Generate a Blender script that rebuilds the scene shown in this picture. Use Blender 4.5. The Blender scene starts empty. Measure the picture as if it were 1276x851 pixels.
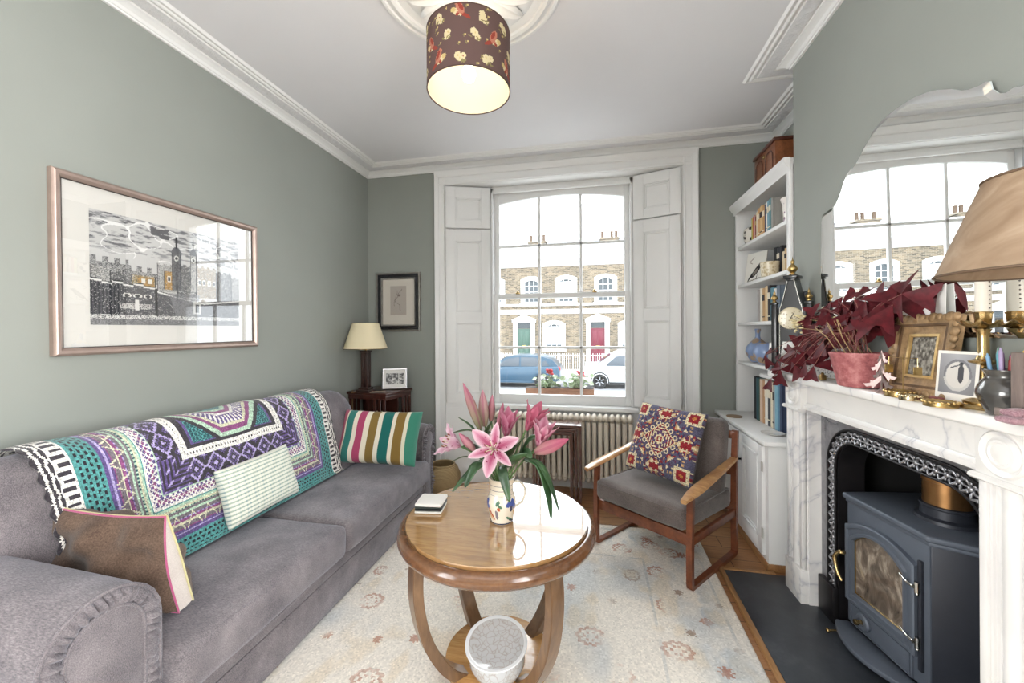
import bpy, bmesh, math, random
import numpy as np
from mathutils import Vector, Matrix, Euler
random.seed(7)
rng = np.random.default_rng(7)
SC = bpy.context.scene
COL = SC.collection
PI = math.pi
R = math.radians

# ------------------------------------------------------------------ colours and materials
def lin(c):
    c = c / 255.0
    return c / 12.92 if c <= 0.04045 else ((c + 0.055) / 1.055) ** 2.4
def rgb(r, g, b):
    return (lin(r), lin(g), lin(b), 1.0)
def lin_np(a):
    a = np.asarray(a, float) / 255.0
    return np.where(a <= 0.04045, a / 12.92, ((a + 0.055) / 1.055) ** 2.4)

def new_mat(name):
    m = bpy.data.materials.new(name)
    m.use_nodes = True
    nt = m.node_tree
    b = nt.nodes.get('Principled BSDF')
    return m, nt, b
def node(nt, kind, **kw):
    n = nt.nodes.new(kind)
    for k, v in kw.items():
        if k in n.inputs.keys() if hasattr(n.inputs, 'keys') else False:
            n.inputs[k].default_value = v
        else:
            setattr(n, k, v)
    return n
def texco(nt, scale=(1, 1, 1), rot=(0, 0, 0), coord='Object'):
    t = nt.nodes.new('ShaderNodeTexCoord')
    mp = nt.nodes.new('ShaderNodeMapping')
    mp.inputs['Scale'].default_value = scale
    mp.inputs['Rotation'].default_value = rot
    nt.links.new(t.outputs[coord], mp.inputs['Vector'])
    return mp.outputs['Vector']
def ramp(nt, fac, stops, interp='LINEAR'):
    r = nt.nodes.new('ShaderNodeValToRGB')
    r.color_ramp.interpolation = interp
    el = r.color_ramp.elements
    while len(el) < len(stops):
        el.new(0.5)
    for e, (p, c) in zip(el, stops):
        e.position = p
        e.color = c
    nt.links.new(fac, r.inputs['Fac'])
    return r.outputs['Color']
def noise(nt, vec, scale=5, detail=4, rough=0.55, dist=0.0):
    n = nt.nodes.new('ShaderNodeTexNoise')
    n.inputs['Scale'].default_value = scale
    n.inputs['Detail'].default_value = detail
    n.inputs['Roughness'].default_value = rough
    n.inputs['Distortion'].default_value = dist
    nt.links.new(vec, n.inputs['Vector'])
    return n.outputs['Fac']
def bump(nt, b, height, strength=0.3, dist=0.01):
    n = nt.nodes.new('ShaderNodeBump')
    n.inputs['Strength'].default_value = strength
    n.inputs['Distance'].default_value = dist
    nt.links.new(height, n.inputs['Height'])
    nt.links.new(n.outputs['Normal'], b.inputs['Normal'])
def mixc(nt, fac, a, b_, blend='MIX'):
    m = nt.nodes.new('ShaderNodeMix')
    m.data_type = 'RGBA'
    m.blend_type = blend
    for sock, v in ((m.inputs[0], fac), (m.inputs[6], a), (m.inputs[7], b_)):
        if hasattr(v, 'links'):
            nt.links.new(v, sock)
        else:
            sock.default_value = v
    return m.outputs[2]
def mathn(nt, op, a, b_=None):
    m = nt.nodes.new('ShaderNodeMath')
    m.operation = op
    for sock, v in ((m.inputs[0], a), (m.inputs[1], b_)):
        if v is None:
            continue
        if hasattr(v, 'links'):
            nt.links.new(v, sock)
        else:
            sock.default_value = v
    return m.outputs[0]

def plain(name, col, rough=0.5, metal=0.0, var=0.0, vscale=8.0, bmp=0.0, bscale=60.0, coat=0.0, spec=0.5, stretch=(1, 1, 1), emit=None, sheen=0.0):
    """one colour with a little procedural mottling and grain"""
    m, nt, b = new_mat(name)
    b.inputs['Roughness'].default_value = rough
    b.inputs['Metallic'].default_value = metal
    b.inputs['Specular IOR Level'].default_value = spec
    b.inputs['Coat Weight'].default_value = coat
    b.inputs['Coat Roughness'].default_value = 0.08
    b.inputs['Sheen Weight'].default_value = sheen
    v = texco(nt, stretch)
    if var > 0:
        d = tuple(max(0.0, c * (1 - var)) for c in col[:3]) + (1,)
        l = tuple(min(1.0, c * (1 + var)) for c in col[:3]) + (1,)
        c = ramp(nt, noise(nt, v, vscale, 5, 0.6), [(0.3, d), (0.7, l)])
        nt.links.new(c, b.inputs['Base Color'])
    else:
        b.inputs['Base Color'].default_value = col
    if bmp > 0:
        bump(nt, b, noise(nt, v, bscale, 3), bmp, 0.004)
    if emit:
        b.inputs['Emission Color'].default_value = emit[0]
        b.inputs['Emission Strength'].default_value = emit[1]
    return m

def wood(name, c1, c2, scale=3.0, stretch=(1, 12, 12), rough=0.35, coat=0.0, rot=(0, 0, 0), bmp=0.05, spec=0.5, dist=1.2):
    m, nt, b = new_mat(name)
    v = texco(nt, stretch, rot)
    f1 = noise(nt, v, scale, 6, 0.65, dist)
    f2 = noise(nt, v, scale * 6, 3, 0.6, 0.3)
    f = mathn(nt, 'ADD', mathn(nt, 'MULTIPLY', f1, 0.7), mathn(nt, 'MULTIPLY', f2, 0.3))
    mid = tuple((a + b_) / 2 for a, b_ in zip(c1, c2))
    c = ramp(nt, f, [(0.32, c1), (0.5, mid), (0.68, c2)])
    nt.links.new(c, b.inputs['Base Color'])
    b.inputs['Roughness'].default_value = rough
    b.inputs['Specular IOR Level'].default_value = spec
    b.inputs['Coat Weight'].default_value = coat
    b.inputs['Coat Roughness'].default_value = 0.06
    if bmp:
        bump(nt, b, f2, bmp, 0.003)
    return m

def fabric(name, c1, c2, scale=260.0, rough=0.9, bmp=0.35, stretch=(1, 1, 1), var_scale=9.0, sheen=0.3):
    """woven cloth: fine flecks, slow mottling"""
    m, nt, b = new_mat(name)
    v = texco(nt, stretch)
    f = noise(nt, v, scale, 2, 0.7)
    g = noise(nt, v, var_scale, 4, 0.6)
    k = mathn(nt, 'ADD', mathn(nt, 'MULTIPLY', f, 0.6), mathn(nt, 'MULTIPLY', g, 0.4))
    c = ramp(nt, k, [(0.35, c1), (0.65, c2)])
    nt.links.new(c, b.inputs['Base Color'])
    b.inputs['Roughness'].default_value = rough
    b.inputs['Specular IOR Level'].default_value = 0.2
    b.inputs['Sheen Weight'].default_value = sheen
    b.inputs['Sheen Roughness'].default_value = 0.5
    bump(nt, b, f, bmp, 0.003)
    return m

def printed(name, rough=0.9, bmp=0.0, bscale=300, spec=0.3, coat=0.0, sheen=0.0, transl=0.0):
    """a cloth, paper or glaze that carries its own printed or worked pattern (colour attribute «dye»)"""
    m, nt, b = new_mat(name)
    a = nt.nodes.new('ShaderNodeVertexColor')
    a.layer_name = 'dye'
    nt.links.new(a.outputs['Color'], b.inputs['Base Color'])
    b.inputs['Roughness'].default_value = rough
    b.inputs['Specular IOR Level'].default_value = spec
    b.inputs['Coat Weight'].default_value = coat
    b.inputs['Coat Roughness'].default_value = 0.05
    b.inputs['Sheen Weight'].default_value = sheen
    if bmp:
        bump(nt, b, noise(nt, texco(nt), bscale, 2), bmp, 0.003)
    if transl:
        t = nt.nodes.new('ShaderNodeBsdfTranslucent')
        nt.links.new(a.outputs['Color'], t.inputs['Color'])
        mx = nt.nodes.new('ShaderNodeMixShader')
        mx.inputs[0].default_value = transl
        nt.links.new(b.outputs[0], mx.inputs[1])
        nt.links.new(t.outputs[0], mx.inputs[2])
        nt.links.new(mx.outputs[0], nt.nodes['Material Output'].inputs['Surface'])
    return m

def thin_glass(name, tint=(1, 1, 1, 1), ior=1.5, boost=1.0):
    """flat pane: clear with Fresnel reflection"""
    m, nt, b = new_mat(name)
    nt.nodes.remove(b)
    tr = nt.nodes.new('ShaderNodeBsdfTransparent')
    tr.inputs['Color'].default_value = tint
    gl = nt.nodes.new('ShaderNodeBsdfGlossy')
    gl.inputs['Roughness'].default_value = 0.01
    lw = nt.nodes.new('ShaderNodeLayerWeight')      # Schlick reflection, the same from both sides of the pane
    lw.inputs['Blend'].default_value = .5
    f0 = ((ior - 1) / (ior + 1)) ** 2
    k = mathn(nt, 'ADD', mathn(nt, 'MULTIPLY', mathn(nt, 'POWER', lw.outputs['Facing'], 5), 1 - f0), f0)
    mx = nt.nodes.new('ShaderNodeMixShader')
    nt.links.new(mathn(nt, 'MULTIPLY', k, boost), mx.inputs[0])
    nt.links.new(tr.outputs[0], mx.inputs[1])
    nt.links.new(gl.outputs[0], mx.inputs[2])
    nt.links.new(mx.outputs[0], nt.nodes['Material Output'].inputs['Surface'])
    return m

# ------------------------------------------------------------------ objects
def E(name, label, cat, loc=(0, 0, 0), rot=(0, 0, 0), group=None):
    o = bpy.data.objects.new(name, None)
    COL.objects.link(o)
    o.location = loc
    o.rotation_euler = rot
    o.empty_display_size = 0.05
    return tag(o, label, cat, group)
def tag(o, label=None, cat=None, group=None, kind=None):
    if label: o['label'] = label
    if cat: o['category'] = cat
    if group: o['group'] = group
    if kind: o['kind'] = kind
    return o
def O(name, bm, mat, parent=None, smooth=35, loc=None, rot=None, label=None):
    me = bpy.data.meshes.new(name)
    bm.normal_update()
    bm.to_mesh(me)
    bm.free()
    return OM(name, me, mat, parent, smooth, loc, rot, label)
def OM(name, me, mat, parent=None, smooth=35, loc=None, rot=None, label=None):
    for mm in (mat if isinstance(mat, (list, tuple)) else [mat]):
        me.materials.append(mm)
    if smooth:
        for p in me.polygons:
            p.use_smooth = True
        if smooth < 180:
            me.set_sharp_from_angle(angle=R(smooth))
    o = bpy.data.objects.new(name, me)
    COL.objects.link(o)
    if parent: o.parent = parent
    if loc: o.location = loc
    if rot: o.rotation_euler = rot
    if label: o['label'] = label
    return o
def S(name, bm, mat, parent=None, smooth=35):
    o = O(name, bm, mat, parent, smooth)
    if parent is None: o['kind'] = 'structure'
    return o
def copy_tree(o, loc=None, rot=None, label=None, group=None, parent=None, name=None):
    c = o.copy()
    COL.objects.link(c)
    if parent: c.parent = parent
    for ch in [x for x in SC.objects if x.parent is o]:
        copy_tree(ch, parent=c)
    if loc is not None: c.location = loc
    if rot is not None: c.rotation_euler = rot
    if label: c['label'] = label
    if group: c['group'] = group
    return c

# ------------------------------------------------------------------ mesh pieces (all add into a bmesh)
def B(): return bmesh.new()
def merge(bm, t, mat=None):
    if mat is not None:
        bmesh.ops.transform(t, matrix=mat, verts=t.verts)
    me = bpy.data.meshes.new('tmp')
    t.to_mesh(me)
    t.free()
    bm.from_mesh(me)
    bpy.data.meshes.remove(me)
    return bm
def box(bm, x0, x1, y0, y1, z0, z1, bev=0.0, seg=2, mat=None, mi=0):
    t = bmesh.new()
    bmesh.ops.create_cube(t, size=1)
    for v in t.verts:
        v.co = Vector(((x0 + x1) / 2 + v.co.x * (x1 - x0), (y0 + y1) / 2 + v.co.y * (y1 - y0), (z0 + z1) / 2 + v.co.z * (z1 - z0)))
    if bev:
        bmesh.ops.bevel(t, geom=t.edges[:], offset=bev, segments=seg, profile=0.5, affect='EDGES')
    for f in t.faces: f.material_index = mi
    return merge(bm, t, mat)
def quad(bm, pts, mi=0):
    f = bm.faces.new([bm.verts.new(p) for p in pts])
    f.material_index = mi
    return f
def prism(bm, pts, axis, a, b_, bev=0.0, seg=2, mat=None, mi=0):
    """outline pts (2D) extruded along axis from a to b_; axis x: pts=(y,z); y: (x,z); z: (x,y)"""
    t = bmesh.new()
    def P(p, d):
        return {'x': (d, p[0], p[1]), 'y': (p[0], d, p[1]), 'z': (p[0], p[1], d)}[axis]
    va = [t.verts.new(P(p, a)) for p in pts]
    vb = [t.verts.new(P(p, b_)) for p in pts]
    n = len(pts)
    t.faces.new(va); t.faces.new(vb[::-1])
    for i in range(n):
        t.faces.new([va[i], vb[i], vb[(i + 1) % n], va[(i + 1) % n]])
    bmesh.ops.recalc_face_normals(t, faces=t.faces)
    if bev:
        ed = [e for e in t.edges if len(e.link_faces) == 2 and e.calc_face_angle(0) > 0.6]
        bmesh.ops.bevel(t, geom=ed, offset=bev, segments=seg, profile=0.5, affect='EDGES')
    for f in t.faces: f.material_index = mi
    return merge(bm, t, mat)
def lathe(bm, prof, n=40, mat=None, mi=0, caps=True, sx=1.0, sy=1.0, a0=0.0, a1=2 * PI):
    """prof: (r, z) list, spun about z"""
    t = bmesh.new()
    full = abs(a1 - a0 - 2 * PI) < 1e-6
    rows = []
    for r, z in prof:
        if r < 1e-6:
            rows.append([t.verts.new((0, 0, z))])
        else:
            rows.append([t.verts.new((r * math.cos(a0 + (a1 - a0) * i / n) * sx, r * math.sin(a0 + (a1 - a0) * i / n) * sy, z)) for i in range(n if full else n + 1)])
    for a, b_ in zip(rows, rows[1:]):
        m_ = n
        for i in range(m_):
            j = (i + 1) % n if full else i + 1
            if len(a) == 1 and len(b_) == 1: break
            if len(a) == 1: t.faces.new([a[0], b_[i], b_[j]])
            elif len(b_) == 1: t.faces.new([a[i], a[j], b_[0]])
            else: t.faces.new([a[i], a[j], b_[j], b_[i]])
    if caps and full:
        if len(rows[0]) > 1: t.faces.new(rows[0][::-1])
        if len(rows[-1]) > 1: t.faces.new(rows[-1])
    bmesh.ops.recalc_face_normals(t, faces=t.faces)
    for f in t.faces: f.material_index = mi
    return merge(bm, t, mat)
def frames(pts):
    pts = [Vector(p) for p in pts]
    T = []
    for i in range(len(pts)):
        d = pts[min(i + 1, len(pts) - 1)] - pts[max(i - 1, 0)]
        T.append(d.normalized())
    up = Vector((0, 0, 1)) if abs(T[0].z) < 0.9 else Vector((1, 0, 0))
    N = [(up - T[0] * up.dot(T[0])).normalized()]
    for i in range(1, len(pts)):
        n = N[-1] - T[i] * N[-1].dot(T[i])
        N.append(n.normalized() if n.length > 1e-6 else N[-1])
    return pts, T, N
def tube(bm, pts, r, n=10, mat=None, mi=0, closed=False, sec=None):
    """round tube (or section sec of 2D points) along pts; r may be a list"""
    t = bmesh.new()
    pts, T, N = frames(pts)
    rows = []
    for i, p in enumerate(pts):
        Bn = T[i].cross(N[i])
        ri = r[i] if isinstance(r, (list, tuple)) else r
        if sec is None:
            rows.append([t.verts.new(p + (N[i] * math.cos(2 * PI * k / n) + Bn * math.sin(2 * PI * k / n)) * ri) for k in range(n)])
        else:
            rows.append([t.verts.new(p + N[i] * q[1] * ri + Bn * q[0] * ri) for q in sec])
    m_ = len(rows[0])
    rng_ = range(len(rows)) if closed else range(len(rows) - 1)
    for i in rng_:
        a, b_ = rows[i], rows[(i + 1) % len(rows)]
        for k in range(m_):
            t.faces.new([a[k], a[(k + 1) % m_], b_[(k + 1) % m_], b_[k]])
    if not closed:
        t.faces.new(rows[0][::-1]); t.faces.new(rows[-1])
    bmesh.ops.recalc_face_normals(t, faces=t.faces)
    for f in t.faces: f.material_index = mi
    return merge(bm, t, mat)
def ball(bm, c, r, sx=1, sy=1, sz=1, u=16, v=10, mat=None, mi=0):
    t = bmesh.new()
    bmesh.ops.create_uvsphere(t, u_segments=u, v_segments=v, radius=1)
    for q in t.verts:
        q.co = Vector((c[0] + q.co.x * r * sx, c[1] + q.co.y * r * sy, c[2] + q.co.z * r * sz))
    for f in t.faces: f.material_index = mi
    return merge(bm, t, mat)
def bez(p0, p1, p2, p3, n=12):
    out = []
    for i in range(n + 1):
        t = i / n
        out.append(tuple((1 - t) ** 3 * a + 3 * (1 - t) ** 2 * t * b_ + 3 * (1 - t) * t * t * c + t ** 3 * d for a, b_, c, d in zip(p0, p1, p2, p3)))
    return out
def smooth_path(pts, n=8):
    """Catmull-Rom through points"""
    P = [np.array(p, float) for p in pts]
    out = []
    for i in range(len(P) - 1):
        p0 = P[max(i - 1, 0)]; p1 = P[i]; p2 = P[i + 1]; p3 = P[min(i + 2, len(P) - 1)]
        for k in range(n):
            t = k / n
            out.append(tuple(0.5 * ((2 * p1) + (-p0 + p2) * t + (2 * p0 - 5 * p1 + 4 * p2 - p3) * t * t + (-p0 + 3 * p1 - 3 * p2 + p3) * t ** 3)))
    out.append(tuple(P[-1]))
    return out
def loft(bm, rows, mi=0, close_u=False, caps=False, mat=None):
    t = bmesh.new()
    V = [[t.verts.new(p) for p in r_] for r_ in rows]
    n = len(V[0])
    for a, b_ in zip(V, V[1:]):
        for k in range(n if close_u else n - 1):
            t.faces.new([a[k], a[(k + 1) % n], b_[(k + 1) % n], b_[k]])
    if caps:
        t.faces.new(V[0][::-1]); t.faces.new(V[-1])
    bmesh.ops.recalc_face_normals(t, faces=t.faces)
    for f in t.faces: f.material_index = mi
    return merge(bm, t, mat)

def grid_mesh(name, X, Y, Z, col=None):
    """mesh from (nv+1)x(nu+1) coordinate arrays, one colour per face (nv x nu x 3, sRGB 0-255)"""
    nv, nu = X.shape[0] - 1, X.shape[1] - 1
    co = np.stack([X, Y, Z], -1).reshape(-1, 3)
    idx = np.arange((nv + 1) * (nu + 1)).reshape(nv + 1, nu + 1)
    F = np.stack([idx[:-1, :-1], idx[:-1, 1:], idx[1:, 1:], idx[1:, :-1]], -1).reshape(-1, 4)
    me = bpy.data.meshes.new(name)
    me.from_pydata(co.tolist(), [], F.tolist())
    if col is not None: dye(me, col.reshape(-1, 3), 4)
    return me
def dye(me, facecol, per):
    c = lin_np(facecol)
    c = np.concatenate([c, np.ones((len(c), 1))], 1)
    c = np.repeat(c, per, 0).astype(np.float32)
    at = me.color_attributes.new('dye', 'FLOAT_COLOR', 'CORNER')
    at.data.foreach_set('color', c.ravel())
def uvgrid(nu, nv):
    u = (np.arange(nu) + 0.5) / nu
    v = (np.arange(nv) + 0.5) / nv
    return np.meshgrid(u, v)
def basis(o):
    m = Matrix()
    while o is not None:
        m = o.matrix_basis @ m
        o = o.parent
    return m
def OW(name, bm, mat, parent, smooth=35, label=None):
    """geometry given in world coordinates, hung under a parent that stands somewhere"""
    bmesh.ops.transform(bm, matrix=basis(parent).inverted(), verts=bm.verts)
    return O(name, bm, mat, parent, smooth, label=label)
def soft_box(bm, c, size, r, crown=(0, 0, 0), n=(16, 16, 6), wr=0.0, seed=0, mat=None, sag=0.0, mi=0):
    """upholstered block: rounded edges, crowned faces, a little creasing"""
    t = bmesh.new()
    hx, hy, hz = (s / 2 for s in size)
    rs = np.random.default_rng(seed)
    ph = rs.uniform(0, 6.28, 12); fr = rs.uniform(9, 26, 12); an = rs.uniform(0, 6.28, 12)
    cache = {}
    def vert(a, b_, d):
        k = (round(a, 5), round(b_, 5), round(d, 5))
        if k in cache: return cache[k]
        p = np.array([a * hx, b_ * hy, d * hz])
        q = np.clip(p, [-hx + r, -hy + r, -hz + r], [hx - r, hy - r, hz - r])
        dlt = p - q
        ln = np.linalg.norm(dlt)
        if ln > 1e-9: p = q + dlt / ln * r
        cr = [(1 - b_ * b_) * (1 - d * d), (1 - a * a) * (1 - d * d), (1 - a * a) * (1 - b_ * b_)]
        for i, s_ in enumerate((a, b_, d)):
            p[i] += crown[i] * cr[i] * s_
        if wr:
            w = sum(math.sin(fr[i] * (p[0] * math.cos(an[i]) + p[1] * math.sin(an[i])) + 14 * p[2] + ph[i]) for i in range(12)) / 12
            nn = np.array([a ** 3, b_ ** 3, d ** 3]); nn = nn / (np.linalg.norm(nn) + 1e-9)
            p = p + nn * w * wr
        cache[k] = t.verts.new((p[0] + c[0], p[1] + c[1], p[2] + c[2]))
        return cache[k]
    def lins(m): return [math.sin(x * PI / 2) * .35 + x * .65 for x in np.linspace(-1, 1, m + 1)]
    A, Bb, D = lins(n[0]), lins(n[1]), lins(n[2])
    def face(*v):
        try: t.faces.new(v)
        except ValueError: pass
    for s_ in (-1, 1):
        for i in range(n[0]):
            for j in range(n[1]):
                face(vert(A[i], Bb[j], s_), vert(A[i + 1], Bb[j], s_), vert(A[i + 1], Bb[j + 1], s_), vert(A[i], Bb[j + 1], s_))
        for i in range(n[0]):
            for j in range(n[2]):
                face(vert(A[i], s_, D[j]), vert(A[i + 1], s_, D[j]), vert(A[i + 1], s_, D[j + 1]), vert(A[i], s_, D[j + 1]))
        for i in range(n[1]):
            for j in range(n[2]):
                face(vert(s_, Bb[i], D[j]), vert(s_, Bb[i + 1], D[j]), vert(s_, Bb[i + 1], D[j + 1]), vert(s_, Bb[i], D[j + 1]))
    bmesh.ops.recalc_face_normals(t, faces=t.faces)
    for f in t.faces: f.material_index = mi
    return merge(bm, t, mat)
def pillow(name, w, h, th, col, mat, parent=None, nu=60, nv=48, wr=.006, seed=1, pinch=.05, pw=.42, back=None, loc=None, rot=None, matrix=None):
    """scatter cushion: face towards -y, width x, height z; col(U,V)->(nv,nu,3) printed on the front"""
    u = np.linspace(-1, 1, nu + 1); v = np.linspace(-1, 1, nv + 1)
    U, V = np.meshgrid(u, v)
    prof = (np.clip(1 - U ** 4, 0, 1) * np.clip(1 - V ** 4, 0, 1)) ** pw
    rs = np.random.default_rng(seed)
    wv = sum(np.sin(rs.uniform(3, 9) * (U * math.cos(a) + V * math.sin(a)) + rs.uniform(0, 6)) for a in rs.uniform(0, 6.28, 8)) / 8
    X = U * w / 2 * (1 - pinch * (1 - V ** 2) * np.abs(U) ** 3)
    Z = V * h / 2 * (1 - pinch * (1 - U ** 2) * np.abs(V) ** 3)
    Y = -prof * th / 2 - wv * wr * prof
    Y2 = prof * th / 2 + np.flip(wv, 1) * wr * prof
    n = (nu + 1) * (nv + 1)
    idx = np.arange(n).reshape(nv + 1, nu + 1)
    inner = np.zeros((nv + 1, nu + 1), bool); inner[1:-1, 1:-1] = True
    idx2 = idx.copy(); idx2[inner] = n + np.arange(inner.sum())
    co = np.concatenate([np.stack([X, Y, Z], -1).reshape(-1, 3), np.stack([X, Y2, Z], -1)[inner]])
    F = np.stack([idx[:-1, :-1], idx[:-1, 1:], idx[1:, 1:], idx[1:, :-1]], -1).reshape(-1, 4)
    F2 = np.stack([idx2[:-1, :-1], idx2[1:, :-1], idx2[1:, 1:], idx2[:-1, 1:]], -1).reshape(-1, 4)
    me = bpy.data.meshes.new(name)
    if matrix is not None:
        M = np.array(matrix)
        co = co @ M[:3, :3].T + M[:3, 3]
    me.from_pydata(co.tolist(), [], np.concatenate([F, F2]).tolist())
    Uf, Vf = uvgrid(nu, nv)
    cf = col(Uf, Vf)
    cb = cf if back is None else np.broadcast_to(np.array(back, float), cf.shape)
    dye(me, np.concatenate([cf.reshape(-1, 3), cb.reshape(-1, 3)]), 4)
    return OM(name, me, mat, parent, 180, loc, rot)
def pal(idx, table):
    return np.array(table, float)[idx]
# ------------------------------------------------------------------ camera, 14 mm view of the whole room
def make_camera():
    cam = bpy.data.cameras.new('camera')
    o = bpy.data.objects.new('camera', cam)
    COL.objects.link(o)
    psi, rho = R(11.75), R(0.35)
    fwd = Vector((-math.sin(psi), math.cos(psi), 0))
    right = Vector((math.cos(psi), math.sin(psi), 0))
    up = Vector((0, 0, 1))
    r2 = right * math.cos(rho) - up * math.sin(rho)
    u2 = right * math.sin(rho) + up * math.cos(rho)
    o.matrix_world = Matrix(((r2.x, u2.x, -fwd.x, 0), (r2.y, u2.y, -fwd.y, 0), (r2.z, u2.z, -fwd.z, 1.40), (0, 0, 0, 1)))
    cam.sensor_width = 36
    cam.lens = 36 * 496.3 / 1276
    cam.shift_y = -(425.5 - 413.7) / 1276
    cam.clip_start = 0.02
    cam.clip_end = 300
    SC.camera = o
make_camera()
SC.view_settings.view_transform = 'Standard'
SC.view_settings.look = 'None'
SC.view_settings.gamma = 1
SC.view_settings.use_curve_mapping = False
SC.view_settings.exposure = 0.12
# ------------------------------------------------------------------ shared materials
PAINT = None
def wall_paint(name, col):
    m, nt, b = new_mat(name)
    v = texco(nt)
    c = ramp(nt, noise(nt, v, 1.3, 3), [(0.3, tuple(x * 0.95 for x in col[:3]) + (1,)), (0.7, tuple(x * 1.05 for x in col[:3]) + (1,))])
    nt.links.new(c, b.inputs['Base Color'])
    b.inputs['Roughness'].default_value = 0.6
    b.inputs['Specular IOR Level'].default_value = 0.3
    bump(nt, b, noise(nt, v, 90, 2), 0.06, 0.002)
    return m
M_WALL = wall_paint('sage grey wall paint', rgb(146, 150, 144))
M_WHITE = plain('white satin woodwork paint', rgb(232, 232, 231), 0.38, var=0.02, vscale=3)
M_CEIL = plain('white ceiling emulsion', rgb(226, 226, 229), 0.85, var=0.015, vscale=2, bmp=0.04)
M_BRASS = plain('polished brass', rgb(186, 160, 112), 0.27, 1.0, var=0.12, vscale=30)
M_BLACK = plain('black japanned iron', rgb(22, 22, 24), 0.35)
M_DARKVOID = plain('soot black brick', rgb(17, 16, 16), 0.95, var=0.3, vscale=20)

XL, YB, ZC, XA, XB = -2.15, 3.5, 2.955, 1.42, 1.115
YBF, YBN, YR = 2.55, 0.55, -2.3

def floor_mat():
    m, nt, b = new_mat('oak floor boards')
    v = texco(nt, (1, 1, 1), (0, 0, R(0)))
    br = nt.nodes.new('ShaderNodeTexBrick')
    br.inputs['Scale'].default_value = 1.0
    br.inputs['Brick Width'].default_value = 1.6
    br.inputs['Row Height'].default_value = 0.14
    br.inputs['Mortar Size'].default_value = 0.0022
    br.inputs['Color1'].default_value = (0.35, 0.35, 0.35, 1)
    br.inputs['Color2'].default_value = (0.65, 0.65, 0.65, 1)
    br.inputs['Mortar'].default_value = (0, 0, 0, 1)
    nt.links.new(v, br.inputs['Vector'])
    g = noise(nt, texco(nt, (2.0, 22, 1)), 3.0, 6, 0.65, 0.8)
    k = mathn(nt, 'ADD', mathn(nt, 'MULTIPLY', g, 0.65), mathn(nt, 'MULTIPLY', br.outputs['Color'], 0.35))
    c = ramp(nt, k, [(0.0, rgb(60, 38, 24)), (0.32, rgb(128, 88, 56)), (0.5, rgb(158, 114, 76)), (0.68, rgb(181, 140, 98))])
    c = mixc(nt, br.outputs['Fac'], c, rgb(52, 34, 22))
    nt.links.new(c, b.inputs['Base Color'])
    b.inputs['Roughness'].default_value = 0.42
    bump(nt, b, mathn(nt, 'SUBTRACT', g, br.outputs['Fac']), 0.12, 0.003)
    return m
bm = B(); box(bm, XL - .2, XA + .2, YR - .2, YB + .45, -0.12, 0)
S('floor', bm, floor_mat())
bm = B(); box(bm, XL - .2, XA + .2, YR - .2, YB + .45, ZC, ZC + .12)
S('ceiling', bm, M_CEIL)
bm = B(); box(bm, XL - .2, XL, -.35, YB + .45, 0, ZC); box(bm, XL - .2, XL, YR - .2, -2.1, 0, ZC); box(bm, XL - .2, XL, -2.1, -.35, 0, .45); box(bm, XL - .2, XL, -2.1, -.35, 2.55, ZC); 
S('wall_left', bm, M_WALL)
# back wall around the window recess
RX0, RX1, RZ = -1.36, 0.715, 2.765       # recess in the room face
FX0, FX1 = -0.955, 0.335                 # recess at its back
FY = 3.64
bm = B()
box(bm, XL, RX0, YB, 3.85, 0, ZC)
box(bm, RX1, XA, YB, 3.85, 0, ZC)
box(bm, RX0, RX1, YB, 3.85, RZ, ZC)
S('wall_back', bm, M_WALL)
bm = B()   # alcove wall beside the chimney breast and the wall nearer than it
box(bm, XA, XA + .2, YBF - .12, YB, 0, ZC)
box(bm, XA, XA + .2, -.35, YBN, 0, ZC); box(bm, XA, XA + .2, YR - .2, -2.1, 0, ZC); box(bm, XA, XA + .2, -2.1, -.35, 0, .45); box(bm, XA, XA + .2, -2.1, -.35, 2.55, ZC); 
S('wall_right', bm, M_WALL)
# chimney breast with its fire opening
OY0, OY1, OZ = 1.37, 2.27, 1.0
bm = B()
box(bm, XB, 1.75, OY1, YBF, 0, ZC)
box(bm, XB, 1.75, YBN, OY0, 0, ZC)
box(bm, XB, 1.75, OY0, OY1, OZ, ZC)
S('wall_chimney', bm, M_WALL)
bm = B()
box(bm, 1.62, 1.75, OY0, OY1, 0, OZ)
box(bm, XB + .03, 1.62, OY0 - .001, OY0 + .012, 0, OZ); box(bm, XB + .03, 1.62, OY1 - .012, OY1 + .001, 0, OZ)
box(bm, XB + .03, 1.62, OY0, OY1, OZ - .012, OZ + .001)
S('trim_firebox', bm, M_DARKVOID)
# end wall behind the camera; side windows there are invented to light the room
bm = B(); box(bm, XL, XA, YR - .2, YR, 0, ZC)
S('wall_rear', bm, M_WALL)
def side_window(name, x0, x1, y0, y1, z0, z1):
    bm = B(); xm = (x0 + x1) / 2
    for y in (y0, (y0 + y1) / 2 - .025, y1 - .05): box(bm, xm - .03, xm + .03, y, y + .05, z0, z1)
    for z in (z0, (z0 + z1) / 2 - .025, z1 - .05): box(bm, xm - .028, xm + .028, y0, y1, z, z + .05)
    S(name, bm, M_WHITE)
SWY0, SWY1, SWZ0, SWZ1 = -2.1, -.35, .45, 2.55
side_window('added_window_left', XL - .2, XL, SWY0, SWY1, SWZ0, SWZ1)
side_window('added_window_right', XA, XA + .2, SWY0, SWY1, SWZ0, SWZ1)

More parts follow.
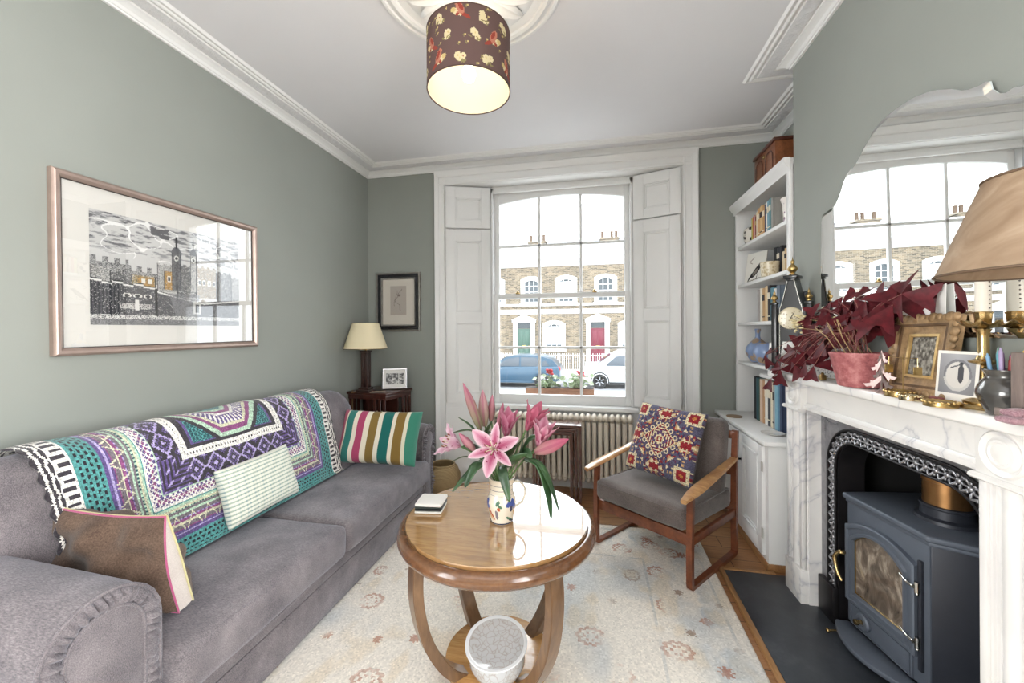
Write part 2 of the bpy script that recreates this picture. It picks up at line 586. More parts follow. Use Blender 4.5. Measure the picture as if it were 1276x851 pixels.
# white lining of the window recess: splayed sides, head, panel below the sill
bm = B()
def slab(bm, a, b_, z0, z1, th, mi=0):
    """upright board from a to b_ in plan, thickness th to its left"""
    a, b_ = Vector(a), Vector(b_)
    n = Vector((-(b_ - a).y, (b_ - a).x)).normalized() * th
    prism(bm, [tuple(a), tuple(b_), tuple(b_ + n), tuple(a + n)], 'z', z0, z1, mi=mi)
slab(bm, (RX0, YB + .002), (FX0, FY), 0, RZ, .02)
slab(bm, (FX1, FY), (RX1, YB + .002), 0, RZ, .02)
box(bm, FX0 - .3, FX1 + .3, FY, 3.85, 0, .70)              # under the window
box(bm, RX0 - .05, FX0 + .0, FY + .02, 3.85, 0, RZ); box(bm, FX1, RX1 + .05, FY + .02, 3.85, 0, RZ)
prism(bm, [(RX0, YB), (RX1, YB), (FX1 + .1, FY + .2), (FX0 - .1, FY + .2)], 'z', RZ - .004, RZ + .02)
S('trim_1', bm, M_WHITE)
# skirting in the recess, panel mouldings under the shutters
def on_line(a, b_, t, off=0.0):
    a, b_ = Vector(a), Vector(b_)
    d = (b_ - a).normalized()
    n = Vector((d.y, -d.x))
    return a + d * t + n * off
bm = B()
for a, b_ in (((RX0, YB), (FX0, FY)), ((FX1, FY), (RX1, YB))):
    L = (Vector(b_) - Vector(a)).length
    slab(bm, on_line(a, b_, .0, .018), on_line(a, b_, L, .018), 0, .13, .018)
    slab(bm, on_line(a, b_, .0, .012), on_line(a, b_, L, .012), .13, .15, .012)
    slab(bm, on_line(a, b_, .03, .008), on_line(a, b_, L, .008), .15, .70, .008)
box(bm, FX0, FX1, FY - .018, FY, 0, .14)
S('baseboard_recess', bm, M_WHITE)

# ------------------------------------------------------------------ cornice, ceiling rose, skirtings, architrave
def cornice_mat():
    m, nt, b = new_mat('white fibrous plaster enriched')
    v = texco(nt)
    vo = nt.nodes.new('ShaderNodeTexVoronoi')
    vo.inputs['Scale'].default_value = 22
    nt.links.new(v, vo.inputs['Vector'])
    n2 = noise(nt, v, 30, 4, 0.6, 2.0)
    b.inputs['Base Color'].default_value = rgb(224, 224, 226)
    b.inputs['Roughness'].default_value = 0.8
    bump(nt, b, mathn(nt, 'ADD', vo.outputs['Distance'], n2), 0.45, 0.012)
    return m
M_ENRICH = cornice_mat()
CPROF = [(0, .062), (.012, .062), (.014, .054), (.020, .052), (.028, .040), (.042, .030), (.060, .024), (.062, .016), (.068, .016),   # bead and cove
         (.072, .021), (.135, .017),                                                                               # enriched band
         (.139, .010), (.150, .010), (.153, .016), (.160, .018), (.167, .014), (.170, .008), (.178, .008), (.181, .012), (.188, .012), (.193, .006), (.200, .0)]
def cornice(name, p, q, mp, mq):
    """run from p to q (plan), mitre factors at both ends: the run grows by factor*projection at that end; room lies to the right of p->q"""
    p, q = Vector(p), Vector(q)
    d = (q - p).normalized()
    n = Vector((d.y, -d.x))
    bm = B()
    r0, r1 = [], []
    for pr, dr in CPROF:
        r0.append((*(p + n * pr - d * mp * pr), ZC - dr))
        r1.append((*(q + n * pr + d * mq * pr), ZC - dr))
    nseg = 1
    V0 = [bm.verts.new(x) for x in r0]; V1 = [bm.verts.new(x) for x in r1]
    for k in range(len(V0) - 1):
        f = bm.faces.new([V0[k], V0[k + 1], V1[k + 1], V1[k]])
        f.material_index = 1 if k == 9 else 0
    bmesh.ops.recalc_face_normals(bm, faces=bm.faces)
    return S(name, bm, [M_WHITE, M_ENRICH], smooth=20)
cornice('trim_cornice_left', (XL, YR), (XL, YB), 0, -1)
cornice('trim_cornice_back', (XL, YB), (XA, YB), -1, -1)
cornice('trim_cornice_alcove', (XA, YB), (XA, YBF), -1, -1)
cornice('trim_cornice_return', (XA, YBF), (XB, YBF), -1, 1)
cornice('trim_cornice_breast', (XB, YBF), (XB, YBN), 1, 1)

bm = B()
rose = [(0, .05), (.05, .05), (.07, .035), (.10, .045), (.16, .03), (.26, .022), (.30, .012), (.31, .004), (.35, .004), (.355, .016), (.37, .02), (.385, .014), (.39, .006), (.40, .006), (.405, .014), (.418, .014), (.43, 0)]
lathe(bm, [(r, ZC - d) for r, d in rose[::-1]], 72, Matrix.Translation((-.545, 1.70, 0)), caps=False)
for k in range(16):       # acanthus leaves of the rose
    a = 2 * PI * k / 16
    t = B()
    rows = []
    for i in range(9):
        s_ = i / 8
        w = .052 * math.sin(PI * min(1, s_ * .9 + .1)) ** .7
        r = .08 + .22 * s_
        z = -.03 - .018 * math.sin(PI * s_) + (.012 if i == 8 else 0)
        rows.append([(r, -w, z + .012), (r, -w * .5, z), (r, 0, z + .008), (r, w * .5, z), (r, w, z + .012)])
    loft(t, rows)
    merge(bm, t, Matrix.Translation((-.545, 1.70, ZC)) @ Matrix.Rotation(a, 4, 'Z'))
o = S('ceiling_rose', bm, M_WHITE)

def skirting(name, x0, x1, y0, y1, h=.17):
    bm = B()
    box(bm, x0, x1, y0, y1, 0, h - .03, .002)
    cx0, cx1, cy0, cy1 = x0, x1, y0, y1
    g = .008
    if x1 - x0 < y1 - y0:
        box(bm, x0 + (g if name.endswith('right') else 0), x1 - (0 if name.endswith('right') else g), y0, y1, h - .03, h, .003)
    else:
        box(bm, x0, x1, y0 + g, y1, h - .03, h, .003)
    S(name, bm, M_WHITE)
skirting('baseboard_left', XL, XL + .022, YR, YB)
skirting('baseboard_back', XL + .022, RX0 - .09, YB - .022, YB)
skirting('baseboard_back.001', RX1 + .12, 1.0, YB - .022, YB)

def architrave(bm, x_in, x_out, z1):
    """moulded upright: stepped section between the opening edge and the outer edge"""
    w = x_out - x_in
    sec = [(0, 0), (0, .018), (.12, .022), (.16, .014), (.55, .016), (.60, .026), (.72, .030), (.80, .040), (.92, .044), (1, .036), (1, 0)]
    prism(bm, [(x_in + w * a, YB - d) for a, d in sec], 'z', 0, z1)
ARZ = 2.885
bm = B()
architrave(bm, RX0, -1.45, ARZ)
architrave(bm, RX1, .832, ARZ)
w = ARZ - RZ
sec = [(0, 0), (0, .018), (.12, .022), (.16, .014), (.55, .016), (.60, .026), (.72, .030), (.80, .040), (.92, .044), (1, .05), (1, 0)]
prism(bm, [(YB - d, RZ + w * a) for a, d in sec], 'x', -1.45, .832)
S('trim_2', bm, M_WHITE)

# ------------------------------------------------------------------ sash window
win = bpy.data.objects.new('window_1', None); COL.objects.link(win); win['kind'] = 'structure'
GX0, GX1, BX = -.887, .262, (-.505, -.122)
bm = B()
box(bm, FX0, GX0 - .045, FY, 3.80, .70, 2.75); box(bm, GX1 + .045, FX1, FY, 3.80, .70, 2.75)
box(bm, FX0, FX1, FY, 3.80, 2.715, 2.765)
for x0, x1 in ((GX0 - .062, GX0 - .045), (GX1 + .045, GX1 + .062)):
    box(bm, x0, x1, FY - .015, FY + .01, .72, 2.73, .004)
box(bm, GX0 - .062, GX1 + .062, FY - .015, FY + .01, 2.70, 2.73, .004)
S('frame', bm, M_WHITE, win)
bm = B(); box(bm, FX0 - .03, FX1 + .03, FY - .075, 3.88, .695, .735, .008)
S('window_sill', bm, M_WHITE, win)
def sash(name, y, z0, z1, arch, bars_z, bot, top):
    bm = B()
    d = .04
    box(bm, GX0 - .045, GX0, y, y + d, z0, z1, .003); box(bm, GX1, GX1 + .045, y, y + d, z0, z1, .003)
    box(bm, GX0, GX1, y, y + d, z0, z0 + bot, .003)
    if arch:      # segmental head cut into the top rail
        pts = [(GX0, z1), (GX1, z1)]
        for i in range(17):
            t = 1 - i / 16
            pts.append((GX0 + (GX1 - GX0) * t, z1 - top - .052 * (2 * t - 1) ** 2))
        prism(bm, pts, 'y', y, y + d)
    else:
        box(bm, GX0, GX1, y, y + d, z1 - top, z1, .003)
    for x in BX:
        box(bm, x - .012, x + .012, y + .006, y + d - .006, z0 + bot * .5, z1 - top * .5, .004)
    for z in bars_z:
        box(bm, GX0, GX1, y + .006, y + d - .006, z - .012, z + .012, .004)
    s_ = S(name, bm, M_WHITE, win)
    bm = B(); box(bm, GX0 - .01, GX1 + .01, y + .018, y + .021, z0 + .01, z1 - .03)
    S('pane', bm, M_PANE, s_, 0)
    return s_
M_PANE = thin_glass('window glass', (.985, .995, .99, 1), 1.45)
sash('upper_sash', 3.70, 1.715, 2.735, True, (2.212,), .045, .068)
sash('lower_sash', 3.655, .735, 1.758, False, (1.255,), .085, .045)
bm = B()
for x in (-.7, -.0):
    box(bm, x - .02, x + .02, 3.638, 3.656, 1.752, 1.765, .003); ball(bm, (x, 3.64, 1.77), .012)
S('catch', bm, M_BRASS, win)

# ------------------------------------------------------------------ folding shutters on the splays
def shutter(label, a, b_, z0, z1, panels, ajar=0.0):
    a, b_ = Vector(a), Vector(b_)
    L = (b_ - a).length
    ang = math.atan2((b_ - a).y, (b_ - a).x)
    t = E('window_shutter', label, 'shutter', (a.x, a.y, 0), (0, 0, ang + ajar), 'folding window shutters')
    bm = B()
    fy = -.0          # local x along the leaf, room side is -y
    st = .085
    box(bm, 0, st, -.026, 0, z0, z1, .003); box(bm, L - st, L, -.026, 0, z0, z1, .003)
    zs = [z0] + [v for p in panels for v in p] + [z1]
    for i in range(0, len(zs), 2):
        box(bm, st, L - st, -.026, 0, zs[i], zs[i + 1])
    O('leaf_frame', bm, M_WHITE, t)
    for p0, p1 in panels:
        bm = B()
        box(bm, st, L - st, -.014, -.004, p0, p1)
        for k, (g, dpt) in enumerate(((0, .024), (.012, .019))):
            box(bm, st + g, st + g + .012, -dpt, -.010, p0 + g, p1 - g, .003); box(bm, L - st - g - .012, L - st - g, -dpt, -.010, p0 + g, p1 - g, .003)
            box(bm, st + g, L - st - g, -dpt, -.010, p0 + g, p0 + g + .012, .003); box(bm, st + g, L - st - g, -dpt, -.010, p1 - g - .012, p1 - g, .003)
        O('panel', bm, M_WHITE, t)
    return t
LA, LB = (RX0 + .012, YB + .0), (FX0 - .004, FY - .012)
RA, RB = (FX1 + .006, FY - .012), (RX1 - .012, YB + .0)
shutter('short upper shutter leaf left of the window, one square panel', LA, LB, 2.368, 2.745, [(2.44, 2.645)])
shutter('tall lower shutter leaf left of the window, folded flat in the splay', LA, LB, .75, 2.352, [(.83, 1.49), (1.587, 2.25)])
shutter('short upper shutter leaf right of the window, one square panel', RA, RB, 2.368, 2.745, [(2.44, 2.66)])
shutter('tall lower shutter leaf right of the window, standing slightly ajar', RA, (RX1 - .012, YB - .0), .75, 2.352, [(.83, 1.49), (1.587, 2.25)], R(-2.5))

# ------------------------------------------------------------------ light
def make_light():
    w = bpy.data.worlds.new('overcast sky'); SC.world = w
    w.use_nodes = True
    nt = w.node_tree
    bg = nt.nodes['Background']
    tc = nt.nodes.new('ShaderNodeTexCoord')
    sep = nt.nodes.new('ShaderNodeSeparateXYZ')
    nt.links.new(tc.outputs['Generated'], sep.inputs[0])
    c = ramp(nt, sep.outputs['Z'], [(0.0, (.80, .84, .90, 1)), (0.25, (.93, .96, 1, 1)), (1.0, (.82, .90, 1, 1))])
    nt.links.new(c, bg.inputs['Color'])
    bg.inputs['Strength'].default_value = SKY
    # added fill lamps in the two invented side windows behind the camera
    for nm, x, rz, en in (('added_fill_left', XL - .16, R(-90), FILL_L), ('added_fill_right', XA + .16, R(90), FILL_R)):
        l = bpy.data.lights.new(nm, 'AREA'); l.shape = 'RECTANGLE'
        l.size, l.size_y = SWY1 - SWY0, SWZ1 - SWZ0
        l.energy = en; l.color = (1.0, .985, .965); l.spread = R(125)
        o = bpy.data.objects.new(nm, l); COL.objects.link(o)
        o.location = (x, (SWY0 + SWY1) / 2, (SWZ0 + SWZ1) / 2)
        o.rotation_euler = (R(90), 0, rz)
    # bright overcast sky above the street, entering by the sash window from above the view
    l = bpy.data.lights.new('high_sky_daylight', 'SUN'); l.angle = R(70); l.energy = SUNE; l.color = (.95, .98, 1)
    o = bpy.data.objects.new('high_sky_daylight', l); COL.objects.link(o)
    o.rotation_euler = Vector((.10, -1, -.62)).to_track_quat('-Z', 'Y').to_euler()
    l = bpy.data.lights.new('pendant_bulb', 'POINT'); l.energy = BULB; l.color = (1, .86, .70); l.shadow_soft_size = .03
    o = bpy.data.objects.new('pendant_bulb', l); COL.objects.link(o)
    o.location = (-.535, 1.675, 2.635)
SKY, FILL_L, FILL_R, SUNE, BULB = 4.6, 118, 165, 5.0, 5.5
make_light()
# ------------------------------------------------------------------ sofa along the left wall
def sofa_fabric():
    m, nt, b = new_mat('taupe grey chenille')
    v = texco(nt, (1, 1, 1))
    f = noise(nt, texco(nt, (90, 420, 300)), 1.0, 3, 0.7)      # short slubs of the weave
    g = noise(nt, v, 6, 4, 0.6)
    k = mathn(nt, 'ADD', mathn(nt, 'MULTIPLY', f, .6), mathn(nt, 'MULTIPLY', g, .4))
    c = ramp(nt, k, [(.36, rgb(80, 76, 80)), (.5, rgb(114, 108, 111)), (.64, rgb(144, 137, 139))])
    nt.links.new(c, b.inputs['Base Color'])
    b.inputs['Roughness'].default_value = .85
    b.inputs['Specular IOR Level'].default_value = .2
    b.inputs['Sheen Weight'].default_value = .35
    b.inputs['Sheen Roughness'].default_value = .45
    b.inputs['Sheen Tint'].default_value = (.85, .88, 1, 1)
    bump(nt, b, f, .35, .003)
    return m
M_SOFA = sofa_fabric()
sofa = E('sofa', 'long grey three seat sofa with scrolled arms along the left wall', 'sofa', (-1.7, 1.88, 0))
AY0, AY1, FY0, FY1, AXF = .685, .968, 2.83, 3.08, -1.30
bm = B()
box(bm, -2.08, -1.305, AY1 - .02, FY0 + .02, .035, .262, .012)
OW('seat_base', bm, M_SOFA, sofa)
bm = B()
box(bm, -1.312, -1.292, AY1 - .01, FY0 + .01, .19, .262, .008)
box(bm, -1.310, -1.294, AY1 - .01, FY0 + .01, .02, .186, .006)
OW('valance', bm, M_SOFA, sofa)
# back: rolled top, rounded far end
BP = [(-1.76, .25), (-1.765, .44), (-1.785, .58), (-1.81, .72), (-1.838, .84), (-1.866, .91), (-1.91, .958), (-1.96, .975), (-2.02, .965), (-2.07, .92), (-2.09, .84), (-2.09, .04), (-1.72, .04)]
bm = B()
rows = []
ys = list(np.linspace(.72, 2.62, 26)) + [2.67, 2.71, 2.74, 2.765, 2.78]
sm = smooth_path(BP[:11], 4) + BP[11:]
for y in ys:
    k = 1.0
    if y > 2.62: k = max(.0, 1 - ((y - 2.62) / .163) ** 2) ** .5 * .30 + .70
    lump = .008 * math.sin(y * 7.1) + .006 * math.sin(y * 13.7 + 1)
    rows.append([(x * 1.0 if z < .5 else -1.93 + (x + 1.93) * (.6 + .4 * k) + lump * (x > -1.95), y, .4 + (z - .4) * k + (lump if z > .9 else 0) if z > .4 else z) for x, z in sm])
loft(bm, rows, close_u=True, caps=True)
OW('backrest', bm, M_SOFA, sofa, 60)
def arm_outline(yi, yo, top):
    """section (y,z) of a scrolled arm; yi inner face, yo outermost of the roll"""
    s_ = 1 if yi > yo else -1
    w = abs(yi - yo); r = w / 2; cy = (yi + yo) / 2; cz = top - r
    pts = [(yi, .05), (yi, .2), (yi, .35), (yi, .48)]
    for i in range(0, 15):
        a = PI * i / 14 * 1.18
        pts.append((cy + s_ * r * math.cos(a), cz + r * math.sin(a)))
    pts += [(yo + s_ * w * .17, cz - r * .75), (yo + s_ * w * .19, .30), (yo + s_ * w * .19, .05)]
    return pts
def inset(pts, d):
    P = [Vector(p) for p in pts]; n = len(P)
    area = sum(P[i].x * P[(i + 1) % n].y - P[(i + 1) % n].x * P[i].y for i in range(n))
    sg = 1 if area > 0 else -1
    out = []
    for i in range(n):
        a, b_, c = P[i - 1], P[i], P[(i + 1) % n]
        e1 = (b_ - a).normalized(); e2 = (c - b_).normalized()
        n1 = Vector((-e1.y, e1.x)) * sg; n2 = Vector((-e2.y, e2.x)) * sg
        m_ = (n1 + n2); m_ = m_ / max(m_.length, .2)
        k = 1 / max(.45, m_.dot(n1))
        out.append(tuple(b_ + m_ * d * min(k, 1.6)))
    return out
def make_arm(yi, yo, top):
    base = arm_outline(yi, yo, top)
    dense = []
    for i in range(len(base)):
        a, b_ = Vector(base[i]), Vector(base[(i + 1) % len(base)])
        k = max(1, int((b_ - a).length / .006))
        dense += [tuple(a + (b_ - a) * (j / k)) for j in range(k)]
    bm = B()
    rows = []
    for x in (-2.07, -1.9, -1.7, -1.5, -1.36, AXF + .004, AXF):
        o_ = base if x < AXF - .001 else inset(base, .006)
        rise = 1 + .07 * (AXF - x) / .8
        rows.append([(x, y, .2 + (z - .2) * rise if z > .2 else z) for y, z in o_])
    loft(bm, rows, close_u=True, caps=True)
    a = OW('arm', bm, M_SOFA, sofa, 60)
    # gathered border of the scroll front, then the flat panel inside it
    bm = B()
    rows = []
    n = len(dense)
    ins = [inset(dense, d) for d in (.006, .014, .024, .034, .044, .050)]
    hts = (.002, .013, .019, .019, .013, .002)
    for k, (o_, h) in enumerate(zip(ins, hts)):
        rr = []
        for i, (y, z) in enumerate(o_):
            g = (.5 + .5 * math.sin(i * 1.55 + 1.5 * math.sin(i * .31))) * (.7 + .3 * math.sin(i * .17))
            rr.append((AXF + h * (.25 + 1.75 * g), y, z))
        rows.append(rr)
    loft(bm, rows, close_u=True)
    f = OW('gathered_border', bm, M_SOFA, sofa, 80)
    bm = B()
    pn = inset(base, .05)
    prism(bm, pn, 'x', AXF - .01, AXF + .010, .004)
    OW('scroll_panel', bm, M_SOFA, sofa, 40)
    bm = B()
    tube(bm, [(AXF + .003, y, z) for y, z in inset(base, .004)], .0055, 8, closed=True)
    tube(bm, [(AXF + .010, y, z) for y, z in inset(base, .05)], .0045, 8, closed=True)
    OW('piping', bm, M_SOFA, sofa, 180)
make_arm(AY1, AY0, .708)
make_arm(FY0, FY1, .675)
def seat_cushion(y0, y1, seed):
    bm = B()
    soft_box(bm, ((-1.765 - 1.225) / 2, (y0 + y1) / 2, .355), (.54, y1 - y0, .16), .035, (.008, .004, .022), (22, 36, 8), .006, seed)
    c_ = OW('seat_cushion', bm, M_SOFA, sofa, 180)
    bm = B()
    x0, x1, r = -1.74, -1.238, .02
    for z in (.418, .288):
        P = [(x0, y0 + .01, z), (x1 - r, y0 + .010, z), (x1, y0 + r + .01, z)] + [(x1 + .006 * math.sin(PI * t), y0 + .03 + (y1 - y0 - .06) * t, z + .004 * math.sin(9 * t)) for t in np.linspace(0, 1, 20)] + [(x1, y1 - r - .01, z), (x1 - r, y1 - .010, z), (x0, y1 - .01, z)]
        tube(bm, P, .0045, 7)
    pc = O('piping', bm, M_SOFA, c_, 180)
    pc.data.transform(basis(sofa).inverted())
seat_cushion(.972, 1.80, 3)
seat_cushion(1.806, 2.825, 5)
M_FEET = plain('dark turned feet', rgb(40, 26, 18), .4)
for y in (.80, 1.88, 2.95):
    for x in (-1.98, -1.40):
        bm = B(); lathe(bm, [(.018, 0.013), (.026, .06)], 12, Matrix.Translation((x, y, 0)))
        OW('foot', bm, M_FEET, sofa)

# ------------------------------------------------------------------ crochet throw over the back
C_ = dict(k=(58, 53, 60), w=(226, 222, 214), t=(72, 150, 148), td=(34, 84, 92), p=(96, 76, 140), l=(168, 152, 206), m=(142, 68, 124), g=(172, 206, 178), c=(206, 204, 170), y=(118, 108, 116), d=(40, 36, 46))
def throw_cols(nu, nv, W, H):
    u = (np.arange(nu) + .5) / nu * W; v = (np.arange(nv) + .5) / nv * H
    U, V = np.meshgrid(u, v)
    dl, dr, db = U, W - U, V + .095
    d = np.minimum(np.minimum(dl, dr), db)
    s_ = np.where(d == db, U - W / 2, V)
    col = np.zeros((nv, nu, 3)); col[:] = C_['k']
    def put(mask, name): col[mask] = C_[name]
    band = lambda a, b_: (d >= a) & (d < b_)
    fr = lambda x, p: (x / p) % 1.0
    # wavy edge
    w = d + .006 * np.sin(s_ * 2 * PI / .055)
    put((w > .008) & (w < .016), 'w'); put((w > .026) & (w < .034), 'w')
    # key pattern
    b0, b1 = .040, .092
    t = (d - b0) / (b1 - b0); q = fr(s_, .052)
    put(band(b0, b1), 'w')
    key = ((q > .10) & (q < .34) & (t > .12) & (t < .80)) | ((q > .60) & (q < .84) & (t > .25) & (t < .95)) | (t < .06)
    put(band(b0, b1) & key, 'k')
    # teal mesh
    b0, b1 = .092, .172
    put(band(b0, b1), 't')
    rw = np.floor((d - b0 - .008) / .0165)
    a = fr(s_ + .011 * (rw % 2), .022) - .5; b_ = fr(d - b0 - .008, .0165) - .5
    put(band(b0 + .010, b1 - .008) & ((a * 1.25) ** 2 + (b_ * 1.5) ** 2 < .16), 'd')
    put(band(b0, b0 + .008), 't'); put(band(b0 + .002, b0 + .005), 'g')
    # purple rows, worked zigzag
    stripes = [(.172, .184, 'p'), (.184, .190, 'l'), (.190, .200, 'p'), (.200, .206, 'm'), (.206, .220, 'y'), (.220, .226, 'c'), (.226, .236, 'm'), (.236, .242, 'p'), (.242, .256, 'y'), (.256, .262, 'g'), (.262, .272, 'y')]
    for a, b_, n_ in stripes: put(band(a, b_), n_)
    z = np.abs(fr(s_, .075) - .5) * 2
    put(band(.186, .258) & (np.abs((d - .19) / .062 - z) < .085) & (z > .08), 'c')
    put(band(.236, .240) & (fr(s_, .02) < .5), 'l')
    # green and cream rows
    for a, b_, n_ in [(.272, .278, 'td'), (.278, .286, 'c'), (.286, .294, 'g'), (.294, .300, 't'), (.300, .304, 'w')]: put(band(a, b_), n_)
    put(band(.272, .278) & (fr(s_, .014) < .5), 'g')
    # white lattice
    b0, b1 = .304, .350
    put(band(b0, b1), 'w')
    l1 = np.abs(fr(s_ + d, .022) - .5) < .15; l2 = np.abs(fr(s_ - d, .022) - .5) < .15
    put(band(b0 + .004, b1 - .006) & ~(l1 | l2), 'p'); put(band(b0 + .016, b0 + .030) & ~(l1 | l2), 'm')
    put(band(b1 - .006, b1), 'g')
    # dark ground with purple lozenges
    b0, b1 = .350, .452
    put(band(b0, b1), 'k')
    cy_ = (d - (b0 + b1) / 2); a = (fr(s_ + .0, .098) - .5) * .098
    st = lambda x: np.round(x / .0065) * .0065
    man = np.abs(st(a)) + np.abs(st(cy_))
    put(band(b0, b1) & (np.abs(man - .043) < .0055), 'l'); put(band(b0, b1) & (np.abs(man - .026) < .0055), 'p'); put(band(b0, b1) & (man < .010), 'l')
    a2 = (fr(s_ + .049, .098) - .5) * .098
    man2 = np.abs(st(a2)) + np.abs(st(np.abs(cy_) - .050))
    put(band(b0, b1) & (np.abs(man2 - .020) < .005), 'p'); put(band(b0, b1) & (man2 < .008), 'l')
    # mitred corner: stepped purple rows
    corner = (np.minimum(dl, dr) < .475) & (db < .475) & band(b0, b1)
    put(corner, 'k'); put(corner & (fr(d, .016) < .42), 'p'); put(corner & (fr(dl - db if False else np.minimum(dl, dr) - db, .05) < .2) & (fr(d, .03) > .5), 'l')
    # white band with eyelets
    b0, b1 = .452, .488
    put(band(b0, b1), 'w'); put(band(b0 + .014, b0 + .020) & (fr(s_, .016) < .35), 'k')
    put(band(b1, b1 + .012), 'k')
    # centre: eight-sided medallion of teal, magenta and green rounds
    inn = d >= .500
    cx, cv = W / 2, .405 + (W / 2 - .500) * .92
    X, Y = np.abs(U - cx), np.abs(V - cv)
    oc = np.maximum(np.maximum(X, Y), (X + Y) * .74)
    Rm = W / 2 - .5
    put(inn, 'td')
    f_ = oc / Rm
    sq = np.maximum(X, Y) / Rm
    for a, b_, n_ in [(.93, 1.01, 'k'), (.84, .93, 'g'), (.76, .84, 'm'), (.70, .76, 'c'), (.52, .70, 'p'), (.46, .52, 'w'), (.38, .46, 'm'), (.30, .38, 'g'), (.0, .30, 't')]:
        put(inn & (f_ >= a) & (f_ < b_), n_)
    ang = np.arctan2(V - cv, U - cx)
    put(inn & (f_ > .53) & (f_ < .69) & (fr(ang, .12) < .45), 'w')
    put(inn & (f_ < .30) & (fr(ang, .4) < .4), 'td')
    cor = inn & (f_ >= 1.01)
    put(cor, 'td'); put(cor & ((fr(U, .018) < .4) ^ (fr(V, .018) < .4)), 't')
    put(cor & (sq > .90), 'p'); put(cor & (sq > .95), 'k')
    # yarn variation
    gy = col.mean(-1, keepdims=True); col = gy + (col - gy) * .80
    col *= (1 + .10 * np.random.default_rng(3).standard_normal((nv, nu, 1)))
    return np.clip(col, 0, 255)
def make_throw():
    W, H = 1.50, .775
    nu, nv = 360, 170
    # path along the back, from the seat up and over the top (x,z), lifted clear of the upholstery
    prof = smooth_path([(-1.712, .455), (-1.731, .460), (-1.747, .51), (-1.766, .61), (-1.789, .735), (-1.817, .86), (-1.852, .938), (-1.90, .985), (-1.96, 1.001), (-2.03, .989), (-2.085, .935), (-2.108, .86)], 12)
    P = np.array(prof); sl = np.concatenate([[0], np.cumsum(np.linalg.norm(np.diff(P, axis=0), axis=1))])
    sl = sl / sl[-1]
    vv = np.linspace(0, 1, nv + 1); uu = np.linspace(0, 1, nu + 1)
    px = np.interp(vv, sl, P[:, 0]); pz = np.interp(vv, sl, P[:, 1])
    U, V = np.meshgrid(uu, vv)
    X = np.repeat(px[:, None], nu + 1, 1); Z = np.repeat(pz[:, None], nu + 1, 1)
    skew = .05 * (1 - V)          # the near edge slips inward towards the seat
    Y = .965 + skew * (1 - U) + U * (W - 0 * skew) - .02 * V * U
    edge = .006 * np.sin(V * H * 2 * PI / .055)
    Y += edge * (np.clip(1 - U * 25, 0, 1) - np.clip(1 - (1 - U) * 25, 0, 1))
    rip = .0035 * np.sin(U * 40) * np.sin(V * 9 + 1) + .003 * np.sin(U * 17 + V * 20) + .004
    X = X + rip + .012 * np.clip(.3 - V, 0, 1) ; Z = Z + rip * .6 + .004 * np.sin(U * 23) * V
    me = grid_mesh('throw', X, Y, Z, throw_cols(nu, nv, W, H))
    m = printed('crochet wool', .95, .6, 420, .1, sheen=.3)
    o = OM('crochet_throw', me, m, None, 180)
    so = o.modifiers.new('thickness', 'SOLIDIFY'); so.thickness = .007; so.offset = 1
    tag(o, 'purple, teal and white crochet throw draped over the sofa back', 'throw')
make_throw()

# ------------------------------------------------------------------ scatter cushions on the sofa
def cushion_matrix(centre, xdir, updir):
    x = Vector(xdir).normalized(); z = Vector(updir); z = (z - x * z.dot(x)).normalized(); y = z.cross(x)
    return Matrix(((x.x, y.x, z.x, centre[0]), (x.y, y.y, z.y, centre[1]), (x.z, y.z, z.z, centre[2]), (0, 0, 0, 1)))
M_PRINT = printed('printed cotton', .9, .25, 500, .15, sheen=.2)
def place(o, M):
    o.matrix_world = M
# striped
def stripes(U, V):
    T = [(0, .075, (176, 78, 108)), (.075, .10, (228, 220, 200)), (.10, .20, (52, 124, 116)), (.20, .255, (230, 222, 204)), (.255, .345, (168, 70, 104)), (.345, .415, (228, 220, 200)), (.415, .515, (132, 108, 58)), (.515, .57, (230, 222, 204)), (.57, .69, (34, 106, 100)), (.69, .735, (230, 222, 204)), (.735, .845, (134, 108, 56)), (.845, .89, (228, 222, 200)), (.89, 1.01, (66, 136, 116))]
    c = np.zeros(U.shape + (3,))
    for a, b_, q in T: c[(U >= a) & (U < b_)] = q
    return c
o = pillow('striped_cushion', .61, .385, .15, stripes, M_PRINT, nu=90, nv=48, wr=.010, seed=4, pinch=.05)
tag(o, 'striped cushion in teal, pink, olive and cream against the far sofa arm', 'cushion')
place(o, cushion_matrix((-1.532, 2.625, .646), (1, .035, 0), (.15, .38, .87)))
# checked
def checks(U, V):
    c = np.zeros(U.shape + (3,)); c[:] = (224, 224, 212)
    a = (U * 24) % 1; b_ = (V * 15) % 1
    c[b_ < .36] = (168, 182, 166)
    c[(a < .22)] = c[(a < .22)] * .88 + np.array((120, 150, 150)) * .12
    c[(b_ < .36) & (a < .3)] = (140, 162, 158)
    return c
o = pillow('checked_cushion', .435, .28, .11, checks, M_PRINT, nu=120, nv=75, wr=.006, seed=6)
tag(o, 'small pale green checked cushion leaning on the crochet throw', 'cushion')
place(o, cushion_matrix((-1.690, 1.742, .632), (0, 1, .02), (-.27, -.1, .92)))
